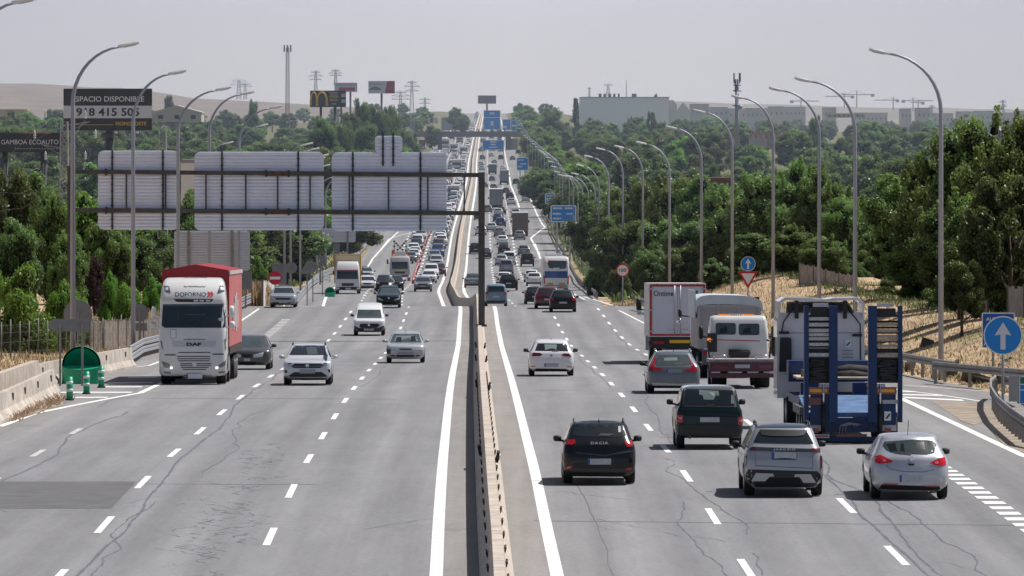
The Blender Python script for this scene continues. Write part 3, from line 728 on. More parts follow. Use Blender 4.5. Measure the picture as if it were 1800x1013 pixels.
# blue direction signs facing the camera: white text reads as small bars
def blue_sign(x0, y0, x1, y1, D, label, rows, posts=(.25, .75), divide=None, tall_to=None, bars=None):
    c = P((x0 + x1) / 2, y1, D); gz_ = ground(c.x, D).z
    root = empty('direction_sign', (c.x, D, gz_)); tag(root, label, 'direction sign', None)
    w = (x1 - x0) / 2 * D / F; z0 = c.z - gz_; z1 = P(0, y0, D).z - gz_; k = D / F
    b = MB(); b.prism(rrect(-w, z0, w, z1, .25), 'y', 0, .08, 0); b.prism(rrect(-w + .14, z0 + .14, w - .14, z1 - .14, .2), 'y', -.02, .001, 1); o = b.build('sign_face', [SWHITE, SBLUE2], root)
    b = MB(); rr_ = random.Random(int(x0 * 7 + y0))
    for (fx0, fx1, fz, fh) in rows:
        x = -w + 2 * w * fx0; xe = -w + 2 * w * fx1; z = z0 + (z1 - z0) * fz; h = (z1 - z0) * fh
        while x < xe:
            q = min(h * rr_.uniform(.5, .9), xe - x); b.box((x + q / 2, -.03, z), (q * .72, .02, h * rr_.choice((.8, 1.0))))
            x += q
    if rows: b.build('lettering', SWHITE, o)
    if divide is not None: b = MB(); b.box((0, -.035, z0 + (z1 - z0) * divide), (2 * w - .2, .02, .22)); b.build('divider', SWHITE, o)
    for t in posts: b = MB(); xx = -w + 2 * w * t; b.box((xx, .2, z1 / 2 - .3), (.24, .24, z1 + .6)); b.build('post', GALV, root)
    return root
blue_sign(968, 361, 1013, 391, 900, 'wide blue direction sign behind the lamp posts on the right verge', [(.08,.45,.82,.12),(.08,.4,.5,.12),(.08,.4,.22,.12),(.55,.9,.82,.12),(.6,.85,.5,.1),(.85,.93,.3,.2)])
blue_sign(985, 392, 996, 402, 905, 'small blue plate hanging under the wide blue direction sign', [(.2,.8,.5,.3)], (.5,))
blue_sign(958, 340, 976, 359, 1120, 'blue two-part direction sign partly covered by a dark tree', [(.15,.85,.75,.16),(.15,.8,.3,.16)], (.5,), .5)
blue_sign(908, 277, 929, 300, 1500, 'square blue direction sign at the right edge of the far lanes', [(.1,.6,.8,.1),(.3,.8,.5,.1),(.1,.5,.3,.1)], (.3, .7))
blue_sign(848, 246.5, 886, 264, 2050, 'blue overhead sign just below the far overbridge', [(.35,.65,.8,.16),(.38,.62,.55,.16),(.3,.7,.28,.12)], (0.02, .98))
blue_sign(850, 194, 879.5, 228, 2700, 'tall two-part blue sign standing above the far overbridge', [(.35,.65,.84,.1),(.4,.6,.36,.14),(.4,.6,.24,.08)], (.1, .9), .62)
blue_sign(883, 210, 898, 229, 2800, 'left half of the pair of small blue signs right of the tall blue sign', [(.1,.5,.3,.2)], (.5,))
blue_sign(898, 212, 915, 230, 2780, 'right half of the pair of small blue signs right of the tall blue sign', [(.1,.6,.5,.2)], (.5,))

# ================================================================== GREEN NOSE CONE, MARKER POSTS, FENCES
GREEN = mat('bin_green', (0.0, 0.32, 0.16), 0.4, noise=.12, nscale=2, coat=.2); GREEND = mat('bin_green_dark', (0.0, 0.28, 0.15), 0.5)
SIL = mat('reflective_band', (0.62, 0.68, 0.66), 0.3)
def nose_cone(c, s, label):
    """hollow green vertex marker: rounded hood, open scooped front"""
    root = empty('nose_marker', c); tag(root, label, 'traffic marker')
    W2, H, Dp = .84 * s, 1.62 * s, .9 * s; vs = []; n = 14
    def arch(wd, h, y): return [(-wd, y, 0)] + [(-wd * math.cos(math.pi * i / n) , y, h - wd * .95 + wd * .95 * math.sin(math.pi * i / n)) for i in range(n + 1)] + [(wd, y, 0)]
    b = MB(); sec = [arch(W2, H, .0), arch(W2 * .96, H * 1.0, Dp * .5), arch(W2 * .85, H * .95, Dp)]
    k = len(sec[0]); vs = sum(sec, []); fs = [(j*k+i, j*k+i+1, (j+1)*k+i+1, (j+1)*k+i) for j in range(2) for i in range(k - 1)] + [tuple(range(2*k, 3*k))]
    b.add(vs, fs, 0, True)
    # front: lower wall bulging, scoop above
    lip = .80 * s
    fr = [(-W2, 0, lip)] + [(-W2 * math.cos(math.pi * i / 10), -.28 * s * math.sin(math.pi * i / 10), lip - .18 * s * math.sin(math.pi * i / 10)) for i in range(1, 10)] + [(W2, 0, lip)]
    lo = [(x, y, 0) for x, y, z in fr]; m = len(fr); b.add(fr + lo, [(i, i+1, m+i+1, m+i) for i in range(m - 1)], 0, True)
    b.build('hood', GREEN, root)
    b = MB(); ins = arch(W2 * .9, H * .95, .06 * s); bk = arch(W2 * .55, H * .72, Dp * .8); k = len(ins)
    b.add(ins + bk, [(i, i+1, k+i+1, k+i) for i in range(k - 1)] + [tuple(range(k, 2*k))], 0, True); b.build('scoop', GREEND, root, fix=False)
    b = MB(); b.add([(x * .98, y * .98 + .02, z - .01) for x, y, z in fr], [tuple(range(m))]); b.build('rim', GREEN, root)
    return root
D = 246; c = road((143 - CX) * D / F - float(RX(D)), D); nose_cone(c, .88, 'round-topped hollow green nose marker on the left hatching')
D = 590; c = road((580 - CX) * D / F - float(RX(D)), D); nose_cone(c, .55, 'small far green nose marker at the end of the pale guardrail')
def marker(px_, py_, label):
    u, D = rp(px_, py_); c = road(u, D); root = empty('flexible_post', c); tag(root, label, 'marker post', 'green flexible posts before the nose marker')
    b = MB(); b.cyl((0, 0, .06), (0, 0, .80), .115, 14); b.cyl((0, 0, .80), (0, 0, .815), .10, 14); b.build('post', GREEN, root)
    for z in (.30, .56): b = MB(); b.cyl((0, 0, z), (0, 0, z + .10), .118, 14); b.build('band', SIL, root)
    b = MB(); b.cyl((0, 0, 0), (0, 0, .06), .15, 14); b.build('foot', BLACK, root)
marker(122.5, 704, 'green flexible post with two silver bands, farthest left of three')
marker(152, 693, 'green flexible post with two silver bands, in front of the green nose marker')
marker(178, 682, 'green flexible post with two silver bands, right of the green nose marker')
# fences
WIRE = mat('fence_steel', (0.16, 0.15, 0.145), 0.6, metal=.3, noise=.2)
root = empty('wire_fence', ground((60 - CX) * 300 / F, 300)); tag(root, 'dark wire fence on thin posts behind the left concrete barrier', 'fence'); o0 = root.location
pts = [(-30 + 16.2 * i, 300 - i * 0.0) for i in range(19)]
fp = []
for i, (x, D) in enumerate(pts):
    D = 292 + i * 3.2; X = (x - CX) * D / F; p = ground(X, D) - o0; h = .75 + (.12 if i % 3 == 0 else 0)
    b = MB(); b.cyl(p + Vector((0, 0, -.3)), p + Vector((0, 0, h + 1.0)), .035, 6); b.build('post', WIRE, root); fp.append(p)
b = MB()
for z in (.3, .8, 1.25, 1.6): 
    for p, q in zip(fp[:-1], fp[1:]): b.bar(p + Vector((0, 0, z)), q + Vector((0, 0, z)), .010)
for i, (p, q) in enumerate(zip(fp[:-1], fp[1:])):
    for t in np.linspace(0, 1, 9)[1:-1]: v = p.lerp(q, t); b.bar(v + Vector((0, 0, .2)), v + Vector((0, 0, 1.6)), .006)
b.build('mesh_panel', WIRE, root)
PLANK = mat('weathered_planks', (0.36, 0.305, 0.255), 0.9, noise=.4, nscale=2.2)
def plank_fence(pts, h, label, w=.16, m=PLANK, tilt=0.03, seed=1):
    """pts world ground points; vertical planks of uneven height"""
    r = random.Random(seed); root = empty('plank_fence', pts[0]); tag(root, label, 'fence'); o = pts[0]; n = 0
    b = MB(); k = 0
    for a, c in zip(pts[:-1], pts[1:]):
        L_ = (c - a).length; cnt = max(1, int(L_ / w)); d = (c - a).normalized(); q = Matrix.Rotation(math.atan2(d.y, d.x), 3, 'Z')
        for i in range(cnt):
            p = a.lerp(c, (i + .5) / cnt) - o; hh = h * r.uniform(.93, 1.03)
            rot = q @ Matrix.Rotation(r.uniform(-tilt, tilt), 3, 'Y')
            b.box(p + Vector((0, r.uniform(-.015, .015), hh / 2)), (w * .93, .03, hh), rot)
        for t in (0, 1) if a is pts[0] else (1,):
            p = a.lerp(c, t) - o; pb = MB(); pb.box(p + Vector((0, -.04, h / 2)), (.1, .08, h + .15)); pb.build('post', WIRE, root)
        for z in (.3, .75): b.bar(a - o + Vector((0, .03, h * z)), c - o + Vector((0, .03, h * z)), .04, .08)
    b.build('planks', m, root); return root
def gp(x, D, dz=0): return ground((x - CX) * D / F, D, dz)
plank_fence([gp(158, 332), gp(182, 334), gp(207, 338), gp(222, 342), gp(252, 346), gp(284, 352)], 1.6, 'leaning grey plank fence on the left verge behind the white truck', .2, mat('dark_planks', (0.19, 0.165, 0.145), 0.9, noise=.5, nscale=2.5), .05, 2)
def pl(*xyD): return [P(x, y, D) for x, y, D in xyD]
plank_fence(pl((1405,500,415),(1430,506,412),(1452,512,410),(1475,518,407),(1500,522,404)), 1.35, 'pale plank fence stepping down behind the two middle right lamps', seed=3)
plank_fence(pl((1148,482,560),(1180,486,552),(1205,492,545),(1232,500,540)), 1.25, 'weathered plank fence under the dark trees above the delivery truck', seed=4)
plank_fence(pl((1772,558,292),(1800,556,290),(1830,556,288)), 1.35, 'grey panelled fence at the right frame edge', .4, mat('grey_panels', (0.27, 0.25, 0.235), .9, noise=.2), .004, 5)
plank_fence(pl((1708,557,300),(1722,557,300),(1736,557,301)), .75, 'short broken panel fence in the shade of the big right trees', .3, mat('grey_panels2', (0.25, 0.235, 0.22), .9, noise=.3), .05, 6)
plank_fence(pl((462,541,455),(470,541,465),(484,540,478),(492,540,486)), 1.9, 'white slatted fence behind the parked silver saloon', .2, mat('white_slats', (0.6, 0.57, 0.53), .8, noise=.15), .01, 7)
# ================================================================== VEHICLE TOOLS
GLASS = mat('car_glass', (0.012, 0.017, 0.02), 0.06, coat=0.6, spec=0.8)
GLASSC = mat('clear_car_glass', (0.045, 0.062, 0.062), 0.05, coat=0.5, noise=.35, nscale=2.2, spec=0.8)
SEAT = mat('seat_dark', (0.010, 0.013, 0.015), 0.25)
TYRE = mat('tyre', (0.014, 0.014, 0.015), 0.85); RIM = mat('rim_alloy', (0.30, 0.30, 0.31), 0.35, metal=.8)
TRIM = mat('black_trim', (0.016, 0.016, 0.017), 0.55); UNDER = mat('underbody', (0.008, 0.008, 0.009), 0.9)
TAIL = mat('tail_lamp', (0.36, 0.004, 0.012), 0.15, coat=.8); TAILD = mat('tail_lamp_dark', (0.13, 0.003, 0.010), 0.15, coat=.8)
BRAKE = mat('brake_lamp_lit', (0.8, 0.02, 0.02), 0.2, emit=(1, .03, .03, 1.6)); HEADL_ = mat('headlamp', (0.55, 0.57, 0.60), 0.12, coat=.8, spec=.8)
HEADON = mat('headlamp_lit', (0.9, 0.9, 0.85), 0.2, emit=(1, .97, .88, 1.5)); AMBER = mat('amber_lamp', (0.8, 0.2, 0.01), 0.3, emit=(1, .25, .02, .8))
PLATE = mat('number_plate', (0.42, 0.44, 0.48), 0.4, noise=.12, nscale=9); PLATEB = mat('plate_blue', (0.01, 0.06, 0.30), 0.4)
CHROME = mat('chrome', (0.7, 0.7, 0.72), 0.18, metal=1.0); SILVERP = mat('skid_silver', (0.42, 0.42, 0.44), 0.4, metal=.4)
def paint(name, c, metal=0.0, rough=0.32):
    dk = max(c) < .06
    return mat('paint_' + name, c, rough, metal, coat=.35 if dk else .7, noise=.035, nscale=1.2, spec=.25 if dk else .5)

PROF = {
 'hatch': [(.13,.16,.20),(.21,.04,.07),(.30,.01,.01),(.38,0,0),(.50,.02,.04),(.575,.05,.14),(.615,.065,.55),(.65,.09,1.05),(.70,.15,1.25),(.80,.29,1.60),(.90,.44,1.96),(.955,.52,2.2),(.985,.68,2.5),(1,1.05,2.85)],
 'suv':   [(.13,.16,.20),(.21,.04,.07),(.30,.01,.01),(.38,0,0),(.52,.02,.03),(.595,.05,.12),(.63,.06,.55),(.66,.08,1.02),(.71,.13,1.2),(.82,.25,1.52),(.92,.38,1.85),(.962,.44,2.05),(.986,.6,2.35),(1,1.0,2.8)],
 'wagon': [(.13,.16,.20),(.21,.04,.07),(.30,.01,.01),(.38,0,0),(.52,.02,.04),(.58,.05,.14),(.62,.07,.6),(.655,.10,1.2),(.71,.18,1.42),(.82,.38,1.80),(.91,.55,2.1),(.957,.64,2.3),(.986,.8,2.6),(1,1.2,3.0)],
 'sedan': [(.13,.16,.20),(.21,.04,.07),(.30,.01,.01),(.40,0,0),(.55,.03,.05),(.585,.05,.14),(.62,.08,.55),(.66,.14,1.05),(.69,.50,1.2),(.72,.85,1.32),(.80,1.15,1.62),(.90,1.55,1.98),(.955,1.8,2.2),(.985,2.05,2.45),(1,2.35,2.75)],
 'van':   [(.12,.12,.18),(.19,.03,.05),(.30,.0,.0),(.45,.01,.03),(.50,.015,.12),(.545,.02,.45),(.575,.025,.85),(.63,.03,1.05),(.74,.05,1.35),(.85,.09,1.66),(.93,.15,1.95),(.97,.24,2.2),(.99,.4,2.5),(1,.8,2.9)],
 'box4':  [(.18,.10,.18),(.24,.03,.05),(.30,0,0),(.40,.0,.01),(.52,.01,.03),(.575,.02,.10),(.605,.03,.6),(.625,.04,1.25),(.68,.07,1.42),(.80,.16,1.66),(.92,.26,1.9),(.965,.32,2.0),(.988,.42,2.15),(1,.7,2.5)],
}
WID = [(.12,.80),(.16,.86),(.21,.95),(.30,.99),(.40,1.0),(.52,1.0),(.58,.99),(.62,.975)]
def car_slices(kind, W, H, L, wr, belt=None):
    pr = PROF[kind]; out = []
    zb = .645 if kind != 'van' else .60
    wz = [q for q in WID] + [(zb, .958), (zb + .035, .925), (.93, wr / W), (.962, wr / W * .965), (.986, wr / W * .87), (1.0, wr / W * .68)]
    a = np.array(pr); b = np.array(wz)
    fr, ff = pchip(a[:, 0], a[:, 1]), pchip(a[:, 0], a[:, 2]); fw = pchip(b[:, 0], b[:, 1])
    zs = sorted(set(list(a[:, 0]) + list(np.linspace(a[0, 0], .97, 26))))
    return [(z * H, float(fw(z)) * W, float(fr(z)), L - float(ff(z))) for z in zs]

class Veh:
    def __init__(s, name, label, cat, px_, yg, near=None, D=None, group=None, face='rear', L=4.3, p=None, sc=1.0, u=None):
        if D is None: s.D = d_of(yg, (yg >= 541) if near is None else near)
        else: s.D = D
        s.D -= .85 if D is None else 0
        X = (px_ - CX) * s.D / F if u is None else float(RX(s.D)) + u
        yaw, pit = heading(s.D + 2); s.xc, s.yg, s.p = px_, yg, p or F / s.D
        s.root = empty(name, (X, s.D, float(RZ(s.D + .85)) - .85 * math.tan(pit) + .012), (pit, 0, yaw)); tag(s.root, label, cat, group)
        s.L, s.face = L, face; s.bvh = None; s.W, s.H = 1.27, 3.0
    def zoom(s, x0, y0, k): s.zx, s.zy, s.zk = x0, y0, k; return s
    def q(s, X, Y): return ((s.zx + X / s.zk - s.xc) / s.p, (s.yg - (s.zy + Y / s.zk)) / s.p)
    def hull(s, slices, m, name='body', rc=.22, bn=.05, bf=.09, roof=None, zroof=None, add_bvh=True, y0=0.0, parent=None, smooth=True):
        """stack of rounded-rectangle slices (z, half width, y near, y far)"""
        if s.face == 'front' and y0 == 0.0 and name == 'body': slices = [(z, w, s.L - b, s.L - a) for z, w, a, b in slices]
        rings = []
        for z, w, a, b in slices:
            r = min(rc, w * .6, (b - a) * .3); pts = []
            def end(y, bulge, sgn):
                o = []
                for i in range(7):
                    x = -1 + 2 * i / 6; o.append(((w - r) * x, y + sgn * bulge * x * x * .7))
                return o
            nb, fb = (bn, bf) if s.face == 'rear' else (bf, bn)
            ne = end(a, nb, 1); fe = end(b, fb, -1)
            pts += ne
            for i in range(1, 5): t = math.pi / 2 * i / 5; pts.append((w - r + r * math.sin(t), a + nb * .7 + r - r * math.cos(t)))
            for i in range(1, 5): y = a + nb * .7 + r + (b - a - (nb + fb) * .7 - 2 * r) * i / 5; pts.append((w, y))
            for i in range(1, 5): t = math.pi / 2 * i / 5; pts.append((w - r + r * math.cos(t), b - fb * .7 - r + r * math.sin(t)))
            pts += fe[::-1]
            k = len(pts)
            pts += [(-x, y) for x, y in reversed(pts[7:k - 7])]
            rings.append([(x, y + y0, z) for x, y in pts])
        n = len(rings[0]); vs = sum(rings, []); mb = MB(); fs = []
        for j in range(len(rings) - 1):
            for i in range(n): fs.append((j*n+i, j*n+(i+1) % n, (j+1)*n+(i+1) % n, (j+1)*n+i))
        top = [v for v in rings[-1]]; cy = sum(v[1] for v in top) / n; k = len(vs)
        vs = vs + [(v[0] * .5, cy + (v[1] - cy) * .6, v[2] + .012) for v in top] + [(0, cy, top[0][2] + .016)]
        j = len(rings) - 1
        tf = [(j*n+i, j*n+(i+1) % n, k+(i+1) % n, k+i) for i in range(n)] + [(k+i, k+(i+1) % n, k+n) for i in range(n)]
        bt = [tuple(reversed(range(n)))]
        if add_bvh:
            bv = BVHTree.FromPolygons([Vector(v) for v in vs], fs + tf + bt); s.bvh = bv
        if roof:
            lo = [f for f in fs if sum(vs[i][2] for i in f) / 4 < zroof]; hi = [f for f in fs if f not in set(lo)] + tf
            mb.add(vs, lo + bt, 0, smooth); o = mb.build(name, m, parent or s.root); mb2 = MB(); mb2.add(vs, hi, 0, smooth); mb2.build('roof', roof, s.root)
        else:
            mb.add(vs, fs + tf + bt, 0, smooth); o = mb.build(name, m, parent or s.root)
        s.body = o
        return o
    def car(s, kind, W, H, wr, m, **k):
        s.kind, s.W, s.H = kind, W, H
        return s.hull(car_slices(kind, W, H, s.L, wr), m, **k)
    def panel(s, name, poly, m, off=.008, px=True, parent=None, side=None, grid=.11, flat=None):
        """patch laid on the body: poly in zoom pixels (or metres x,z; y,z for a side)"""
        if px: poly = [s.q(*a) for a in poly]
        bm = bmesh.new(); f = bm.faces.new([bm.verts.new((a, 0, b)) for a, b in poly])
        bmesh.ops.triangulate(bm, faces=[f])
        if flat is None:
            for _ in range(4):
                es = [e for e in bm.edges if e.calc_length() > grid]
                if not es: break
                bmesh.ops.subdivide_edges(bm, edges=es, cuts=1, use_grid_fill=False); bmesh.ops.triangulate(bm, faces=[x for x in bm.faces if len(x.verts) > 3])
        for v in bm.verts:
            a, z = v.co.x, v.co.z
            if flat is not None: v.co = (a, flat - off, z); continue
            if side is None: o, d = Vector((a, -3, z)), Vector((0, 1, 0))
            else: o, d = Vector((side * 4, a, z)), Vector((-side, 0, 0))
            h, nrm, _, _ = s.bvh.ray_cast(o, d)
            if h is None: h, nrm, _, _ = s.bvh.find_nearest(o + d * (3.2 if side is None else 3.1))
            if nrm.dot(d) > 0: nrm = -nrm
            v.co = h + (-d * .6 + nrm * .4).normalized() * off
        mb = MB(); bm.verts.index_update()
        mb.add([v.co.copy() for v in bm.verts], [tuple(v.index for v in x.verts) for x in bm.faces], 0, flat is None); bm.free()
        # orientation towards outside
        d = Vector((0, -1, 0)) if side is None else Vector((side, 0, 0)); fl = []
        for x in mb.f:
            a, b, c = (Vector(mb.v[i]) for i in x[:3]); fl.append(x if (b - a).cross(c - a).dot(d) >= 0 else tuple(reversed(x)))
        mb.f = fl
        return mb.build(name, m, parent or s.root, fix=False)
    def rect(s, name, x0, y0, x1, y1, m, off=.008, px=True, **k): return s.panel(name, [(x0, y0), (x1, y0), (x1, y1), (x0, y1)], m, off, px, **k)
    def near_y(s, x, z):
        h = s.bvh.ray_cast(Vector((x, -3, z)), Vector((0, 1, 0)))[0]; return h.y if h else 0.0
    def plate(s, x0, y0, x1, y1, px=True, blue=True, m=None):
        (a, b), (c, d) = (s.q(x0, y1), s.q(x1, y0)) if px else ((x0, y1), (x1, y0))
        y = min(s.near_y(t, (b + d) / 2) for t in (a, (a + c) / 2, c)) - .02
        mb = MB(); mb.prism(rrect(a, min(b, d), c, max(b, d), .012, 2), 'y', y, y + .015); o = mb.build('number_plate', m or PLATE, s.root)
        if blue: mb = MB(); mb.box((a + .025, y - .003, (b + d) / 2), (.045, .004, abs(d - b) * .92)); mb.build('blue_strip', PLATEB, o)
        return o
    def letters(s, txt, X, Y, h, wd, m, off=.012, parent=None, bold=.02, spacing=1.0):
        x, z = s.q(X, Y); k = s.zk * s.p; mb = MB(); y = min(s.near_y(x + t * wd / k / 2, z + h / k / 2) for t in (-1, 0, 1)) - off
        text_on(mb, txt, (x, y, z), h / k, bold=bold, width=wd / k, spacing=spacing); return mb.build('lettering', m, parent or s.root, fix=False)
    def badge(s, X, Y, r, m, inner=None):
        x, z = s.q(X, Y); r = r / s.zk / s.p; y = s.near_y(x, z); mb = MB()
        mb.prism(disc(20, r, (x, z)), 'y', y - .022, y + .02); o = mb.build('badge', m, s.root)
        if inner: mb = MB(); mb.prism([(x - r*.55, z + r*.5), (x - r*.3, z + r*.5), (x, z - r*.3), (x + r*.3, z + r*.5), (x + r*.55, z + r*.5), (x + r*.1, z - r*.6), (x - r*.1, z - r*.6)], 'y', y - .027, y - .02); mb.build('emblem', inner, o)
    def wheels(s, ys, r=.32, w=.21, W=None, rim=RIM, dual=False):
        W = W or s.W
        for y in ys:
            for sd in (-1, 1):
                xo = sd * (W - .015); xi = sd * (W - .015 - (w if not dual else .55)); b = MB(); b.tube([(xi, y, r), (xi + sd * .02, y, r), (xo - sd * .03, y, r), (xo, y, r)], [r * .93, r, r, r * .92], 20)
                o = b.build('wheel', TYRE, s.root); b = MB(); b.cyl((xo - sd * .02, y, r), (xo + sd * .006, y, r), r * .66, 16); b.build('rim', rim, o)
                if s.bvh and not dual:
                    try: s.panel('wheel_arch', [(y + (r + .07) * math.cos(t), max(.16, r + (r + .07) * math.sin(t))) for t in np.linspace(0, 2 * math.pi, 18)[:-1]], UNDER, .004, False, side=sd, grid=.3)
                    except Exception: pass
    def mirror(s, sd, z, y, m, w=.21, h=.15, x=None):
        x = x or s.W + .10; b = MB(); vs = []
        for t, k in ((0, .75), (.35, 1), (1, .55)):
            for i in range(10): a = 2 * math.pi * i / 10; vs.append((sd * (x + math.copysign(abs(math.cos(a)) ** .6, math.cos(a)) * w / 2 * k), y + (t - .5) * .14 * (1 if s.face == 'rear' else -1), z + math.copysign(abs(math.sin(a)) ** .6, math.sin(a)) * h / 2 * k))
        fs = [tuple(range(10)), tuple(range(20, 30))] + [(j*10+i, j*10+(i+1) % 10, j*10+10+(i+1) % 10, j*10+10+i) for j in (0, 1) for i in range(10)]
        b.add(vs, fs, 0, True); b.bar((sd * (s.W * .93), y, z - h * .4), (sd * x, y, z - h * .3), .05, .05); return b.build('mirror', m, s.root)
    def mirrors(s, m, z=None, y=None, **k):
        z = z or s.H * .66; y = y or (s.L - 1.62 if s.face == 'rear' else 1.62)
        for sd in (-1, 1): s.mirror(sd, z, y, m, **k)
    def side_glass(s, m=GLASS):
        f = PROF[s.kind]; zb, zt = s.H * .685, s.H * .915; a = np.array(f)
        g_ = lambda z, c: float(np.interp(z / s.H, a[:, 0], a[:, c]))
        n0, n1 = g_(zb, 1) + .22, g_(zt, 1) + .25; f0, f1 = s.L - g_(zb, 2) - .25, s.L - g_(zt, 2) - .2
        if s.kind == 'van': n0, n1 = s.L - 2.5, s.L - 2.5
        pts = [(n0, zb), (f0, zb), (f1, zt), (n1, zt)]
        if s.face == 'front': pts = [(s.L - y, z) for y, z in pts]
        for sd in (-1, 1): s.panel('side_window', pts, m, .006, False, side=sd, grid=.4)
    def thin(s, name, X0, Y0, X1, Y1, th, m, off=.012): # thin strip between two pixel points
        return s.panel(name, [(X0, Y0 - th/2), (X1, Y1 - th/2), (X1, Y1 + th/2), (X0, Y0 + th/2)], m, off)
    def part_box(s, name, c, d, m, parent=None, rot=None): b = MB(); b.box(c, d, rot); return b.build(name, m, parent or s.root)
    def rails(s, m=TRIM, x=None):
        x = x or s.W * .68; z = s.H + .005
        for sd in (-1, 1):
            b = MB(); y0, y1 = (.75, s.L - 2.35) if s.face == 'rear' else (2.35, s.L - .75)
            b.tube([(sd * x, y0, z - .06), (sd * x, y0 + .12, z + .035), (sd * x, (y0 + y1) / 2, z + .05), (sd * x, y1 - .12, z + .035), (sd * x, y1, z - .05)], .022, 6); b.build('roof_rail', m, s.root)
    def antenna(s, h=.10, y=None):
        b = MB(); y = y or (.9 if s.face == 'rear' else s.L - .9); b.add([(-.015, y + .12, s.H), (.015, y + .12, s.H), (.015, y - .06, s.H), (-.015, y - .06, s.H), (0, y - .05, s.H + h)], [(0, 1, 4), (1, 2, 4), (2, 3, 4), (3, 0, 4)]); b.build('antenna', TRIM, s.root)
    def diffuse_seat(s, polys, m=SEAT, parent=None):
        for p_ in polys: s.panel('headrest', p_, m, .014, parent=parent)
    def people(s, *xy):  # head and shoulders seen dark through the glass
        pass
# ================================================================== NEAR CARS, RIGHT CARRIAGEWAY (seen from behind)
# --- black hatchback
v = Veh('car', 'black crossover hatchback with silver lettering on the tailgate, nearest the median', 'car', 1054, 850.6, L=4.1).zoom(960, 710, 6.756)
v.car('hatch', .885, 1.50, .68, paint('black', (0.010, 0.011, 0.013), rough=.25))
gw = v.panel('rear_window', [(370,240),(880,240),(915,262),(955,370),(850,385),(420,380),(300,365),(330,280)], GLASS)
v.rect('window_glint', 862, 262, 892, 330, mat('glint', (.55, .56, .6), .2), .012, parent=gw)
for pts in ([(225,415),(345,412),(345,455),(310,475),(220,465)], [(930,430),(1045,420),(1055,490),(960,500),(940,465)]): v.panel('tail_light', pts, TAIL, .015)
for pts in ([(235,730),(320,725),(290,762),(245,756)], [(945,748),(1030,742),(1000,782),(955,772)]): v.panel('reflector', pts, TAIL, .012)
v.panel('bumper_trim', [(200,775),(330,745),(930,755),(1055,790),(1050,850),(880,862),(360,850),(195,850)], mat('charcoal_plastic', (.035, .036, .04), .55), .006)
v.panel('bumper_lip', [(290,795),(950,805),(930,860),(420,848),(300,850)], UNDER, .012)
v.plate(497, 637, 772, 706); v.letters('DACIA', 635, 467, 30, 208, mat('badge_white', (.75, .75, .76), .4), .03, spacing=1.2)
v.panel('wiper', [(620,370),(655,345),(820,352),(745,372)], TRIM, .02)
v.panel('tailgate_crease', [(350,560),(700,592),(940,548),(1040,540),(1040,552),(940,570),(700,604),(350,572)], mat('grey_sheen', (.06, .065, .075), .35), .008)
for a in ((345,420,350,560), (925,425,940,552)): v.panel('panel_gap', [(a[0]-3,a[1]),(a[0]+3,a[1]),(a[2]+3,a[3]),(a[2]-3,a[3])], UNDER, .01)
v.thin('panel_gap', 220, 615, 470, 622, 4, UNDER, .01); v.thin('panel_gap', 800, 622, 1050, 612, 4, UNDER, .01)
v.rails(mat('rail_grey', (.10, .10, .11), .4)); v.antenna(); v.mirrors(TRIM, 1.02); v.side_glass(); v.wheels((.85, 3.35), .34, .23)
# --- silver SUV with dark floating roof
v = Veh('car', 'silver SUV with dark roof and blue-edged plate, between the black hatchback and the silver hatchback', 'car', 1379, 872, L=4.5).zoom(1280, 720, 5.96)
v.car('suv', .925, 1.66, .70, paint('silver_suv', (0.36, 0.36, 0.385), .25), roof=paint('roof_dark', (.03, .038, .052), rough=.3), zroof=1.66 * .953)
v.panel('rear_window', [(340,212),(830,218),(865,275),(900,350),(268,337),(312,250)], GLASS, .01)
v.panel('spoiler', [(335,205),(840,212),(800,262),(720,272),(450,270),(360,258)], SBLACK, .03)
o = v.panel('light_bar', [(215,378),(970,402),(972,434),(870,432),(215,415)], mat('smoked_bar', (.03, .034, .04), .12, coat=.6), .012)
v.rect('tail_light', 870, 396, 968, 433, mat('smoked_red', (.08, .006, .012), .15, coat=.8), .018); v.rect('tail_light', 216, 381, 290, 414, mat('smoked_red', (.08, .006, .012), .15), .018)
v.letters('JAECOO', 590, 416, 22, 232, mat('badge_white', (.75, .75, .76), .4), .06, None, spacing=1.3)
for a in ((282,418,290,572), (890,436,882,600)): v.panel('panel_gap', [(a[0]-2.5,a[1]),(a[0]+2.5,a[1]),(a[2]+2.5,a[3]),(a[2]-2.5,a[3])], mat('seam_grey', (.16,.165,.175), .4), .009)
v.plate(462, 432, 716, 504); v.rect('plate_frame', 456, 428, 722, 510, TRIM, .006)
for pts in ([(178,460),(200,455),(196,560),(181,600)], [(966,470),(986,478),(987,600),(972,612)]): v.panel('reflector', pts, TAILD, .012)
v.thin('tailgate_seam', 290, 574, 885, 602, 5, TRIM); v.thin('tailgate_seam', 283, 415, 290, 574, 60, mat('seam', (.30, .30, .31), .4), .004) if False else None
v.panel('bumper_trim', [(215,612),(930,632),(1000,700),(1000,790),(990,800),(250,800),(165,740),(165,700)], TRIM, .008)
for pts in ([(290,650),(470,655),(480,685),(412,690),(388,735),(245,735)], [(700,662),(862,662),(922,752),(790,752),(750,692),(690,690)]): v.panel('skid_plate', pts, SILVERP, .02)
v.panel('bumper_opening', [(420,700),(740,705),(780,790),(380,790)], UNDER, .014)
v.rails(TRIM, .62); v.mirrors(TRIM, 1.12); v.side_glass(); v.wheels((.9, 3.6), .36, .24)
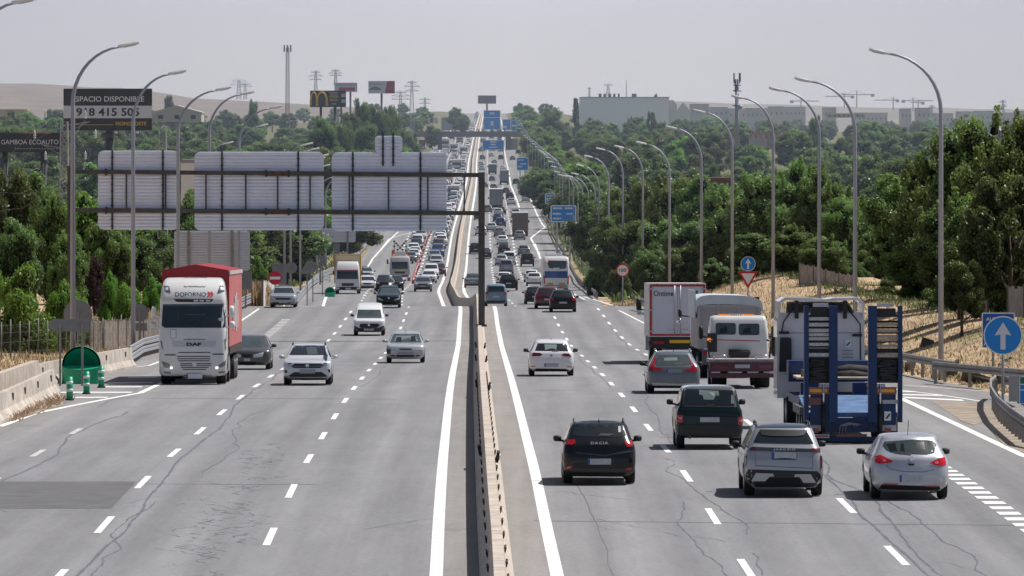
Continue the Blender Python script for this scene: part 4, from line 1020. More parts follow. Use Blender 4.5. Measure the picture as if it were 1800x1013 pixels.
# --- silver hatchback, far right
v = Veh('car', 'silver rounded hatchback with bright red lamps, farthest right on the road', 'car', 1601.6, 876.7, L=4.4).zoom(1260, 720, 4.084)
sp = paint('silver', (0.46, 0.47, 0.505), .3); v.car('hatch', .90, 1.50, .66, sp, rc=.3, bn=.12)
gw = v.panel('rear_window', [(1200,255),(1215,228),(1400,212),(1560,218),(1588,250),(1570,302),(1510,316),(1260,302),(1222,285)], GLASSC)
for pts in ([(1225,245),(1290,235),(1300,290),(1250,295)], [(1440,232),(1495,228),(1505,285),(1440,290)], [(1330,240),(1350,240),(1355,295),(1320,295)]): v.panel('headrest', pts, SEAT, .012, parent=gw)
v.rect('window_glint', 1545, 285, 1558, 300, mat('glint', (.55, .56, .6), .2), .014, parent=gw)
for pts in ([(1140,330),(1180,318),(1268,360),(1252,372),(1170,382),(1140,370)], [(1528,377),(1600,340),(1645,335),(1650,392),(1600,397),(1560,385)]):
    o = v.panel('tail_light', pts, mat('tail_bright', (.62, .01, .02), .12, coat=.8), .015)
    cx = sum(a for a, _ in pts) / len(pts); cy = sum(b for _, b in pts) / len(pts); sg = 1 if cx > 1400 else -1
    v.panel('reversing_lens', [(cx - sg*30, cy - 2), (cx - sg*5, cy - 10), (cx - sg*2, cy + 8), (cx - sg*26, cy + 10)], mat('pink_lens', (.75, .25, .28), .2), .02, parent=o)
v.plate(1312, 458, 1480, 510); v.badge(1400, 342, 17, CHROME); v.panel('handle', [(1372,378),(1422,378),(1416,392),(1380,392)], TRIM, .012)
v.panel('bumper_opening', [(1185,530),(1600,542),(1622,578),(1560,572),(1230,565),(1165,562)], UNDER, .012)
v.rect('reflector', 1196, 522, 1302, 529, TAIL, .014); v.panel('reflector', [(1488,537),(1592,541),(1592,548),(1488,543)], TAIL, .014)
v.panel('wiper', [(1280,302),(1300,292),(1405,305),(1400,314)], TRIM, .02); v.panel('tailgate_seam', [(1222,385),(1240,412),(1330,432),(1480,436),(1560,420),(1565,424),(1484,440),(1330,437),(1236,416),(1218,388)], mat('seam_grey', (.16, .165, .175), .4), .008)
b = MB(); b.cyl((-.03, .72, 1.48), (-.02, .66, 1.82), .008, 6); b.build('antenna', TRIM, v.root)
v.mirrors(TRIM, 1.0); v.side_glass(GLASSC); v.wheels((.85, 3.5), .33, .22)
# --- old dark green off-roader
v = Veh('car', 'old boxy dark green off-road car with an upright tail, behind the silver SUV', 'car', 1247.6, 789, L=4.45).zoom(1160, 650, 6.756)
gp_ = paint('bottle_green', (0.006, 0.019, 0.018), rough=.3)
v.car('box4', .905, 1.72, .735, gp_, rc=.10, bn=.02, bf=.03, roof=paint('roof_sky_sheen', (.085, .105, .12), rough=.2), zroof=1.72 * .94)  # roof colour lightened to grey-blue: the sky's reflection is put into it
v.panel('window_surround', [(262,205),(915,222),(958,440),(228,430)], mat('dark_brown_trim', (.055, .05, .052), .5), .004)
gw = v.panel('rear_window', [(322,222),(868,242),(888,412),(288,405)], GLASS, .012)
v.panel('see_through', [(470,235),(700,250),(708,302),(650,300),(640,352),(522,348),(510,300),(470,290)], mat('see_through', (.20, .25, .235), .2), .016, parent=gw)
v.panel('see_through', [(580,262),(650,268),(660,285),(640,318)], mat('see_bright', (.42, .46, .44), .2), .020, parent=gw)
v.panel('see_through', [(850,300),(876,290),(884,400),(845,395)], mat('see_through', (.2, .25, .235), .2), .016, parent=gw)
for pts in ([(197,520),(272,528),(272,618),(197,626)], [(920,560),(988,550),(990,650),(930,655)]):
    o = v.panel('tail_light', pts, TAIL, .02); cx = sum(a for a, _ in pts) / 4; cy = sum(b for _, b in pts) / 4; v.rect('reversing_lens', cx - 12, cy - 18, cx + 25, cy + 4, mat('pink_lens', (.75, .25, .28), .2), .026, parent=o)
v.plate(477, 558, 708, 615, blue=False); v.panel('tailgate_lower', [(205,520),(985,548),(985,560),(205,532)], UNDER, .008)
v.panel('rear_bumper', [(190,645),(985,662),(978,760),(880,790),(300,780),(200,735)], mat('bumper_black', (.014, .014, .015), .5), .03)
v.panel('wiper', [(540,412),(590,400),(655,408),(650,442),(545,440)], TRIM, .03)
v.mirrors(TRIM, 1.22, w=.19, h=.16); v.side_glass(GLASSC); v.wheels((.85, 3.4), .37, .22)
b = MB(); b.cyl((-.55, .25, .36), (-.55, .0, .34), .05, 10); b.build('exhaust', RUSTB, v.root)
# --- grey estate
v = Veh('car', 'grey estate car with tall L-shaped red tail lamps, in front of the green off-roader', 'car', 1185, 691.8, L=4.9).zoom(1100, 580, 5.993)
v.car('wagon', .94, 1.50, .66, paint('slate', (0.125, 0.14, 0.165), .3))
v.panel('rear_window', [(348,265),(660,260),(702,352),(690,370),(320,372),(302,345)], GLASSC)
v.panel('see_through', [(405,295),(545,290),(550,322),(410,326)], mat('see_soft', (.16, .19, .19), .3), .012)
for pts in ([(308,268),(326,275),(300,392),(388,404),(378,428),(240,425),(252,385),(288,350)], [(664,270),(690,330),(722,365),(750,400),(757,436),(622,430),(618,412),(702,400),(690,352)]): v.panel('tail_light', pts, TAIL, .018)
v.plate(430, 412, 592, 450, m=mat('plate_grey', (.22, .235, .26), .4)); v.panel('bumper_trim', [(270,590),(740,590),(735,612),(290,612)], UNDER, .012)
v.panel('chrome_strip', [(265,553),(560,565),(740,555),(740,572),(560,586),(290,582)], SILVERP, .014); v.panel('wiper', [(490,345),(520,345),(640,362),(520,368)], TRIM, .016)
v.mirrors(TRIM, 1.0); v.side_glass(); v.rails(CHROME, .62); v.antenna(.07); v.wheels((.95, 3.85), .35, .24)
# --- white hatchback
v = Veh('car', 'white hatchback with dark red lamps, alone in the lane beside the median', 'car', 969.4, 661.4, L=4.25).zoom(910, 580, 10.13)
v.car('hatch', .905, 1.46, .66, paint('white', (0.70, 0.70, 0.72)))
gw = v.panel('rear_window', [(358,240),(840,245),(880,270),(902,380),(308,372)], GLASS)
for pts in ([(405,275),(470,275),(480,370),(390,370)], [(710,285),(760,280),(765,375),(700,375)]): v.panel('headrest', pts, SEAT, .014, parent=gw)
v.panel('see_through', [(480,260),(700,262),(690,350),(620,330),(560,340),(490,360)], mat('see_through', (.2, .25, .235), .2), .012, parent=gw)
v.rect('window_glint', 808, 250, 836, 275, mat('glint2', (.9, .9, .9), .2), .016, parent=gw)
for pts in ([(275,405),(400,410),(443,440),(400,468),(250,465)], [(765,450),(830,418),(915,425),(962,480),(850,472)]): v.panel('tail_light', pts, mat('tail_wine', (.16, .006, .02), .15, coat=.8), .015)
for pts in ([(225,648),(320,638),(318,650),(225,660)], [(870,650),(962,655),(960,668),(888,664)]): v.panel('reflector', pts, TAIL, .012)
v.panel('bumper_opening', [(335,688),(860,695),(940,732),(885,772),(290,762),(268,722)], UNDER, .012); v.plate(475, 595, 725, 656, m=mat('plate_pale', (.36, .36, .42), .4)); v.badge(603, 450, 22, SILVERP, GLASS)
v.panel('wiper', [(610,380),(640,360),(740,365),(725,378)], TRIM, .02); v.mirrors(TRIM, 1.0); v.side_glass(); v.antenna(.06); v.wheels((.85, 3.45), .32, .22)

# ================================================================== NEAR CARS, LEFT CARRIAGEWAY (oncoming)
# --- silver crossover
v = Veh('car', 'silver crossover coming head-on with roof rails, right of the white lorry', 'car', 540, 677.4, L=4.25, face='front').zoom(480, 590, 10.13)
v.car('suv', .905, 1.51, .67, paint('bright_silver', (0.58, 0.59, 0.62), .2))
gw = v.panel('windscreen', [(347,194),(935,194),(978,356),(268,356)], GLASS)
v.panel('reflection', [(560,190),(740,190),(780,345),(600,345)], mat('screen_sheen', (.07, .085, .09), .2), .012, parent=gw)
for pts in ([(225,478),(368,485),(380,505),(318,528),(228,522)], [(862,500),(992,474),(988,512),(885,527)]):
    o = v.panel('headlight', pts, HEADL_, .014); cx = sum(a for a, _ in pts) / len(pts); v.rect('lens', cx - 40, 490, cx + 25, 510, TRIM, .02, parent=o)
v.panel('grille', [(385,495),(860,495),(902,530),(842,577),(368,577),(318,547)], TRIM, .014)
v.thin('grille_bar', 330, 545, 890, 545, 7, CHROME, .022); v.badge(608, 535, 30, CHROME, TRIM)
v.panel('lower_grille', [(285,708),(372,650),(862,645),(962,716),(942,732),(300,732)], TRIM, .014)
v.plate(475, 598, 750, 672, blue=False, m=mat('plate_mid', (.30, .31, .34), .4))
for pts in ([(205,610),(255,615),(240,668),(210,662)], [(972,605),(1016,600),(1016,672),(985,642)]): v.panel('fog_light', pts, TRIM, .014)
v.panel('bumper_lip', [(200,762),(1045,756),(1035,798),(205,800)], UNDER, .012); v.panel('skid_plate', [(225,722),(300,735),(940,735),(1000,720),(1000,748),(230,752)], SILVERP, .016)
v.rails(TRIM); v.mirrors(paint('bright_silver', (.58, .59, .62)), 1.05); v.side_glass(); v.wheels((.85, 3.4), .34, .22)
# --- old silver hatchback
v = Veh('car', 'old silver saloon with a dark damaged headlamp corner, in the inner oncoming lane', 'car', 712.6, 638.4, L=4.2, face='front').zoom(610, 490, 6.333)
v.car('hatch', .865, 1.40, .62, paint('old_silver', (0.46, 0.46, 0.48), .2))
gw = v.panel('windscreen', [(515,620),(795,620),(828,715),(472,715)], GLASSC)
v.panel('see_through', [(540,642),(755,640),(790,700),(700,690),(690,660),(615,660),(600,690),(520,700)], mat('see_soft', (.16, .19, .19), .3), .012, parent=gw)
for pts in ([(545,660),(600,655),(605,708),(540,708)], [(705,650),(755,640),(765,700),(700,700)]): v.panel('headrest', pts, SEAT, .018, parent=gw)
for pts in ([(492,770),(575,776),(570,798),(490,796)], [(730,778),(832,772),(836,796),(735,800)]): v.panel('headlight', pts, HEADL_, .014)
v.panel('grille', [(582,778),(720,778),(715,792),(590,792)], TRIM, .014); v.panel('damage', [(440,778),(486,792),(486,840),(444,842)], mat('damage_grey', (.05, .05, .055), .6), .016)
v.rect('number_plate', 560, 812, 742, 846, mat('plate_mid', (.3, .31, .34), .4), .02); v.panel('lower_grille', [(540,850),(760,850),(742,870),(560,870)], TRIM, .014)
for pts in ([(485,850),(530,850),(530,864),(490,864)], [(765,850),(812,850),(808,864),(765,864)]): v.panel('fog_light', pts, TRIM, .014)
v.panel('bumper_strip', [(490,802),(835,804),(835,812),(490,810)], mat('pale_strip', (.62, .62, .64), .35), .014)
v.mirrors(paint('old_silver', (.46, .46, .48)), .98); v.side_glass(GLASSC); v.wheels((.8, 3.4), .30, .19); v.antenna(.12, 2.3)
# --- white van
v = Veh('van', 'small white delivery van with black bumper, oncoming in the middle lane', 'van', 648.7, 590.3, L=4.4, face='front').zoom(610, 490, 6.333)
wp = paint('white', (0.70, 0.70, 0.72)); v.car('van', .90, 1.84, .72, wp)
v.panel('windscreen', [(118,350),(368,350),(386,440),(104,440)], GLASSC); v.panel('grille', [(150,500),(345,500),(368,520),(330,545),(150,545),(135,530)], TRIM, .014)
v.panel('front_bumper', [(80,520),(132,546),(340,546),(412,520),(410,600),(388,618),(92,618)], mat('dark_plastic', (.035, .037, .042), .55), .012)
for pts in ([(90,490),(135,500),(130,520),(84,516)], [(352,492),(398,488),(396,515),(356,516)]): v.panel('headlight', pts, HEADL_, .014)
v.badge(243, 515, 12, CHROME); v.plate(190, 550, 297, 576, blue=False); v.panel('lower_grille', [(180,585),(330,585),(320,600),(190,600)], UNDER, .016)
v.mirrors(TRIM, 1.15); v.side_glass(); v.wheels((.85, 3.6), .32, .2)
# --- dark green hatchback
v = Veh('car', 'dark green hatchback cresting the rise just behind the white delivery van', 'car', 683, 541, near=True, L=4.2, face='front').zoom(610, 490, 6.333)
v.car('hatch', .84, 1.46, .60, paint('dark_green', (0.012, 0.022, 0.024)))
v.panel('windscreen', [(382,105),(550,105),(580,180),(358,176)], GLASSC)
for pts in ([(338,200),(380,222),(405,240),(350,228)], [(590,205),(545,222),(520,238),(580,230)]): v.panel('headlight', pts, HEADL_, .016)
v.panel('grille', [(400,250),(530,250),(545,272),(390,272)], UNDER, .014); v.badge(465, 213, 9, CHROME); v.plate(420, 280, 510, 297, blue=False)
v.mirrors(TRIM, .98); v.side_glass(); v.wheels((.8, 3.4), .31, .2)
# --- dark saloon behind the red trailer
v = Veh('car', 'dark grey hatchback half hidden behind the red trailer', 'car', 438, 650, L=4.3, face='front').zoom(400, 440, 4)
v.car('hatch', .90, 1.45, .66, paint('warm_grey', (0.085, 0.082, 0.08), .3))
v.panel('windscreen', [(85,612),(215,612),(240,682),(70,682)], GLASSC); v.panel('headlight', [(180,735),(255,715),(245,750),(185,755)], HEADL_, .015); v.panel('headlight', [(50,720),(95,735),(90,755),(55,745)], HEADL_, .015)
v.panel('grille', [(105,730),(170,735),(165,755),(105,755)], TRIM, .014); v.plate(115, 760, 158, 780, blue=False); v.panel('lower_grille', [(80,785),(200,785),(190,810),(90,810)], UNDER, .014)
v.mirrors(TRIM, 1.0); v.side_glass(); v.wheels((.85, 3.45), .32, .21)
# --- silver saloon on the slip road
v = Veh('car', 'silver-grey saloon waiting on the left slip road beneath the no-entry sign', 'car', 497.7, 543, D=441, L=4.7, face='front').zoom(460, 440, 8.44)
v.p = 25.6; v.car('sedan', .90, 1.46, .64, paint('blue_silver', (0.36, 0.38, 0.42), .25))
v.panel('windscreen', [(190,585),(440,585),(478,658),(168,658)], GLASS)
for pts in ([(140,690),(195,722),(185,742),(135,728)], [(500,695),(440,725),(445,745),(500,732)]): v.panel('headlight', pts, HEADL_, .016)
v.panel('grille', [(200,728),(430,728),(415,752),(215,752)], TRIM, .014); v.plate(255, 772, 380, 800, blue=False); v.panel('lower_grille', [(150,790),(490,790),(480,832),(165,832)], TRIM, .014); v.thin('chrome_strip', 160, 805, 480, 802, 7, CHROME, .02)
v.mirrors(paint('blue_silver', (.36, .38, .42)), 1.0); v.side_glass(); v.wheels((.9, 3.7), .32, .22)
# ================================================================== LORRIES, COACH
def boxy(z0, z1, w, y0, y1, taper=0.0, r=.08):
    return [(z0, w, y0, y1), (z0 + .06, w, y0 - .0, y1), (z1 - r * 1.2, w - taper, y0, y1), (z1 - r * .45, w - taper - r * .12, y0 + r * .15, y1 - r * .15), (z1, w - taper - r * .6, y0 + r * .6, y1 - r * .6)]
TRUCKW = paint('lorry_white', (0.66, 0.655, 0.64))
def tyre_row(v, ys, W, r=.5, w=.32, rim=RIM, dual=False): v.wheels(ys, r, w, W, rim, dual)
# --- white articulated lorry with red trailer, oncoming
v = Veh('lorry', 'white articulated lorry with a red curtain trailer, oncoming on the left', 'lorry', 338, 676, L=16, face='front').zoom(260, 460, 4.406)
v.bvh = None
cab = [(.32,1.18,.10,2.2),(.42,1.26,.03,2.25),(.9,1.28,.0,2.3),(1.5,1.285,.02,2.3),(2.0,1.28,.05,2.3),(2.15,1.27,.08,2.3),(3.0,1.25,.22,2.3),(3.08,1.25,.21,2.3),(3.2,1.24,.20,2.3),(3.6,1.20,.42,2.3),(3.85,1.15,.70,2.3),(3.97,1.08,.95,2.3),(4.02,1.0,1.2,2.25)]
v.hull(cab, TRUCKW, 'cab', rc=.22, bn=.10, bf=.14, smooth=True); v.W, v.H = 1.28, 4.0
gw = v.panel('windscreen', [(112,330),(604,326),(611,498),(585,512),(128,512),(104,496)], GLASS)
v.thin('wiper', 130, 500, 360, 470, 5, TRIM, .02, ); v.thin('wiper', 380, 500, 560, 478, 5, TRIM, .02); v.panel('sticker', [(540,440),(575,430),(588,455),(550,460)], mat('sticker', (.35,.38,.38), .5), .014, parent=gw); v.thin('steering_wheel', 285, 408, 450, 412, 5, mat('grey_sheen2', (.10,.11,.12), .5), .014, )
o = v.panel('sun_visor', [(195,292),(506,292),(482,314),(226,312)], SBLACK, .05)
for x in (370, 415, 463): v.panel('marker_lamp', [(x-18,296),(x+18,296),(x+16,308),(x-16,308)], HEADL_, .07, parent=o)
for pts in ([(116,185),(160,192),(172,245),(132,232)], [(552,185),(592,182),(586,234),(532,248)]):
    o = v.panel('roof_lamp', pts, mat('lamp_smoke', (.10,.105,.13), .15, coat=.6), .012); cx = sum(p_[0] for p_ in pts) / 4; v.panel('lens', [(cx-14,200),(cx+10,200),(cx+10,222),(cx-14,222)], HEADL_, .018, parent=o)
BLU = mat('letter_navy', (0.012, 0.035, 0.16), .45); RD = mat('letter_red', (0.55, 0.02, 0.03), .45)
v.letters('DOFORNO', 328, 272, 35, 240, BLU, .03, bold=.015)
for dx in (0, 22): v.panel('chevron', [(455+dx,234),(470+dx,234),(486+dx,253),(466+dx,273),(452+dx,273),(470+dx,253)], RD, .02)
v.rect('roof_hatch', 265, 112, 450, 126, mat('hatch_grey', (.28,.275,.26), .5), .02)
for y, a, b in ((703,235,482),(734,225,482),(752,225,482),(768,235,478),(788,250,345),(788,375,490),(802,250,345),(802,375,490),(818,255,470),(834,270,450)): v.thin('grille_slot', a, y, b, y, 7, mat('slot_dark', (.03,.034,.04), .5), .010)
v.letters('DAF', 356, 652, 24, 116, SBLACK, .03, bold=.05); v.thin('panel_gap', 275, 601, 445, 601, 5, TRIM); v.thin('panel_gap', 130, 722, 215, 722, 9, TRIM); v.thin('panel_gap', 500, 716, 586, 716, 9, TRIM)
v.panel('badge_panel', [(185,612),(530,612),(520,660),(195,660)], mat('pale_grey_panel', (.50,.50,.52), .35, coat=.5), .008)
for pts in ([(105,768),(165,790),(172,826),(124,822)], [(545,802),(612,758),(606,800),(558,822)]):
    o = v.panel('headlight', pts, mat('headlamp_deep', (.16,.16,.155), .1, coat=.8), .012); cx = 180 if pts[0][0] < 300 else 533; v.panel('running_lamp', [(cx-9,814),(cx+9,814),(cx+9,830),(cx-9,830)], HEADON, .02, parent=o)
for pts in ([(118,850),(170,852),(178,866),(128,866)], [(540,852),(596,848),(590,864),(548,866)]): v.panel('fog_light', pts, mat('fog_grey', (.2,.2,.2), .2), .012)
v.panel('step_recess', [(96,615),(106,610),(120,690),(104,660)], mat('slot_grey', (.2,.2,.2), .5), .012); v.panel('step_recess', [(590,600),(610,595),(612,680),(598,690)], mat('slot_grey', (.2,.2,.2), .5), .012)
v.rect('document', 175, 527, 215, 590, mat('paper', (.7,.7,.7), .6), .012); v.rect('document_edge', 172, 524, 218, 593, mat('seam_grey', (.16,.165,.175), .4), .009)
v.plate(300, 868, 420, 905, m=mat('plate_pale2', (.6,.62,.66), .4)); v.panel('bumper_recess', [(232,880),(300,878),(300,898),(240,896)], TRIM, .012); v.panel('bumper_recess', [(420,880),(492,880),(486,898),(420,898)], TRIM, .012)
v.panel('lower_valance', [(85,893),(650,893),(648,930),(88,930)], UNDER, .01)
for sd, z1, z2 in ((-1, 2.72, 2.22), (1, 2.75, 2.25)):
    m_ = v.mirror(sd, z1, .45, TRUCKW, w=.20, h=.46, x=1.47); v.mirror(sd, z2, .40, TRUCKW, w=.22, h=.28, x=1.49)
tyre_row(v, (1.35, 4.9), 1.24, .52, .36)
v.part_box('chassis', (0, 6, .75), (1.1, 11, .35), UNDER)
REDT = mat('red_curtain', (0.30, 0.012, 0.020), 0.55, noise=.08, nscale=1.5); REDS = mat('pale_red_curtain', (0.46, 0.135, 0.13), 0.6, noise=.10, nscale=.7)  # side curtain in a paler red than the trailer body
b = MB(); W = 1.275; b.prism([(-W, 1.25), (W, 1.25), (W, 4.22), (W*.98, 4.30), (0, 4.52), (-W*.98, 4.30), (-W, 4.22)], 'y', 2.75, 16.2); tb = b.build('trailer_body', REDT, v.root)
b = MB()
for i in range(24): y = 2.8 + i * .56; b.add([(W + .012 + .018 * (i % 2), y, 1.38), (W + .012 + .018 * ((i + 1) % 2), y + .56, 1.38), (W + .012 + .018 * ((i + 1) % 2), y + .56, 4.12), (W + .012 + .018 * (i % 2), y, 4.12)], [(0, 1, 2, 3)])
b.build('side_curtain', REDS, tb)
b = MB(); b.box((W + .02, 9.4, 4.20), (.06, 13.3, .14)); b.build('top_rail', mat('rail_pale', (.45,.42,.39), .6, noise=.2), tb)
b = MB(); b.box((W + .01, 9.4, 1.22), (.06, 13.3, .26)); b.build('side_rail', mat('side_rail_dark', (.05,.03,.03), .7), tb)
b = MB()
for i, (h0, h1) in enumerate(((2.0, 3.0), (2.1, 3.3), (1.9, 3.4), (2.0, 3.1))): b.add([(W + .05, 6.2 + i * 1.4, h0), (W + .05, 7.1 + i * 1.4, h0), (W + .05, 7.1 + i * 1.4, h1), (W + .05, 6.2 + i * 1.4, h1)], [(0, 1, 2, 3)])
b.build('lettering', mat('faded_white', (.62,.52,.50), .6), tb, fix=False)
tyre_row(v, (9.8, 11.1, 12.4), 1.26, .5, .36); v.part_box('side_tank', (1.0, 3.6, .75), (.5, 1.2, .6), GALV)
# --- yellow-bodied box lorry, oncoming
v = Veh('lorry', 'white-cabbed lorry with a tall yellow box body, oncoming in the far left lane', 'lorry', 611, 517, L=9, face='front').zoom(400, 440, 4)
v.hull([(.35,1.1,.05,1.9),(.5,1.15,0,1.9),(1.2,1.16,.0,1.9),(1.9,1.15,.08,1.9),(2.55,1.08,.3,1.9),(2.75,1.04,.42,1.9),(3.0,.98,.6,1.9),(3.05,.9,.7,1.9)], TRUCKW, 'cab', rc=.16); v.W, v.H = 1.15, 3
v.panel('windscreen', [(768,148),(915,148),(918,203),(768,203)], GLASS); v.panel('grille', [(800,232),(890,232),(885,252),(805,252)], TRIM, .014)
v.panel('bumper', [(760,258),(935,258),(932,290),(762,290)], UNDER, .014); v.panel('sun_visor', [(765,140),(918,138),(915,150),(768,150)], mat('visor_red', (.20,.03,.06), .4), .03); v.plate(828, 264, 868, 275, blue=False)
for x in (768, 908): v.rect('headlight', x, 262, x + 18, 274, HEADL_, .02)
YB = mat('ochre_box', (.50,.27,.06), .6, noise=.1); b = MB(); b.box((-.02, 5.6, 2.35), (2.52, 7.0, 2.7)); bo = b.build('box_body', YB, v.root); b = MB(); b.box((-.02, 2.07, 2.36), (2.3, .03, 2.5)); b.box((-.02, 2.05, 3.7), (2.56, .08, .10)); b.build('front_frame', mat('cream_frame', (.58,.46,.30), .6), bo)
v.mirror(-1, 2.0, .5, TRIM, .16, .42, 1.34); v.mirror(1, 2.0, .5, TRIM, .16, .42, 1.34); tyre_row(v, (1.2, 6.2), 1.18, .45, .3); v.part_box('chassis', (0, 5, .7), (.9, 8, .3), UNDER)
# --- cone-laying works lorry
v = Veh('lorry', 'works lorry carrying a folded black lamp frame above its cab, beside the line of cones', 'lorry', 703, 493, L=8, face='front').zoom(660, 420, 8.44)
v.hull([(.4,1.12,.05,1.9),(.5,1.2,0,1.9),(1.2,1.22,.0,1.9),(1.75,1.2,.06,1.9),(2.6,1.14,.25,1.9),(2.75,1.1,.32,1.9),(2.85,1.0,.5,1.9)], mat('works_grey', (.40,.40,.40), .5), 'cab', rc=.14); v.W, v.H = 1.2, 2.8
v.panel('windscreen', [(240,345),(478,340),(478,448),(248,450)], GLASS); v.rect('yellow_band', 312, 457, 410, 472, mat('warn_yellow', (.65,.6,.03), .5), .014); v.panel('grille', [(275,485),(450,485),(430,515),(300,515)], TRIM, .014)
v.panel('bumper', [(240,540),(480,540),(480,580),(245,580)], TRIM, .014); v.part_box('cab_top_box', (0, 1.2, 3.15), (1.3, 1.2, .5), TRUCKW)
for sd in (-1, 1): v.part_box('beacon', (sd * .75, .8, 2.98), (.22, .22, .18), AMBER); v.mirror(sd, 2.2, .5, TRIM, .22, .6, 1.48)
b = MB(); a_ = .62
for x, z in [(-.7,3.5),(-.7,4.0),(-.7,4.6),(.7,3.5),(.7,4.0),(.7,4.6),(-.45,4.35),(.45,4.35),(-.25,4.1),(.25,4.1),(0,3.85),(-.3,3.6),(.3,3.6)]: b.cyl((x, 2.0, z), (x, 2.1, z), .13, 8)
for p_, q_ in (((-.7,3.3),(-.7,4.7)),((.7,3.3),(.7,4.7)),((-.7,4.6),(.3,3.5)),((.7,4.6),(-.3,3.5))): b.bar((p_[0], 2.1, p_[1]), (q_[0], 2.1, q_[1]), .07)
b.build('lamp_frame', TRIM, v.root); v.part_box('flat_bed', (0, 5, 1.1), (2.4, 6, .3), mat('works_grey', (.4,.4,.4), .5)); tyre_row(v, (1.2, 5.5), 1.2, .48, .3); v.part_box('striped_board', (-.8, 1.9, 3.2), (.4, .1, .8), mat('board_pink', (.55,.25,.22), .5))

# --- low-loader seen from behind
v = Veh('lorry', 'blue low-loader lorry with two raised loading ramps and a white tractor cab', 'lorry', 1499.5, 779, L=17); v.D += .85; v.root.location.y += .3
v.zx, v.zy, v.zk = 1330, 630, 5.993
BL = mat('loader_blue', (0.004, 0.030, 0.112), 0.5, noise=.35, nscale=3); BL2 = mat('worn_blue', (0.09, 0.16, 0.30), 0.6, noise=.4, nscale=2); TAN = mat('deck_timber', (0.50, 0.40, 0.30), 0.8, noise=.3, nscale=2); RUNG = mat('ramp_rung', (0.50, 0.49, 0.48), 0.6, noise=.45, nscale=25)
MUD = mat('muddy_tread', (0.045, 0.043, 0.042), .9, noise=.5, nscale=6)
def lx(x): return (x - v.xc) / v.p
def lz(y): return (v.yg - y) / v.p
# chassis tail between the ramps
b = MB(); b.box((0, .35, (lz(760) + lz(735)) / 2), (lx(1545) - lx(1455), .35, lz(735) - lz(760))); b.build('tail_beam', BL, v.root)
b = MB(); b.box((lx(1499), .17, lz(766)), (.85, .03, .09)); b.build('reflector_strip', TAILD, v.root)
b = MB(); b.box((0, .3, lz(772)), (2.75, .3, .12)); b.build('bumper_beam', BL, v.root)
rp_ = []
for x0, x1, right in ((1414, 1473, False), (1527, 1587, True)):
    t = empty('loading_ramp', (0, 0, 0)); t.parent = v.root; X0, X1 = lx(x0), lx(x1); zt, zb = lz(537), lz(742)
    b = MB()
    lw = .13 if not right else .24; rw = .24 if not right else .12
    b.box((X0 + lw / 2, 0, (zt + zb) / 2), (lw, .32, zt - zb)); b.box((X1 - rw / 2, 0, (zt + zb) / 2), (rw, .32, zt - zb)); b.build('ramp_frame', BL, t)
    b = MB(); b.box(((X0 + X1) / 2, .04, lz(715)), (X1 - X0 - lw - rw, .2, lz(678) - lz(742))); b.build('ramp_foot', BL, t)
    b = MB(); b.box(((X0 + X1) / 2, 0, zt + .02), ((X1 - X0) * .45, .26, .10)); b.build('ramp_tip', GALV, t)
    b = MB(); b.box(((X0 + X1) / 2, .06, lz(548)), (X1 - X0 - lw - rw, .18, .20)); b.build('tip_plate', TRIM, t)
    xm_, wd = (X0 + lw + X1 - rw) / 2, X1 - X0 - lw - rw
    for y in ((560, 570, 581, 588, 595, 605, 623) if not right else (570, 581, 591, 597, 608, 625)): 
        b = MB(); b.box((xm_, 0, lz(y)), (wd, .22, .085)); b.build('rung', RUNG if not right else mat('rung_tan', (.42,.34,.26), .7, noise=.45, nscale=25), t)
    for y in (555, 565, 575.5, 584.5, 591.5, 600, 609, 614, 618, 629): b = MB(); b.box((xm_, .05, lz(y)), (wd, .12, .062)); b.build('cross_bar', TRIM, t)
    b = MB()
    b.box((xm_, .08, lz(652)), (wd, .1, lz(632) - lz(674)))
    for i in range(9): b.box((xm_ + R.uniform(-.1, .1), .02, lz(634 + i * 4.4)), (wd * R.uniform(.6, 1), .16, .05), Matrix.Rotation(R.uniform(-.12, .12), 3, 'Y'))
    b.build('muddy_grip', MUD, t)
    z0, z1 = lz(692.5), lz(680); b = MB(); xa, xb = (lx(1420), lx(1458)) if not right else (lx(1540), lx(1577)); b.box(((xa + xb) / 2, -.075, (z0 + z1) / 2), (xb - xa, .02, z1 - z0), m=0); b.box(((xa + xb) / 2, -.092, (z0 + z1) / 2), (xb - xa - .12, .02, z1 - z0 - .11), m=1); b.build('marker_board', [TAIL, YEL], t)
    xr = lx(1448) if not right else lx(1548); b = MB(); b.cyl((xr, -.12, lz(713)), (xr, -.12, lz(675)), .035, 10); o = b.build('ram_rod', CHROME, t); b = MB(); b.cyl((xr, -.12, lz(760)), (xr, -.12, lz(713)), .06, 10); b.build('ram_cylinder', TRIM, t)
b = MB(); b.box((lx(1432), -.11, lz(705)), (lx(1444) - lx(1422), .02, .2)); b.build('red_panel', TAILD, v.root)
b = MB(); b.box((lx(1568), -.11, lz(706)), (lx(1583) - lx(1551), .02, .11)); b.build('number_plate', PLATE, v.root)
b = MB(); b.box((lx(1561), -.11, lz(731)), (.19, .02, .26), m=0); b.prism([(lx(1557), lz(735)), (lx(1564), lz(726)), (lx(1566), lz(728)), (lx(1560), lz(736))], 'y', -.128, -.122, 1); b.build('sticker', [SWHITE, SBLACK], v.root)
for xa, xb in ((1420, 1444), (1551, 1577)):
    b = MB(); b.box(((lx(xa) + lx(xb)) / 2, .05, lz(749)), (lx(xb) - lx(xa), .06, .28)); b.build('light_plate', mat('plate_white', (.55,.55,.55), .5, noise=.15), v.root)
for x in (1434, 1562): b = MB(); b.box((lx(x), .0, lz(757)), (.17, .05, .12)); b.build('tail_light', TAIL, v.root)
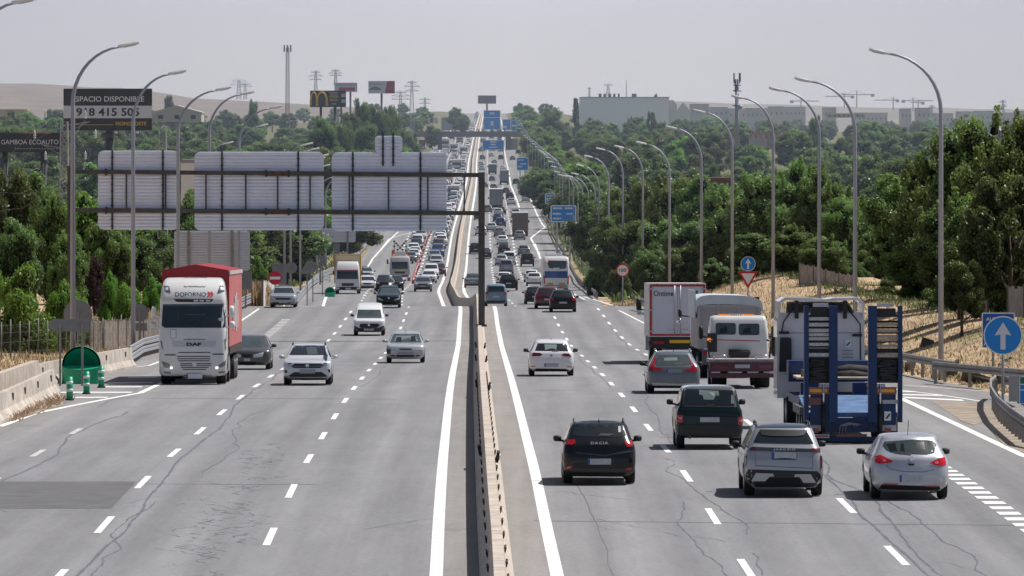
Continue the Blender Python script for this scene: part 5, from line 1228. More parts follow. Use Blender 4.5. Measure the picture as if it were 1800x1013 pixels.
for x in (1443, 1562): b = MB(); b.box((lx(x), -.01, lz(766.5)), (.5, .05, .10), m=0); b.box((lx(x), -.04, lz(766.5)), (.46, .02, .045), m=1); b.build('reflector', [SWHITE, TAIL], v.root)
for i in range(3): b = MB(); b.tube([(lx(1476 + i*6), .1, lz(766 - i*2)), (lx(1478 + i*5), -.05, lz(748)), (lx(1492 + i*4), -.08, lz(743 + i)), (lx(1515 - i*6), .08, lz(746 + i*2))], .016, 6); b.build('hose', mat('hose_grey', (.3,.3,.32), .5), v.root)
# decks: rear slope, bogie deck, gooseneck
b = MB(); b.prism([(.3, .85), (4.6, 1.22), (4.6, 1.12), (.3, .72)], 'x', -1.28, 1.28); b.build('rear_deck', BL2, v.root)
b = MB()
for i in range(6): b.box((-1.05 + .02 * i, 1.2 + i * .55, .97 + i * .047), (.42, .5, .03)); b.box((1.05, 1.2 + i * .55, .97 + i * .047), (.42, .5, .03))
b.build('deck_planks', TAN, v.root)
for y in (1.5, 2.9, 4.3): tyre_row(v, (y,), 1.36, .42, .30, mat('rim_dull', (.2,.2,.2), .5), True)
b = MB()
for i in range(5): b.box((-1.40, 1.0 + i * .8, .88), (.10, .55, .22)); 
b.build('mudguard', mat('mudguard_grey', (.16,.16,.165), .6, noise=.4), v.root)
b = MB(); b.box((0, 8.0, 1.0), (2.5, 6.2, .25)); b.build('main_deck', BL, v.root)
for x_ in (-.9, .62): b = MB(); b.box((x_, 6.0, 1.33), (.52, .5, .42)); b.build('toolbox', BL, v.root)
b = MB()
for i in range(3): b.box((-.35, 5.8, 1.20 + i * .13), (.5, .1, .11)); b.box((1.02, 5.8, 1.20 + i * .13), (.55, .1, .11))
b.build('perforated_step', mat('pale_step', (.58,.56,.53), .6, noise=.3, nscale=8), v.root)
b = MB(); b.box((0, 9.0, 1.62), (2.3, 3.0, .06)); b.build('timber_deck', TAN, v.root)
b = MB(); b.box((0, 11.2, 1.75), (2.55, 1.2, .62)); b.build('gooseneck', BL, v.root)
b = MB(); b.tube([(-.1, 8.6, 1.75), (.4, 8.6, 1.85), (.9, 8.6, 1.82), (1.15, 8.6, 1.7)], [.14, .16, .15, .1], 8); b.tube([(-.1, 8.4, 1.68), (.5, 8.4, 1.72), (1.1, 8.4, 1.66)], [.1, .12, .08], 8); b.build('tarpaulin_roll', MUD, v.root)
b = MB(); b.box((-.62, 8.4, 1.78), (.24, .4, .26)); b.build('crate', mat('crate_green', (.03,.11,.04), .6), v.root)
b = MB(); b.cyl((-.95, 8.2, 1.65), (-.95, 8.2, 1.88), .08, 10); b.build('canister', mat('olive', (.16,.13,.06), .6), v.root)
# tractor cab back
cy = 12.6
yaw_ = v.root.rotation_euler.z
def kx(x): return (x - CX) * (v.root.location.y + cy) / F - v.root.location.x + yaw_ * cy
def kz(y): return (ZC - (y - HY) * (v.D + cy) / F) - v.root.location.z
v.bvh = None; v.W = 1.27; hx = (kx(1520) - kx(1366)) / 2; hcx = (kx(1520) + kx(1366)) / 2; zt = kz(542)
b = MB(); prof = [(-hx, .9), (hx, .9), (hx, zt - .25), (hx * .97, zt), (-hx * .97, zt), (-hx, zt - .25)]
b.prism([(x + hcx, z) for x, z in prof], 'y', cy, cy + 2.2); cab = b.build('cab', paint('cab_white', (.62,.62,.64)), v.root)
b = MB(); z0, z1 = kz(545), kz(515)
for sd in (-1, 1): b.prism([(hcx + sd * hx * .99, z0 - .1), (hcx + sd * hx * .97, z1 - .12), (hcx + sd * hx * .84, z1), (hcx + sd * hx * .80, z1 - .05), (hcx + sd * hx * .93, z1 - .18), (hcx + sd * hx * .94, z0 - .1)], 'y', cy - .25, cy + 2.0)
b.prism([(hcx - hx * .84, z1), (hcx - hx * .3, z1 - .01), (hcx - hx*.1, z1 - .05), (hcx + hx*.1, z1 - .05), (hcx + hx * .3, z1 - .01), (hcx + hx * .84, z1), (hcx + hx * .80, z1 - .07), (hcx, z1 - .12), (hcx - hx * .80, z1 - .07)], 'y', cy - .25, cy + 2.0); b.build('wind_deflector', paint('cab_white', (.62,.62,.64)), v.root)
b = MB(); b.add([(hcx - hx*.8, cy + .1, z0 + .0), (hcx + hx*.8, cy + .1, z0), (hcx + hx*.7, cy + 1.9, z1 - .15), (hcx - hx*.7, cy + 1.9, z1 - .15)], [(0, 1, 2, 3)]); b.build('deflector_lining', mat('cream_lining', (.45,.42,.37), .6, noise=.1), v.root, fix=False)
for x in (1400, 1485): b = MB(); b.box((kx(x), cy - .12, (kz(520) + kz(552)) / 2), (.12, .1, kz(520) - kz(552))); b.build('deflector_strut', TRIM, v.root)
b = MB(); b.prism([(kx(1369), kz(645)), (kx(1391), kz(645)), (kx(1391), kz(588)), (kx(1388), kz(585)), (kx(1371), kz(585))], 'y', cy - .14, cy - .01); b.build('air_intake', SBLACK, v.root)
for pts in (((1395, 532), (1377, 558), (1374, 576)), ((1490, 534), (1512, 562), (1513, 655))): b = MB(); b.tube([(kx(x), cy - .07, kz(y)) for x, y in pts], .022, 6); b.build('air_line', TRIM, v.root)
for x0, x1, y in ((1369, 1387, 576.5), (1498, 1515, 581)): b = MB(); b.box(((kx(x0) + kx(x1)) / 2, cy - .1, kz(y)), (kx(x1) - kx(x0), .08, .08)); b.build('bracket', TRIM, v.root)
b = MB(); b.box((hcx, cy - .008, kz(577)), (2 * hx * .96, .015, .02)); b.build('panel_seam', mat('seam_blue', (.22,.23,.26), .5), v.root)
b = MB(); b.box((kx(1491), cy - .02, kz(596)), (.17, .02, .25), m=0); b.prism([(kx(1487), kz(599)), (kx(1494), kz(592)), (kx(1495), kz(594)), (kx(1489), kz(600))], 'y', cy - .04, cy - .032, 1); b.build('sticker', [SWHITE, SBLACK], v.root)
for i in range(3): b = MB(); b.box((kx(1490), cy - .012, kz(608 + i * 6)), (.34, .02, .02)); b.build('vent_slot', mat('seam_blue', (.22,.23,.26), .5), v.root)
tyre_row(v, (cy + .2, cy + 1.6), 1.25, .5, .36); v.part_box('chassis', (0, 12, .75), (1.2, 8, .35), UNDER); v.mirror(1, kz(605), cy + 1.6, TRIM, .16, .5, 1.55); v.mirror(-1, kz(603), cy + 1.6, TRIM, .22, .6, 1.52)
# --- recovery lorry
v = Veh('lorry', 'white recovery lorry with a low dark red loading bed and an orange light bar', 'lorry', 1304, 683, L=8.5).zoom(1100, 480, 5.993)
v.hull([(.95,1.08,2.6,4.7),(1.1,1.10,2.58,4.75),(1.9,1.10,2.58,4.8),(2.45,1.04,2.66,4.6),(2.6,1.0,2.72,4.4),(2.64,.9,2.85,4.2)], TRUCKW, 'cab', rc=.12, bn=.02, y0=.0001); v.W, v.H = 1.1, 2.6
for a in ((975,535,1190,660), (1222,542,1442,665)):
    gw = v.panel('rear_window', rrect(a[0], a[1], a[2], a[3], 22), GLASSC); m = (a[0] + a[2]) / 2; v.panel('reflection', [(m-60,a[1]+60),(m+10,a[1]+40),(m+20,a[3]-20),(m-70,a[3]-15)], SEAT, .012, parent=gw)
v.thin('red_stripe', 920, 712, 1450, 728, 9, RD, .012)
lb = v.part_box('light_bar', (v.q(1200, 0)[0], 3.1, v.q(0, 460)[1]), (1.32, .25, .13), mat('lightbar_orange', (.75,.22,.03), .3, emit=(1,.3,.02,.35)))
b = MB(); b.box((v.q(1198, 0)[0], 2.96, v.q(0, 460)[1]), (.55, .03, .12), m=0); o = b.build('lettering_panel', SWHITE, lb); o.parent = v.root; b = MB(); text_on(b, 'GRUA', (v.q(1198, 0)[0], 2.94, v.q(0, 460)[1] - .045), .09, width=.46, bold=.02); o2 = b.build('lettering', SBLACK, v.root, fix=False)
DR = mat('wine_red', (0.075, 0.006, 0.018), .4, noise=.2, nscale=2, coat=.4)
b = MB(); b.box((.02, 1.45, 1.02), (2.45, 2.9, .12)); b.build('loading_bed', mat('worn_bed', (.34,.31,.30), .7, noise=.35, nscale=4), v.root)
b = MB(); b.box((.02, .0, .80), (2.4, .16, .34)); b.box((.02, .1, .48), (2.4, .1, .16)); rb = b.build('rear_panel', DR, v.root)
for sd in (-1, 1): b = MB(); b.box((sd * .85 + .02, -.09, .80), (.5, .02, .13)); b.build('tail_light', TAILD, v.root)
b = MB(); b.box((.02, -.1, .82), (.55, .02, .13)); b.build('number_plate', PLATE, v.root)
for x0, x1 in ((-1.1, -.8), (-.5, 0), (.2, .6), (.8, 1.15)): b = MB(); b.box(((x0 + x1) / 2, -.1, .60), (x1 - x0, .02, .05)); b.build('reflector', SILVERP, v.root)
b = MB(); b.box((0, 2.2, 1.25), (.7, .4, .3)); b.cyl((-.4, 2.1, 1.3), (.4, 2.1, 1.3), .12, 10); b.build('winch', TRIM, v.root)
for sd in (-1, 1):
    b = MB(); b.tube([(sd*.55, .6, 1.08), (sd*.55, .6, 1.2), (sd*1.0, .6, 1.2), (sd*1.0, .6, 1.08)], .03, 6); b.build('wheel_strap', CHROME, v.root)
    v.mirror(sd, 2.0, 4.3, TRIM, .18, .5, 1.35); b = MB(); b.tube([(sd * 1.1, 2.2, 1.0), (sd * 1.18, 2.1, 1.7), (sd * 1.0, 2.1, 1.75)], .04, 6); b.build('hose', TRIM, v.root)
b = MB(); b.box((-1.0, 2.35, 1.65), (.35, .25, .7)); b.build('control_box', TRIM, v.root); b = MB(); b.box((-1.12, 2.2, 1.75), (.12, .1, .14)); b.build('side_lamp', AMBER, v.root)
tyre_row(v, (1.4, 4.9), 1.08, .42, .28, dual=True); v.part_box('chassis', (0, 3.5, .6), (.9, 6.5, .3), UNDER)
# --- tarpaulin tipper
v = Veh('lorry', 'grey tipper lorry with a bulging pale tarpaulin cover, behind the recovery lorry', 'lorry', 1281, 664, L=10).zoom(1100, 480, 5.993)
TG = mat('tipper_grey', (.33,.31,.315), .6, noise=.10, nscale=1); TP = mat('tarp_pale', (.50,.555,.58), .5, noise=.12, nscale=1.5)
z1, ztop = v.q(0, 335)[1], v.q(0, 205)[1]; xl, xr = v.q(755, 0)[0], v.q(1425, 0)[0]; w2 = (xr - xl) / 2; xc_ = (xl + xr) / 2
b = MB(); b.prism([(xl, 1.15), (xr, 1.15), (xr, z1 - .05), (xl, z1)], 'y', 0, 8.2); bd = b.build('tipper_body', TG, v.root)
b = MB(); b.box((xl + .06, -.03, (1.15 + z1) / 2), (.1, .08, z1 - 1.15)); b.box((xr - .06, -.03, (1.15 + z1) / 2), (.1, .08, z1 - 1.2)); b.box((xc_, -.03, z1 - .05), (w2 * 2, .08, .1)); b.box((xc_, -.03, 1.75), (w2 * 2, .05, .08))
for t in (.33, .66): b.box((xl + 2 * w2 * t, -.02, 2.2), (.07, .04, 1.8))
b.build('tailgate_rib', mat('tipper_rib', (.38,.36,.355), .6, noise=.1), bd)
b = MB(); n = 14; vs = []
for y in (-.1, 8.3):
    for i in range(n + 1): a = math.pi * i / n; vs.append((xc_ - w2 * 1.06 * math.copysign(abs(math.cos(a)) ** .55, math.cos(a)), y, z1 - .25 + (ztop - z1 + .25) * math.sin(a) ** .45 * (1 - .28 * (i / n))))
b.add(vs, [(i, i+1, n+2+i, n+1+i) for i in range(n)], 0, True); b.build('tarpaulin', TP, v.root, fix=False)
b = MB(); pts = vs[:n + 1]; lo = [(x * .97 + xc_ * .03, y, z - .12 - .30 * math.sin(math.pi * i / n) ** .7 * (1 - .35 * i / n)) for i, (x, y, z) in enumerate(pts)]
b.add(pts + lo, [(i, i + 1, n + 2 + i, n + 1 + i) for i in range(n)], 0, True); b.build('tarpaulin_edge', TP, v.root, fix=False)
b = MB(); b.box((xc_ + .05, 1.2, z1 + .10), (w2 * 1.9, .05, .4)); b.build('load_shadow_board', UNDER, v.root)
b = MB(); b.box((xl - .08, 4.2, 2.9), (.04, 7.9, 1.1)); b.build('tarpaulin_side', TP, v.root)
b = MB(); b.box((-.75, -.0, .82), (.62, .12, .62)); b.box((.75, 0, .82), (.62, .12, .62)); b.build('rear_skirt', mat('skirt_grey', (.10,.105,.115), .6), v.root)
for sd in (-1, 1): b = MB(); b.box((sd * .78, -.08, .98), (.42, .03, .13)); b.build('tail_light', TAIL, v.root)
tyre_row(v, (1.0, 2.4), 1.2, .5, .34, dual=True); v.part_box('chassis', (0, 4, .85), (1, 8, .5), UNDER); v.mirror(-1, v.q(0, 445)[1], 8.6, TRIM, .16, .36, 1.66); v.mirror(-1, v.q(0, 530)[1], 8.4, CHROME, .2, .2, 1.7)
b = MB(); b.box((-1.15, 7.6, 1.9), (.2, 1.2, 1.2)); b.build('cab_corner', TRUCKW, v.root)
# --- refrigerated delivery lorry
v = Veh('lorry', 'white box lorry with red-framed rear doors, leftmost of the lorries on the right', 'lorry', 1191, 640, L=10).zoom(1100, 480, 5.993)
W = 1.27; z0, z1 = v.q(0, 672)[1], v.q(0, 108)[1]
b = MB(); b.box((0, 4.2, (z0 + z1) / 2), (2 * W, 8.4, z1 - z0)); bx = b.build('box_body', mat('box_white', (.62,.615,.60), .45, noise=.05), v.root)
b = MB()
for c, d in (((0, -.012, z1 - .10), (2 * W - .1, .02, .09)), ((0, -.012, z0 + .08), (2 * W - .1, .02, .08)), ((-W + .08, -.012, (z0 + z1) / 2), (.09, .02, z1 - z0 - .2)), ((W - .08, -.012, (z0 + z1) / 2), (.09, .02, z1 - z0 - .2))): b.box(c, d)
b.build('door_frame', mat('frame_red', (.42,.012,.03), .5), bx)
for sd in (-1, 1):
    b = MB(); b.box((sd * .56, -.02, (z0 + z1) / 2 - .02), (1.08, .03, z1 - z0 - .32)); b.build('rear_door', mat('door_white', (.56,.57,.62), .45, noise=.03), bx)
    b = MB(); b.cyl((sd * .13, -.05, z0 + .08), (sd * .13, -.05, z1 - .1), .025, 8); b.box((sd * .30, -.05, z0 + .32), (.36, .03, .05)); b.box((sd * .13, -.05, (z0 + z1) / 2 - .1), (.09, .05, .07)); b.build('locking_bar', GALV, bx)
    for z in (z1 - .25, (z0 + z1) / 2, z0 + .25): b = MB(); b.box((sd * (W - .1), -.045, z), (.24, .03, .07)); b.build('hinge', SILVERP, bx)
    b = MB(); b.box((sd * .9, -.03, z1 - .05), (.06, .03, .05)); b.build('marker_lamp', TAIL, bx); b = MB(); b.box((sd * .85, .1, .95), (.5, .1, .13)); b.build('tail_light', TAIL, v.root)
b = MB(); text_on(b, 'Ontime', (-.62, -.045, z1 - .58), .24, bold=.012, width=.88); b.build('lettering', SBLACK, bx, fix=False)
b = MB(); b.box((.72, -.045, z1 - .5), (.36, .02, .34)); o = b.build('green_plate', SGREEN, bx); b = MB(); text_on(b, '2', (.72, -.06, z1 - .61), .2, bold=.02); b.build('lettering', SWHITE, o, fix=False)
b = MB(); b.box((0, .2, z0 - .12), (2.45, .2, .22)); b.box((0, .25, .85), (2.4, .2, .35)); b.build('rear_underrun', TRIM, v.root); b = MB(); b.box((.1, .1, 1.0), (.9, .03, .14)); b.build('marker_board', YEL, v.root)
tyre_row(v, (1.6, 2.9), 1.22, .5, .34, dual=True); v.part_box('chassis', (0, 4.5, .85), (1, 8, .4), UNDER)
b = MB(); b.box((0, 9.6, 1.7), (2.4, 2.0, 2.4)); b.build('cab', TRUCKW, v.root); v.mirror(-1, v.q(0, 350)[1], 9.4, TRIM, .24, .62, 1.5); v.mirror(-1, v.q(0, 430)[1], 9.4, TRUCKW, .2, .26, 1.5)
# --- coach
v = Veh('coach', 'white coach with a broad blue band across its rear', 'coach', 977.5, 513, L=12).zoom(800, 430, 5)
v.hull([(.3,1.2,.15,12),(.45,1.27,.05,12),(1.0,1.28,0,12),(2.3,1.28,.02,12),(2.9,1.26,.10,12),(3.25,1.22,.2,12),(3.38,1.05,.4,11.8),(3.42,.95,.6,11.6)], paint('coach_white', (.66,.66,.67)), rc=.2); v.W, v.H = 1.28, 3.4
v.panel('rear_window', [(805,140),(982,145),(975,210),(925,217),(825,208)], GLASSC); v.rect('blue_band', 775, 235, 1003, 295, mat('coach_blue', (.008,.06,.24), .35, coat=.5), .012); v.rect('lower_panel', 780, 355, 1000, 400, mat('coach_grey', (.30,.30,.31), .5), .012)
for a in ((812, 336, 862, 357), (914, 338, 968, 357)): v.rect('marker_board', *a, mat('board_amber', (.6,.28,.04), .5), .02)
for pts in ([(773,265),(786,280),(792,340),(780,345)], [(1004,265),(992,280),(985,345),(998,350)]): v.panel('tail_light', pts, TAIL, .02)
v.rect('number_plate', 850, 362, 915, 378, PLATE, .03); v.rect('lettering', 865, 205, 918, 213, SWHITE, .02); v.rect('lit_lamp', 803, 140, 818, 156, AMBER, .02)
b = MB(); b.box((-.15, 5, 3.52), (1.5, 6, .22)); b.build('roof_unit', paint('coach_white', (.66,.66,.67)), v.root); tyre_row(v, (2.8, 4.2, 9.5), 1.26, .5, .34)
# ================================================================== DISTANT TRAFFIC
OBJC = mat('vehicle_paint', (.5, .5, .5), .3, coat=.6)
FC = {'white': (.70,.70,.71), 'silver': (.42,.43,.45), 'grey': (.15,.16,.17), 'black': (.012,.013,.015), 'red': (.24,.012,.016), 'blue': (.02,.05,.14), 'pale blue': (.14,.22,.29), 'green': (.02,.06,.05), 'yellow': (.6,.3,.04), 'maroon': (.09,.008,.014), 'brown': (.17,.12,.10), 'purple': (.09,.06,.13), 'steel': (.21,.22,.26)}
def fpaint(c): return paint('far_' + c.replace(' ', '_'), FC[c])
DIM = {'hatch': (.885,1.47,.65,4.2), 'sedan': (.90,1.44,.62,4.6), 'suv': (.92,1.62,.70,4.5), 'wagon': (.91,1.48,.65,4.7), 'van': (.92,1.86,.74,4.5), 'box4': (.93,1.80,.76,4.5)}
PROTO = {}
def proto(kind, face):
    if (kind, face) in PROTO: return PROTO[kind, face]
    W, H, wr, L_ = DIM[kind]; v = Veh('car', None, None, 900, 500, D=600, L=L_, face=face); r = v.root; r.location = (0, 0, 0); r.rotation_euler = (0, 0, 0)
    v.car(kind, W, H, wr, OBJC)
    A = dict(px=False)
    if face == 'rear':
        zt = .925 if kind != 'van' else .90; zb = .70 if kind != 'van' else .64
        v.panel('rear_window', [(-.74*W, zb*H), (.74*W, zb*H), (wr*.84, zt*H), (-wr*.84, zt*H)], GLASS, .012, **A)
        for sd in (-1, 1): v.panel('tail_light', [(sd*.66*W,.53*H),(sd*.95*W,.54*H),(sd*.93*W,.655*H),(sd*.76*W,.65*H)], TAIL, .014, **A)
        v.panel('bumper_trim', [(-.88*W,.17*H),(.88*W,.17*H),(.9*W,.27*H),(-.9*W,.27*H)], TRIM, .012, **A); v.plate(-.26, .40*H, .26, .475*H, px=False, blue=False)
    else:
        v.panel('windscreen', [(-.82*W,.67*H),(.82*W,.67*H),(wr*.90,.915*H),(-wr*.90,.915*H)], GLASS, .012, **A)
        for sd in (-1, 1): v.panel('headlight', [(sd*.52*W,.47*H),(sd*.94*W,.50*H),(sd*.92*W,.575*H),(sd*.60*W,.545*H)], HEADL_, .014, **A)
        v.panel('grille', [(-.44*W,.42*H),(.44*W,.42*H),(.5*W,.52*H),(-.5*W,.52*H)], TRIM, .014, **A); v.panel('bumper_trim', [(-.8*W,.17*H),(.8*W,.17*H),(.72*W,.31*H),(-.72*W,.31*H)], TRIM, .012, **A); v.plate(-.26, .33*H, .26, .40*H, px=False, blue=False)
    for y in (.85, L_ - .9):
        for sd in (-1, 1): b = MB(); b.cyl((sd*(W-.22), y, .32), (sd*(W-.01), y, .32), .32, 14); b.build('wheel', TYRE, r)
    v.mirrors(TRIM)
    parts = [c for c in r.children]
    # joined single mesh for far copies
    far = MB(); mats = []
    for c in parts:
        mm = c.data.materials[0]
        if mm not in mats: mats.append(mm)
        far.mesh(c.data, None, mats.index(mm))
    far.sm = [True] * len(far.f)
    me = bpy.data.meshes.new('car'); me.from_pydata(far.v, [], far.f)
    for m_ in mats: me.materials.append(m_)
    me.polygons.foreach_set('material_index', far.m); me.update()
    PROTO[kind, face] = (r, parts, me, mats.index(OBJC), L_)
    return PROTO[kind, face]
def setcol(o, i, m): o.material_slots[i].link = 'OBJECT'; o.material_slots[i].material = m
def put_car(kind, face, colour, u, D, label, group, detail=True, dyaw=0.0):
    r, parts, me, ci, L_ = proto(kind, face); yaw, pit = heading(D + 2); m = fpaint(colour)
    nm = 'van' if kind == 'van' else 'car'
    if detail:
        o = r.copy(); o.name = nm; COL.objects.link(o)
        for c in parts:
            q = c.copy(); COL.objects.link(q); q.parent = o
            if q.data.materials[0] == OBJC: setcol(q, 0, m)
    else:
        o = bpy.data.objects.new(nm, me); COL.objects.link(o); setcol(o, ci, m)
    p = road(u, D); o.location = (p.x, D, float(RZ(D + .85)) - .85 * math.tan(pit) + .012); o.rotation_euler = (pit, 0, yaw + dyaw)
    tag(o, label, nm, group); return o
GA = 'traffic heading away on the right carriageway'; GO = 'oncoming cars queueing in the jam'
# (photo x, contact row, kind, colour, label)
RIGHT = [
 (872,540,'van','pale blue','pale blue small van directly right of the gantry column',0), (940.5,535,'hatch','black','black hatchback with braking lights, left of the maroon car',0),
 (963,543,'hatch','maroon','maroon hatchback mostly hidden by the black car in front of it',1), (989.5,549,'hatch','black','black hatchback nearest to the crest, right of the maroon car',1),
 (831,506,'sedan','grey','dark grey saloon in the median lane just left of the gantry column',0), (894,511,'suv','black','black car ahead of the pale blue van, beside a white one',0),
 (886,502,'hatch','white','white hatchback half covered by the black car right of the gantry column',0), (890,482,'van','steel','grey-blue panel van in the middle lane ahead of the black and white pair',0),
 (895,466,'van','white','white van just ahead of the grey-blue panel van',0), (881.5,467,'hatch','silver','silver car with a dark red rear window, left of the white van',0),
 (853,455,'sedan','black','black car peeping out right of the gantry column',0), (836,447,'suv','black','black off-road car left of the gantry column, by the median',0),
 (886,447,'hatch','black','black hatchback in the middle lane ahead of the silver car',0), (883,431,'hatch','white','white hatchback ahead of the black hatchback in the middle lane',0),
 (878,417,'wagon','grey','dark grey estate car behind the blue one in the middle lane',0), (864,407.5,'wagon','silver','silver estate car changing lane towards the median',0),
 (880,399.5,'suv','blue','dark blue tall car with one glinting lamp in the middle lane',0), (875,390,'hatch','blue','dark blue small car ahead of the taller blue one',0),
 (876,380,'hatch','silver','silver hatchback following the grey box lorry',0), (845,414,'suv','white','white car hidden behind the gantry column',0), (842,387,'sedan','black','dark saloon beside the gantry column near the lower beam',0),
 (881.5,377.5,'hatch','black','black hatchback beside the rear of the grey box lorry',0), (857,375,'suv','grey','grey car left of the grey box lorry',0),
 (913.7,422,'hatch','steel','silver hatchback following close behind the brown tipper',0), (921,449,'hatch','grey','dark grey hatchback ahead of the black pick-up',0),
 (927,469,'box4','black','black square-backed pick-up with a red roof bar, ahead of the coach',0), (907,383,'suv','steel','grey car just ahead of the brown tipper',0),
 (934,497,'hatch','white','white hatchback left of the coach',0), (939,503,'hatch','white','second white hatchback squeezed against the coach',0),
 (890,341,'hatch','maroon','small dark red car in the outer lane far up the slope',0), (899,361,'wagon','silver','silver estate car right of the grey box lorry',0), (896,351,'suv','black','dark car just ahead of the silver estate',0),
 (924,355,'hatch','silver','silver hatchback in the far right lane near the dark trees',0), (907,325,'suv','black','lone black car in the far right lane below the square blue sign',0),
 (865,319,'hatch','blue','small blue car just below the second far lorry',0), (884,299,'hatch','white','small white car ahead of the third far lorry',0), (847,300,'hatch','silver','small silver car by the median far away',0),
 (852,330,'hatch','grey','small grey car just right of the gantry column top',0), (868,335,'suv','grey','small grey car ahead of the nearest grey box lorry',0), (848,281,'suv','blue','small dark blue car by the median below the overhead sign',0),
 (864,276,'hatch','silver','small silver car below the blue overhead sign',0), (880.6,281,'suv','black','small black car in the outer lane below the blue overhead sign',0), (869,289,'sedan','grey','small grey saloon in the middle lane below the overhead sign',0),
 (846,292,'hatch','silver','tiny silver car close to the median barrier far away',0), (911,271,'suv','black','tiny dark car with red lamps at the right edge near the bridge',0), (901,282,'sedan','purple','tiny purplish car on the far right slip lane',0),
 (845,267,'hatch','grey','tiny grey car left of the blue overhead sign',0), (880,267,'hatch','steel','tiny steel-coloured car under the blue overhead sign',0)]
for x, y, k, c, lb, nr in RIGHT:
    u, D = rp(x, y, True if nr else False); D -= .85
    put_car(k, 'rear', c, u, D, lb, GA, D < 1500)
rr = random.Random(11)
for D in np.arange(2320, 4500, 75):
    for u in (3.0, 6.5, 10.0):
        if rr.random() < .6: put_car(rr.choice(['hatch','suv','van']), 'rear', rr.choice(['white','white','silver','grey','black','blue']), u + rr.uniform(-.3, .3), D + rr.uniform(0, 50), 'tiny car beyond the far overbridge on the right carriageway', GA, False)
LEFT = [(743.5,513,'hatch','grey','dark grey car leading the oncoming queue beside the cones'), (754,498,'hatch','white','white car directly behind the dark grey leader of the queue'), (758,491,'van','white','white van behind the leading pair of the oncoming queue'),
 (771,486,'suv','maroon','dark red-roofed off-road car right of the white van in the queue'), (677,513,'suv','black','black car close behind the dark green hatchback, left of a second one'), (694,511,'hatch','black','second black car beside the works lorry, oncoming'),
 (646,511,'hatch','white','white hatchback half hidden right of the yellow box lorry'), (644,491,'sedan','silver','pale saloon behind the yellow box lorry'), (767,470,'suv','silver','silver car in the queue behind the dark red-roofed one'), (764,459,'hatch','steel','blue-grey car in the queue nearest the cones, middle of the row')]
for x, y, k, c, lb in LEFT:
    u, D = rp(x, y, False); put_car(k, 'front', c, u, D - .85, lb, GO if 'queue' in lb else 'oncoming cars beside the works lorry', True)
cols = ['white'] * 17 + ['silver'] * 5 + ['grey'] * 4 + ['black'] * 3 + ['red', 'blue', 'steel', 'green', 'maroon']
lab = {k: f'{k} car in the dense oncoming jam climbing the far slope' for k in FC}
n = 0
for u0, D0, D1, gap in ((-2.95, 915, 1450, 13), (-6.3, 890, 1450, 14), (-9.9, 1180, 1450, 17), (-2.95, 1450, 2300, 23), (-6.4, 1450, 2300, 24), (-9.8, 1450, 2300, 28), (-13.2, 1900, 2300, 30), (-19.5, 2250, 2700, 40), (-23.5, 2250, 2700, 45), (-2.95, 2320, 4550, 62), (-6.4, 2320, 4550, 66), (-9.9, 2320, 4550, 72), (-13.5, 2900, 4550, 120)):
    D = D0
    while D < D1:
        c = rr.choice(cols); k = rr.choice(['hatch','hatch','suv','suv','van','wagon','sedan'])
        if n < 268: put_car(k, 'front', c, u0 + rr.uniform(-.35, .35), D, lab[c] if D < 2320 else f'tiny {c} car in the oncoming jam beyond the far overbridge', GO, D < 1120); n += 1
        D += gap * rr.uniform(.8, 1.25)
for (k, f), (r, parts, me, ci, L_) in PROTO.items():
    for c in parts: bpy.data.objects.remove(c)
    bpy.data.objects.remove(r)
# distant lorries
def far_lorry(x, y, w, h, colour, roofc, label, face='rear', wheels=True):
    u, D = rp(x, y, False); p = F / D; W = w / p / 2; H = h / p; c = road(u, D); yaw, pit = heading(D)
    root = empty('lorry', c, (pit, 0, yaw)); tag(root, label, 'lorry', 'distant lorries')
    b = MB(); b.box((0, 4.2, .95 + (H - .95) / 2), (2*W, 8.2, H - .95)); o = b.build('box_body', mat('lorry_' + colour.replace(' ', '_'), FC[colour], .6, noise=.12, nscale=1), root)
    b = MB(); b.box((0, 4.2, H + .04), (2*W + .06, 8.3, .12)); b.build('roof_edge', mat('lorry_roof_' + roofc, FC[roofc], .5), o)
    b = MB()
    for t in (-.5, 0, .5): b.box((W * t * 1.3, -.0, .95 + (H - .95) * .5), (.06, .06, (H - .95) * .9))
    b.build('door_rib', mat('rib_dark', (.10,.10,.105), .6), o)
    b = MB(); b.box((0, .4, .7), (2*W*.94, .3, .5)); b.build('underrun', UNDER, root)
    for sd in (-1, 1):
        b = MB(); b.box((sd * W * .75, .0, .85), (W*.4, .05, .16)); b.build('tail_light' if face == 'rear' else 'headlight', TAIL if face == 'rear' else HEADL_, root)
        b = MB(); b.cyl((sd*(W-.5), 1.6, .5), (sd*(W-.03), 1.6, .5), .5, 14); b.build('wheel', TYRE, root)
        if face == 'rear': b = MB(); b.box((sd * (W + .15), 8.6, 2.2), (.2, .12, .45)); b.build('mirror', TRIM, root)
    if face == 'rear': b = MB(); b.box((0, 9.5, 1.7), (2*W*.94, 2, 2.3)); b.build('cab', TRUCKW, root)
    else: b = MB(); b.box((0, -.02, H*.62), (2*W*.86, .08, H*.24)); b.build('windscreen', GLASS, root)
    return root
far_lorry(914.5, 416, 28, 41, 'brown', 'silver', 'brown tall tipper lorry with a pale rim, in the outer lane far ahead')
far_lorry(872, 369, 24, 36, 'steel', 'white', 'grey-blue box lorry in the middle lane, nearest of the three far ones')
far_lorry(886.5, 325, 16, 25, 'steel', 'silver', 'grey box lorry further up in the outer lane'); far_lorry(865.6, 307, 15, 18, 'grey', 'white', 'dark box lorry with a white roof edge, farthest of the three far ones')
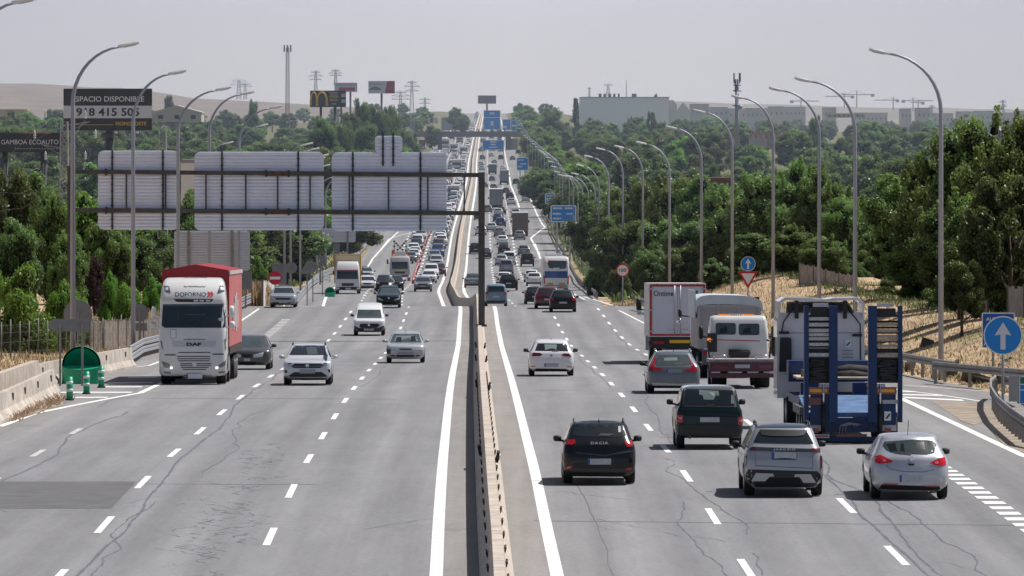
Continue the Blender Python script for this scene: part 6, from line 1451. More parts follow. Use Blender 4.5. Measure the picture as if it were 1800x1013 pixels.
far_lorry(797, 347, 21, 20, 'white', 'white', 'white lorry in the oncoming jam beside the gantry sign', 'front'); far_lorry(782, 262, 16, 18, 'white', 'white', 'white lorry in the oncoming jam just under the far bridge', 'front'); far_lorry(742, 262, 11, 16, 'red', 'yellow', 'red and yellow lorry left of the far bridge pillar', 'front'); far_lorry(793, 246, 12, 12, 'red', 'white', 'pinkish lorry in the oncoming jam right under the far bridge', 'front')
for x, y, w_, h_, lb in ((803,300,17,19,'white lorry in the middle of the oncoming jam, level with the upper gantry beam'), (815,272,14,14,'white van-like lorry in the oncoming jam near the median'), (786,322,19,21,'white lorry half hidden behind the right sign panel edge'), (798,268,14,15,'white lorry in the packed lanes just before the far bridge'), (808,252,12,12,'small white lorry in the oncoming jam below the bridge deck')): far_lorry(x, y, w_, h_, 'white', 'white', lb, 'front')
# motorcycle between the cars
def cone(u, D, label):
    c = road(u, D); root = empty('traffic_cone', c); tag(root, label, 'traffic cone', 'row of red traffic cones closing the oncoming lane')
    b = MB(); b.tube([(0, 0, .04), (0, 0, .78)], [.17, .04], 10); b.build('cone', CONE, root); b = MB(); b.tube([(0, 0, .40), (0, 0, .58)], [.118, .085], 10); b.build('band', SWHITE, root); b = MB(); b.box((0, 0, .02), (.42, .42, .04)); b.build('base', BLACK, root)
    return root
CONE = mat('cone_red', (.62, .035, .03), .5)
cl = [rp(x, y, False) for x, y in ((727,499),(731,480),(738,458),(746,434),(752,420),(758,408))]
ds = [d for _, d in cl]; us = [u for u, _ in cl]
for i in range(58):
    D = ds[0] + (1300 - ds[0]) * i / 57; u = float(np.interp(D, ds, us)) if D < ds[-1] else us[-1] + .0
    cone(u + rr.uniform(-.12, .12), D, 'red and white cone in the long row closing a lane beside the queue')
for x, y in ((719, 494), (709, 499)):
    u, D = rp(x, y, False); cone(u, D, 'red and white cone standing by itself at the front of the works lorry')
# motorcyclist filtering between the black cars
u, D = rp(686, 517, False); c = road(u, D); root = empty('motorcycle', c); tag(root, 'motorcycle filtering between the two black oncoming cars, headlamp lit', 'motorcycle')
b = MB(); b.tube([(-.05, 0, .3), (.05, 0, .3)], .3, 14); b.build('wheel', TYRE, root); b = MB(); b.tube([(0, .0, .3), (0, .3, .9), (0, 1.2, .85)], [.08, .2, .16], 8); b.build('frame', TRIM, root); b = MB(); b.box((0, .1, .95), (.34, .12, .32)); b.build('fairing', paint('far_white', FC['white']), root); b = MB(); b.cyl((0, .0, .95), (0, .05, .95), .09, 10); b.build('headlight', HEADON, root)
b = MB(); b.cyl((-.38, .25, 1.08), (.38, .25, 1.08), .02, 6); b.build('handlebar', TRIM, root)
# rider: one skinned body
bm = bmesh.new(); sk = bm.verts.layers.skin.verify(); pts = {'hip':(0,.75,.88,.17),'chest':(0,.55,1.25,.19),'neck':(0,.5,1.45,.08),'head':(0,.46,1.62,.125),'ls':(-.2,.52,1.38,.08),'le':(-.36,.38,1.2,.06),'lh':(-.34,.24,1.1,.05),'rs':(.2,.52,1.38,.08),'re':(.36,.38,1.2,.06),'rh':(.34,.24,1.1,.05),'lk':(-.24,.4,.72,.1),'lf':(-.2,.65,.35,.07),'rk':(.24,.4,.72,.1),'rf':(.2,.65,.35,.07)}
V = {}
for k, (x, y, z, r) in pts.items(): q = bm.verts.new((x, y, z)); q[sk].radius = (r, r); V[k] = q
V['hip'][sk].use_root = True
for a, b_ in (('hip','chest'),('chest','neck'),('neck','head'),('chest','ls'),('ls','le'),('le','lh'),('chest','rs'),('rs','re'),('re','rh'),('hip','lk'),('lk','lf'),('hip','rk'),('rk','rf')): bm.edges.new((V[a], V[b_]))
me = bpy.data.meshes.new('person'); bm.to_mesh(me); bm.free(); me.materials.append(mat('rider_clothes', (.30,.30,.31), .7)); pe = bpy.data.objects.new('person', me); COL.objects.link(pe); pe.location = c; pe.modifiers.new('skin', 'SKIN'); pe.modifiers.new('sub', 'SUBSURF').levels = 1; pe.modifiers['sub'].render_levels = 1
tag(pe, 'rider in pale jacket and helmet leaning forward on the motorcycle', 'person'); b = MB(); b.tube([(0, .46, 1.48), (0, .45, 1.56), (0, .46, 1.68), (0, .47, 1.76)], [.11, .15, .14, .05], 12); h_ = b.build('helmet', paint('far_white', FC['white']), pe)
# ================================================================== TREES
def leaf_material(name, dark, light, trans=.25):
    m = bpy.data.materials.new(name); m.use_nodes = True; nt = m.node_tree; nt.nodes.clear(); Lk = nt.links.new
    out = nt.nodes.new('ShaderNodeOutputMaterial'); at = nt.nodes.new('ShaderNodeAttribute'); at.attribute_name = 'tone'
    oi = nt.nodes.new('ShaderNodeObjectInfo')
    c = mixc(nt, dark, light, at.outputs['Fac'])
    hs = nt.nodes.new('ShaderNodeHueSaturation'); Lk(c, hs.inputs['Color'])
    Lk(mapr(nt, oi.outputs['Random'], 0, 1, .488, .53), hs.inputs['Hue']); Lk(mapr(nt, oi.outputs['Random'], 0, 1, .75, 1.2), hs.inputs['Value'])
    d = nt.nodes.new('ShaderNodeBsdfPrincipled'); d.inputs['Roughness'].default_value = .42; d.inputs['Specular IOR Level'].default_value = .4; Lk(hs.outputs[0], d.inputs['Base Color'])
    t = nt.nodes.new('ShaderNodeBsdfTranslucent'); Lk(hs.outputs[0], t.inputs['Color'])
    mx = nt.nodes.new('ShaderNodeMixShader'); mx.inputs[0].default_value = trans; Lk(d.outputs[0], mx.inputs[1]); Lk(t.outputs[0], mx.inputs[2]); Lk(mx.outputs[0], out.inputs['Surface'])
    return m
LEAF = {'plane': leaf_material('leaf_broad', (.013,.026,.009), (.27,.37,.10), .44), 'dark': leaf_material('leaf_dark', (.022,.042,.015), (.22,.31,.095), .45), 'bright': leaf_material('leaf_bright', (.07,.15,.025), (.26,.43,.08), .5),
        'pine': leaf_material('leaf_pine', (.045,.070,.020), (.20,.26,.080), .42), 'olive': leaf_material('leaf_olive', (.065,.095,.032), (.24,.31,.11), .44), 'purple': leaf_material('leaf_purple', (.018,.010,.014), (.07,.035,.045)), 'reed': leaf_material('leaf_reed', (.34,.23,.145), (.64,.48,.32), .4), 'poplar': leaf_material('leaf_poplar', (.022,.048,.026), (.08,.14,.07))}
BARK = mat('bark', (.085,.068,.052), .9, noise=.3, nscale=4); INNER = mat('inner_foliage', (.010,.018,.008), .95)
def leaf_cloud(rng, centers, radii, n, size, flat=.0, up=.35, tone=None, aspect=1.5):
    """n leaf quads over puffs; returns verts, faces, tones"""
    k = len(centers); w = radii ** 2; idx = rng.choice(k, n, p=w / w.sum())
    d = rng.normal(size=(n, 3)); d[:, 2] += up; d /= np.linalg.norm(d, axis=1)[:, None]
    rad = radii[idx] * (rng.uniform(0, 1, n) ** .33) * rng.uniform(.75, 1.15, n)
    p = centers[idx] + d * rad[:, None] * np.array([1, 1, .85])
    nrm = d * .7 + rng.normal(size=(n, 3)) * .75; nrm[:, 2] += .35; nrm /= np.linalg.norm(nrm, axis=1)[:, None]
    a = np.cross(nrm, rng.normal(size=(n, 3))); a /= np.linalg.norm(a, axis=1)[:, None]; b = np.cross(nrm, a)
    s = size * rng.uniform(.6, 1.35, n)[:, None]
    q = np.stack([p - a * s * aspect / 2, p + b * s / 2 * .8 + nrm * s * .08, p + a * s * aspect / 2 - nrm * s * .12, p - b * s / 2 * .8 + nrm * s * .08], 1)
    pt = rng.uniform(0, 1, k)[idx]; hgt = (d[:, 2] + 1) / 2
    zz = p[:, 2]; zz = (zz - zz.min()) / (zz.max() - zz.min()); tn = np.clip(.22 * pt + .28 * rng.uniform(0, 1, n) + .38 * hgt + .38 * zz ** 1.5 - .12, 0, 1)  # random tint plus height: sunlit tops and shaded undersides put into the colour
    return q.reshape(-1, 3), np.arange(4 * n).reshape(n, 4), np.repeat(tn, 4)
def np_mesh(name, v, f, tone, mats, fm=None):
    me = bpy.data.meshes.new(name); me.vertices.add(len(v)); me.vertices.foreach_set('co', v.astype(np.float32).ravel())
    me.loops.add(f.size); me.loops.foreach_set('vertex_index', f.astype(np.int32).ravel()); me.polygons.add(len(f)); me.polygons.foreach_set('loop_start', np.arange(0, f.size, f.shape[1], dtype=np.int32))
    for m in mats: me.materials.append(m)
    if fm is not None: me.polygons.foreach_set('material_index', fm.astype(np.int32))
    a = me.attributes.new('tone', 'FLOAT', 'POINT'); a.data.foreach_set('value', tone.astype(np.float32)); me.update(calc_edges=True); return me
def ico(center, r, rng):
    bm = bmesh.new(); bmesh.ops.create_icosphere(bm, subdivisions=1, radius=1); v = np.array([x.co for x in bm.verts]); f = np.array([[x.index for x in q.verts] for q in bm.faces]); bm.free()
    v = v * (1 + rng.uniform(-.18, .18, (len(v), 1))); return v * r + center, f
def make_tree(style, seed, n=11000, leaf=.26):
    """unit tree 10 m tall; returns (crown mesh, trunk mesh)"""
    rng = np.random.default_rng(seed); C, Rr = [], []
    if style in ('plane', 'dark', 'bright', 'olive', 'purple'):
        k = 62; z0, rz, rx = (5.2, 4.4, 3.7) if style != 'purple' else (5.5, 4, 3.4)
        for i in range(k):
            d = rng.normal(size=3); d /= np.linalg.norm(d); t = rng.uniform(.45, .95); sq = 1 + .18 * math.sin(3 * math.atan2(d[1], d[0]) + seed) + rng.uniform(-.12, .12)
            C.append((d[0] * rx * t * sq, d[1] * rx * t * sq, z0 + d[2] * rz * t)); Rr.append(rng.uniform(.75, 1.35))
        if style == 'plane':
            for i in range(11):   # upright shoots that roughen the outline
                d = rng.normal(size=3); d[2] = abs(d[2]); d /= np.linalg.norm(d); o = np.array([d[0] * rx, d[1] * rx, z0 + d[2] * rz]) * 1.0
                for j in range(3): C.append((o[0] * (1 + .02 * j), o[1] * (1 + .02 * j), o[2] + j * .42)); Rr.append(.42 - .09 * j)
    elif style == 'pine':
        for i in range(55):
            z = rng.uniform(3.0, 9.2); rmax = 3.6 * math.sqrt(max(0.05, 1 - ((z - 5.4) / 4.6) ** 2)); a = rng.uniform(0, 6.28); t = rng.uniform(.35, 1) ** .6
            C.append((rmax * t * math.cos(a), rmax * t * math.sin(a), z)); Rr.append(rng.uniform(.6, 1.2))
    elif style == 'poplar':
        for i in range(60):
            z = rng.uniform(.8, 9.6); rm = 1.25 * math.sin(min(1, (z + .6) / 6) * math.pi / 2) * (1 - max(0, z - 6.5) / 3.8); a = rng.uniform(0, 6.28); t = rng.uniform(.2, 1)
            C.append((rm * t * math.cos(a), rm * t * math.sin(a), z)); Rr.append(rng.uniform(.45, .7))
    elif style in ('bush', 'thicket'):
        for i in range(40):
            d = rng.normal(size=3); d[2] = abs(d[2]); d /= np.linalg.norm(d); t = rng.uniform(.4, .95); C.append((d[0] * 6 * t, d[1] * 5 * t, .8 + d[2] * 7.6 * t)); Rr.append(rng.uniform(1.1, 2.0))
    C, Rr = np.array(C), np.array(Rr)
    v, f, tn = leaf_cloud(rng, C, Rr, n, leaf, tone=None)
    # dark leafless core behind the leaves
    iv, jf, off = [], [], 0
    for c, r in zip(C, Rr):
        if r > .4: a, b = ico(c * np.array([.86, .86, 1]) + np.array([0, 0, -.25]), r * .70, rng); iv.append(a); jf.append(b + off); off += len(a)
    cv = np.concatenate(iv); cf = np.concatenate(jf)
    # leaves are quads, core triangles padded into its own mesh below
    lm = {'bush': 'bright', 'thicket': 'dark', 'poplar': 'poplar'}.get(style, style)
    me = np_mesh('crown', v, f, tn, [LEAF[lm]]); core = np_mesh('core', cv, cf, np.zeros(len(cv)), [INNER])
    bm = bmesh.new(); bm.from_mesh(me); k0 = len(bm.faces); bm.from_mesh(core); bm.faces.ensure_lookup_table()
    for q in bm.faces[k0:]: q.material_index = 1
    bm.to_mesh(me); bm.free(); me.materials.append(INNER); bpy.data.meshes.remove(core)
    b = MB(); r_ = random.Random(seed)
    if style in ('bush', 'thicket'):
        for i in range(5): a = i * 1.3; b.tube([(.4*math.cos(a), .4*math.sin(a), -.3), (1.4*math.cos(a), 1.4*math.sin(a), 2.5), (3*math.cos(a), 3*math.sin(a), 5.0)], [.14, .1, .04], 6)
    else:
        top = 6.5 if style != 'poplar' else 8.5; b.tube([(0, 0, -.6), (.05, .02, 1.2), (-.05, .06, 3.2), (.04, 0, top)], [.30, .23, .18, .06], 9)
        for i in range(8):
            a = i * 2.4; z = 2.0 + i * .45; l = r_.uniform(1.6, 2.6) * (.35 if style == 'poplar' else 1); b.tube([(0, 0, z), (l * .5 * math.cos(a), l * .5 * math.sin(a), z + .8), (l * math.cos(a), l * math.sin(a), z + 2.0)], [.11, .08, .03], 6)
    o = b.build('trunk', BARK); tm = o.data; bpy.data.objects.remove(o)
    return me, tm
TREES = {}
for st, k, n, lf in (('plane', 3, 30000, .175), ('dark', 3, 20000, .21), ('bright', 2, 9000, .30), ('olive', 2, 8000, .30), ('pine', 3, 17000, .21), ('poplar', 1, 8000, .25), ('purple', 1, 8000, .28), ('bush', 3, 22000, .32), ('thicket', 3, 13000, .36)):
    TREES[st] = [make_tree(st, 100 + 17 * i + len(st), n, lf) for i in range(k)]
tr = random.Random(5)
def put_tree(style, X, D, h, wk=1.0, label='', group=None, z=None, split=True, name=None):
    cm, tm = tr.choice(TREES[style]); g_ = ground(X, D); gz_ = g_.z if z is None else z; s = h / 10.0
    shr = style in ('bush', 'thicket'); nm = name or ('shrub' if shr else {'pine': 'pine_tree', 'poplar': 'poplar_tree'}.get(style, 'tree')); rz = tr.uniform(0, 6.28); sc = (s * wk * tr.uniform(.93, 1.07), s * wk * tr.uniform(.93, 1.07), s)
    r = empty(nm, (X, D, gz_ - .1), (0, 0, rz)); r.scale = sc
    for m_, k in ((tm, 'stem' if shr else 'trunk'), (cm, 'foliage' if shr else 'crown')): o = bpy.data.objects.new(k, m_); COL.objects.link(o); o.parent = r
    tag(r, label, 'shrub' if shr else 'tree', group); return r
def tree_px(style, x, ytop, D, hw, label, group=None):
    """crown centred on photo column x with its top at row ytop, half-width hw pixels"""
    hw *= 1.45 if D < 1500 and style in ('plane', 'dark', 'bright', 'pine') else 1.0
    X = (x - CX) * D / F; top = P(x, ytop, D).z; gz_ = ground(X, D).z; h = max(1.5, top - gz_)
    base = {'plane': 4.4, 'dark': 4.4, 'bright': 4.2, 'olive': 4.2, 'purple': 3.9, 'pine': 4.0, 'poplar': 1.7, 'bush': 6.6, 'thicket': 6.6}[style] * h / 10
    return put_tree(style, X, D, h, (hw * D / F) / base, label, group)
GT = 'big dark trees on the right bank'
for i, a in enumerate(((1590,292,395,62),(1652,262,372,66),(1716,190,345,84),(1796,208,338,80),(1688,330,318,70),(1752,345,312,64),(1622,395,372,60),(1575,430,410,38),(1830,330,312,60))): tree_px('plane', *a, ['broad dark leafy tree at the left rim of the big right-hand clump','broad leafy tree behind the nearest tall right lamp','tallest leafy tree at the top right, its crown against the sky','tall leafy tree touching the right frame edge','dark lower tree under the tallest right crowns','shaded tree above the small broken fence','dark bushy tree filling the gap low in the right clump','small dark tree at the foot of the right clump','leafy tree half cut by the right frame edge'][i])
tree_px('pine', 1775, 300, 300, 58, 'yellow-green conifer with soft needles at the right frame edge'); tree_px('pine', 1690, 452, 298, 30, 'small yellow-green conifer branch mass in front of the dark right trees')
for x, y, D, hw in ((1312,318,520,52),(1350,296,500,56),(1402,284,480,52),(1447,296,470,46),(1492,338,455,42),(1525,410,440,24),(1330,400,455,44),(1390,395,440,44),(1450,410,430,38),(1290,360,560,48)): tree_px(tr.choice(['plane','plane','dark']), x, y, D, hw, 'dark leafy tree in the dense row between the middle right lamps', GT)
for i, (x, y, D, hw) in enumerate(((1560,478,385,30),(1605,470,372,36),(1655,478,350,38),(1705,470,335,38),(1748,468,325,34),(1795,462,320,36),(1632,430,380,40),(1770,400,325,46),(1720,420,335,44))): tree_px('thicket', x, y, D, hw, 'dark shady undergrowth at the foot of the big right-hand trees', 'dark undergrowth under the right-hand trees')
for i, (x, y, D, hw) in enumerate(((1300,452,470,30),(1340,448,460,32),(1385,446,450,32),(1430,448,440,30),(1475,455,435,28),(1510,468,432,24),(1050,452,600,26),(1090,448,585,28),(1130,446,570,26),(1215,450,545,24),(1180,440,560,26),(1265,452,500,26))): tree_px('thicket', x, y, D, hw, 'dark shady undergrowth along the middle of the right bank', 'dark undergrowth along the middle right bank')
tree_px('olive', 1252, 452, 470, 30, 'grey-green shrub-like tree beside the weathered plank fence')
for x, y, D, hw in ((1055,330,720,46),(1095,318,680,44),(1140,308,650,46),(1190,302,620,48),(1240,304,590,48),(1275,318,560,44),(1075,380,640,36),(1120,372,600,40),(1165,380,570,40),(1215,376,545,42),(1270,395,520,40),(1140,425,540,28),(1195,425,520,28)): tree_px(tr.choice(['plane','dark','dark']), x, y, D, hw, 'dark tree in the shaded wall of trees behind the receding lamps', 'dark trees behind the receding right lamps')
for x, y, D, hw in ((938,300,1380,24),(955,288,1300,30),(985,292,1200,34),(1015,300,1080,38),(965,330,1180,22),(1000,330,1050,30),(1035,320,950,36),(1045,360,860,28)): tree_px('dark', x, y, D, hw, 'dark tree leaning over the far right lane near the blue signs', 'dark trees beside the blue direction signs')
# middle distance on the right
for D, n, h0, h1 in ((800,9,7,10),(950,12,8,12),(1150,14,8,12),(1400,15,8,12),(1700,17,8,13),(2100,18,8,12),(2600,18,8,11),(3000,20,8,10),(3500,20,8,10),(4000,20,8,10)):
    x0 = CX + (float(RX(D)) + uR(D) + 14) * F / D
    x0 = max(x0, 1290 if D < 900 else 1030 if D < 1000 else 0)
    for i in range(n):
        x = x0 + (1850 - x0) * (i + tr.uniform(.1, .9)) / n; st = tr.choice(['plane','olive','bright','dark','pine','olive']); Dd = D * tr.uniform(.94, 1.06)
        put_tree(st, (x - CX) * Dd / F, Dd, tr.uniform(h0, h1), tr.uniform(.95, 1.35), 'hazy green tree in the wooded plain right of the motorway', 'hazy trees right of the motorway')
for i, D in enumerate(np.arange(930, 3300, 55)):
    put_tree(tr.choice(['dark','dark','olive','plane','bright']), float(RX(D)) + float(uR(D)) + tr.uniform(4, 8.5), D, tr.uniform(7.5, 11), tr.uniform(1.0, 1.3), 'hazy tree close along the right edge of the far lanes', 'hazy trees along the right edge of the far lanes')
for i, D in enumerate(np.arange(1250, 3600, 110)):
    put_tree(tr.choice(['dark','olive','bright','plane']), float(RX(D)) + float(uL(D)) - tr.uniform(8, 16) - (8 if 2200 < D < 2750 else 0), D, tr.uniform(6.5, 9), tr.uniform(1.0, 1.3), 'hazy tree close along the left edge of the far lanes', 'hazy trees along the left edge of the far lanes')
for D, n in ((2150,14),(2450,16)):
    for i in range(n):
        x = 930 + 380 * (i + tr.uniform(.1, .9)) / n; put_tree(tr.choice(['dark','olive','plane','bright']), (x - CX) * D / F, D * tr.uniform(.97, 1.03), tr.uniform(8, 10.5), tr.uniform(1.0, 1.3), 'hazy green tree in front of the white warehouse', 'hazy trees in front of the white warehouse')
tree_px('poplar', 1012, 172, 2400, 9, 'tall slim poplar at the left end of the white warehouse'); tree_px('dark', 970, 186, 2300, 26, 'rounded tree standing on the skyline left of the warehouse'); tree_px('pine', 1145, 194, 2200, 10, 'small pointed conifer before the right end of the warehouse'); tree_px('dark', 938, 196, 2700, 22, 'rounded tree just right of the tall blue sign'); tree_px('dark', 1432, 196, 1900, 14, 'dark round tree standing among the far houses')
# left side
tree_px('pine', 14, 290, 420, 40, 'tall dark cypress-like tree at the left frame edge'); tree_px('dark', 60, 300, 440, 52, 'dense green tree left of the lattice mast')
for x, y, D, hw, st, lb in ((90,330,400,38,'plane','leafy tree just left of the gantry column'),(150,330,430,40,'bright','bright leafy tree between the gantry column and the first sign panel'),(185,380,410,34,'plane','drooping leafy tree under the first sign panel'),(232,400,440,40,'dark','dark tree filling the shade under the left sign panels'),(165,440,395,22,'purple','dark purple-leaved tree beside the gantry column'),(275,400,470,36,'dark','dark tree behind the second lattice mast'),(328,330,520,30,'dark','dark bushy tree seen in the gap between two sign panels'),(400,420,560,34,'dark','dark tree behind the wide ribbed sign back'),(30,380,370,40,'dark','dark leafy tree low at the left frame edge'),(120,400,380,30,'plane','green tree behind the gantry column foot'),(380,360,640,44,'bright','green tree hidden behind the middle sign panel'),(580,330,1000,26,'bright','green tree seen in the slot between the right two sign panels'),(440,330,700,44,'dark','dark tree behind the middle sign panel'),(500,340,800,40,'plane','green tree behind the right end of the middle panel')): tree_px(st, x, y, D, hw, lb)
for x, y, D, hw, lb in ((42,446,318,84,'large bright green shrub above the left wire fence'),(108,462,324,46,'tall bright shrub left of the gantry column'),(-20,430,325,40,'bright shrub cut by the left frame edge'),(222,478,366,40,'rounded green shrub beside the second left lamp'),(470,425,600,30,'bright green bush above the no-entry sign'),(455,440,560,22,'bright bush right of the wide ribbed sign back'),(150,505,345,24,'low green shrub behind the leaning plank fence'),(270,470,420,24,'green shrub behind the white lorry roof'),(190,455,400,24,'small shrub under the purple tree')): tree_px('bush', x, y, D, hw, lb)
for D, n, h0, h1, x1 in ((560,7,6,9,420),(700,9,7,10,560),(880,12,8,12,640),(1080,13,9,13,690),(1350,16,9,13,705),(1600,18,9,13,715),(1900,20,9,12,740),(2300,20,8,11,700),(2800,18,8,10,700),(3600,14,8,10,720)):
    for i in range(n):
        x = -40 + (x1 + 40) * (i + tr.uniform(.1, .9)) / n; Dd = D * tr.uniform(.94, 1.06); st = tr.choice(['pine','pine','olive','dark','pine','bright'])
        put_tree(st, (x - CX) * Dd / F, Dd, tr.uniform(h0, h1), tr.uniform(1.0, 1.4), 'hazy rounded tree in the wood left of the motorway', 'hazy trees left of the motorway')
for x, y, D, hw in ((615,185,1700,26),(640,164,1800,28),(668,178,1750,26),(690,172,1800,24),(645,205,1600,30),(600,205,1500,30),(570,205,1400,30),(700,215,1700,20),(297,160,2600,11),(445,168,2200,12),(720,225,2000,22),(760,215,2400,16),(800,188,3000,20),(815,200,2900,16)): tree_px('dark', x, y, D, hw, 'dark hazy tree rising around the far billboards', 'dark trees around the far billboards')
# dry reeds, scrub and grass
def tuft_field(name, label, spots, n, h, m, seed, spread=1.0, w=.05):
    rng = np.random.default_rng(seed); vs, fs, tn = [], [], []
    for k in range(n):
        u, D = spots(rng); p = gpt(u, D); hh = h * rng.uniform(.5, 1.3); a = rng.uniform(0, 3.14); lean = rng.normal(size=2) * .3 * hh; ww = w * rng.uniform(.6, 1.5)
        i = len(vs); vs += [(p.x - ww*math.cos(a), p.y - ww*math.sin(a), p.z - .05), (p.x + ww*math.cos(a), p.y + ww*math.sin(a), p.z - .05), (p.x + lean[0] + ww*.4, p.y + lean[1], p.z + hh * .7), (p.x + lean[0]*1.5, p.y + lean[1]*1.5, p.z + hh)]; fs.append((i, i+1, i+2, i+3)); t = rng.uniform(0, 1); tn += [t] * 4
    me = np_mesh(name, np.array(vs), np.array(fs), np.array(tn), [m]); o = bpy.data.objects.new(name, me); COL.objects.link(o); tag(o, label, None, None, 'stuff'); return o
def right_bank(rng): D = rng.uniform(195, 560) ** 1.0; return float(uR(D)) + abs(rng.normal()) * 5 + .7, D
def left_verge(rng): D = rng.uniform(225, 620); return float(uL(D)) - abs(rng.normal()) * 5 - .8, D
def far_verge(rng): D = rng.uniform(560, 1100); s = rng.choice([-1, 1]); return (float(uR(D)) + 1 + abs(rng.normal()) * 6) if s > 0 else (float(uL(D)) - 1 - abs(rng.normal()) * 10), D
tuft_field('dry_grass', 'dry straw-coloured grass on the right bank', right_bank, 44000, .12, LEAF['reed'], 1, w=.022)
tuft_field('dry_grass', 'dry straw-coloured grass on the left verge', left_verge, 26000, .24, LEAF['reed'], 2, w=.025)
tuft_field('green_weeds', 'green weeds along both verges', lambda r: right_bank(r) if r.uniform() < .6 else left_verge(r), 5000, .28, LEAF['olive'], 3, w=.03)
tuft_field('dry_grass', 'grass on the far verges', far_verge, 12000, .6, LEAF['olive'], 4, w=.12)
def crest(rng): D = rng.uniform(215, 520); return float(uR(D)) + 9 + abs(rng.normal()) * 1.8, D
tuft_field('green_weeds', 'green weeds along the crest of the right bank', crest, 6000, .32, LEAF['olive'], 6, w=.03)
def weeds(rng):
    t = rng.uniform(); a, b = rp(2, 742), rp(110, 700); return a[0] + (b[0] - a[0]) * t + rng.normal() * .18 - .25, a[1] + (b[1] - a[1]) * t
rng0 = np.random.default_rng(9); vs, fs, tn = [], [], []
for k in range(420):
    u, D = weeds(rng0); p = road(u + .35, D); hh = .16 * rng0.uniform(.4, 1.6); i = len(vs); l = rng0.normal(size=2) * .12; vs += [(p.x-.025, p.y, p.z), (p.x+.025, p.y, p.z), (p.x+l[0]+.01, p.y+l[1], p.z+hh*.8), (p.x+l[0]*1.4, p.y+l[1], p.z+hh)]; fs.append((i,i+1,i+2,i+3)); tn += [rng0.uniform()*.7]*4
o = bpy.data.objects.new('dry_weeds', np_mesh('dry_weeds', np.array(vs), np.array(fs), np.array(tn), [LEAF['reed']])); COL.objects.link(o); tag(o, 'dry reddish weeds along the foot of the near left barrier', kind='stuff')
# reed clump and rocks on the banks
def reed_clump(c, h, w, n, label, seed):
    rng = np.random.default_rng(seed); vs, fs, tn = [], [], []
    for k in range(n):
        x, y = rng.normal(size=2) * w; hh = h * rng.uniform(.6, 1.1) * math.exp(-(x/w)**2 * .15); l = rng.normal(size=2) * .12 * h; i = len(vs); vs += [(x-.04,y,0),(x+.04,y,0),(x+l[0]+.07,y+l[1],hh*.75),(x+l[0]*1.4,y+l[1],hh)]; fs.append((i,i+1,i+2,i+3)); tn += [rng.uniform()]*4
    o = bpy.data.objects.new('dry_reeds', np_mesh('dry_reeds', np.array(vs), np.array(fs), np.array(tn), [LEAF['reed']])); COL.objects.link(o); o.location = c; tag(o, label, 'shrub')
reed_clump(gp(450, 462), 2.0, .8, 900, 'clump of tall dry russet reeds left of the white slatted fence', 1); reed_clump(P(1200, 478, 545), 2.2, .55, 500, 'tall dry orange reed tuft behind the delivery lorry', 2); reed_clump(gp(255, 372), 1.6, 1.2, 500, 'dry straw bush right of the second round sign back', 3)
ROCK = mat('rubble', (.26,.22,.18), .95, noise=.4, nscale=5)
SLABC = mat('dark_slab', (.10,.09,.08), .9, noise=.4, nscale=3)
def slab(px_, py_, D, size, rot, label, m=SLABC):
    b = MB(); b.box((0, 0, 0), size, Matrix.Rotation(rot[0], 3, 'X') @ Matrix.Rotation(rot[1], 3, 'Y')); b.v = [(x + tr.uniform(-.06,.06), y + tr.uniform(-.06,.06), z + tr.uniform(-.05,.05)) for x, y, z in b.v]; X = (px_ - CX) * D / F; o = b.build('rubble_slab', m, None, ground(X, D, .12)); tag(o, label, 'slab')
slab(1672, 628, 262, (.7,1.5,.12), (-.5,-.9), 'tilted dark concrete slab leaning below the tallest right lamp'); slab(1722, 632, 250, (1.4,.8,.14), (-.5,.35), 'broken flat slab on the rubble under the AUTOVIA panel'); slab(1600, 600, 275, (.5,1.3,.08), (-.6,-.7), 'dark slab lying on the dry bank right of the blue ramps'); slab(1630, 582, 300, (.6,.5,.4), (0,.2), 'small dark box half buried in the dry right bank')
for k in range(60):
    D = tr.uniform(222, 270); u = float(uR(D)) + tr.uniform(.8, 4.5); b = MB(); s = tr.uniform(.08, .24); b.box((0,0,s*.3), (s, s*.8, s*.6), Matrix.Rotation(tr.uniform(0,3), 3, 'Z')); b.v = [(x*tr.uniform(.7,1.2), y*tr.uniform(.7,1.2), z*tr.uniform(.7,1.1)) for x,y,z in b.v]; o = b.build('stone', ROCK, None, gpt(u, D)); tag(o, 'small stone in the rubble strip behind the right guardrail', 'stone', 'stones behind the right guardrail')
# ================================================================== BACKGROUND
def hill(pts, D, depth, m, name='hills'):
    vs = []; n = len(pts); rows = 7
    for j in range(rows):
        t = j / (rows - 1)
        for x, y in pts: q = P(x, y, D); vs.append((q.x * (1 + .0 * t), D - depth * (1 - t), (ZC - 40) + (q.z - ZC + 40) * math.sin(t * math.pi / 2)))
    fs = [(j*n+i, j*n+i+1, (j+1)*n+i+1, (j+1)*n+i) for j in range(rows - 1) for i in range(n - 1)]
    b = MB(); b.add(vs, fs, 0, True); o = b.build(name, m); tag(o, kind='structure')
HB = mat('bare_hill', (.150,.105,.068), .95, noise=.55, nscale=.02)
hill([(-300,150),(-100,146),(0,147),(60,147),(110,150),(160,154),(215,155),(262,160),(300,166),(340,173),(420,177),(480,180),(560,185),(640,190),(700,200)], 7600, 1900, HB)
hill([(1150,186),(1190,178),(1215,179),(1260,181),(1300,183),(1380,184),(1480,188),(1560,190),(1640,189),(1720,192),(1800,192),(1950,190)], 8200, 1500, mat('bare_hill_right', (.17,.145,.12), .95, noise=.3, nscale=.012))
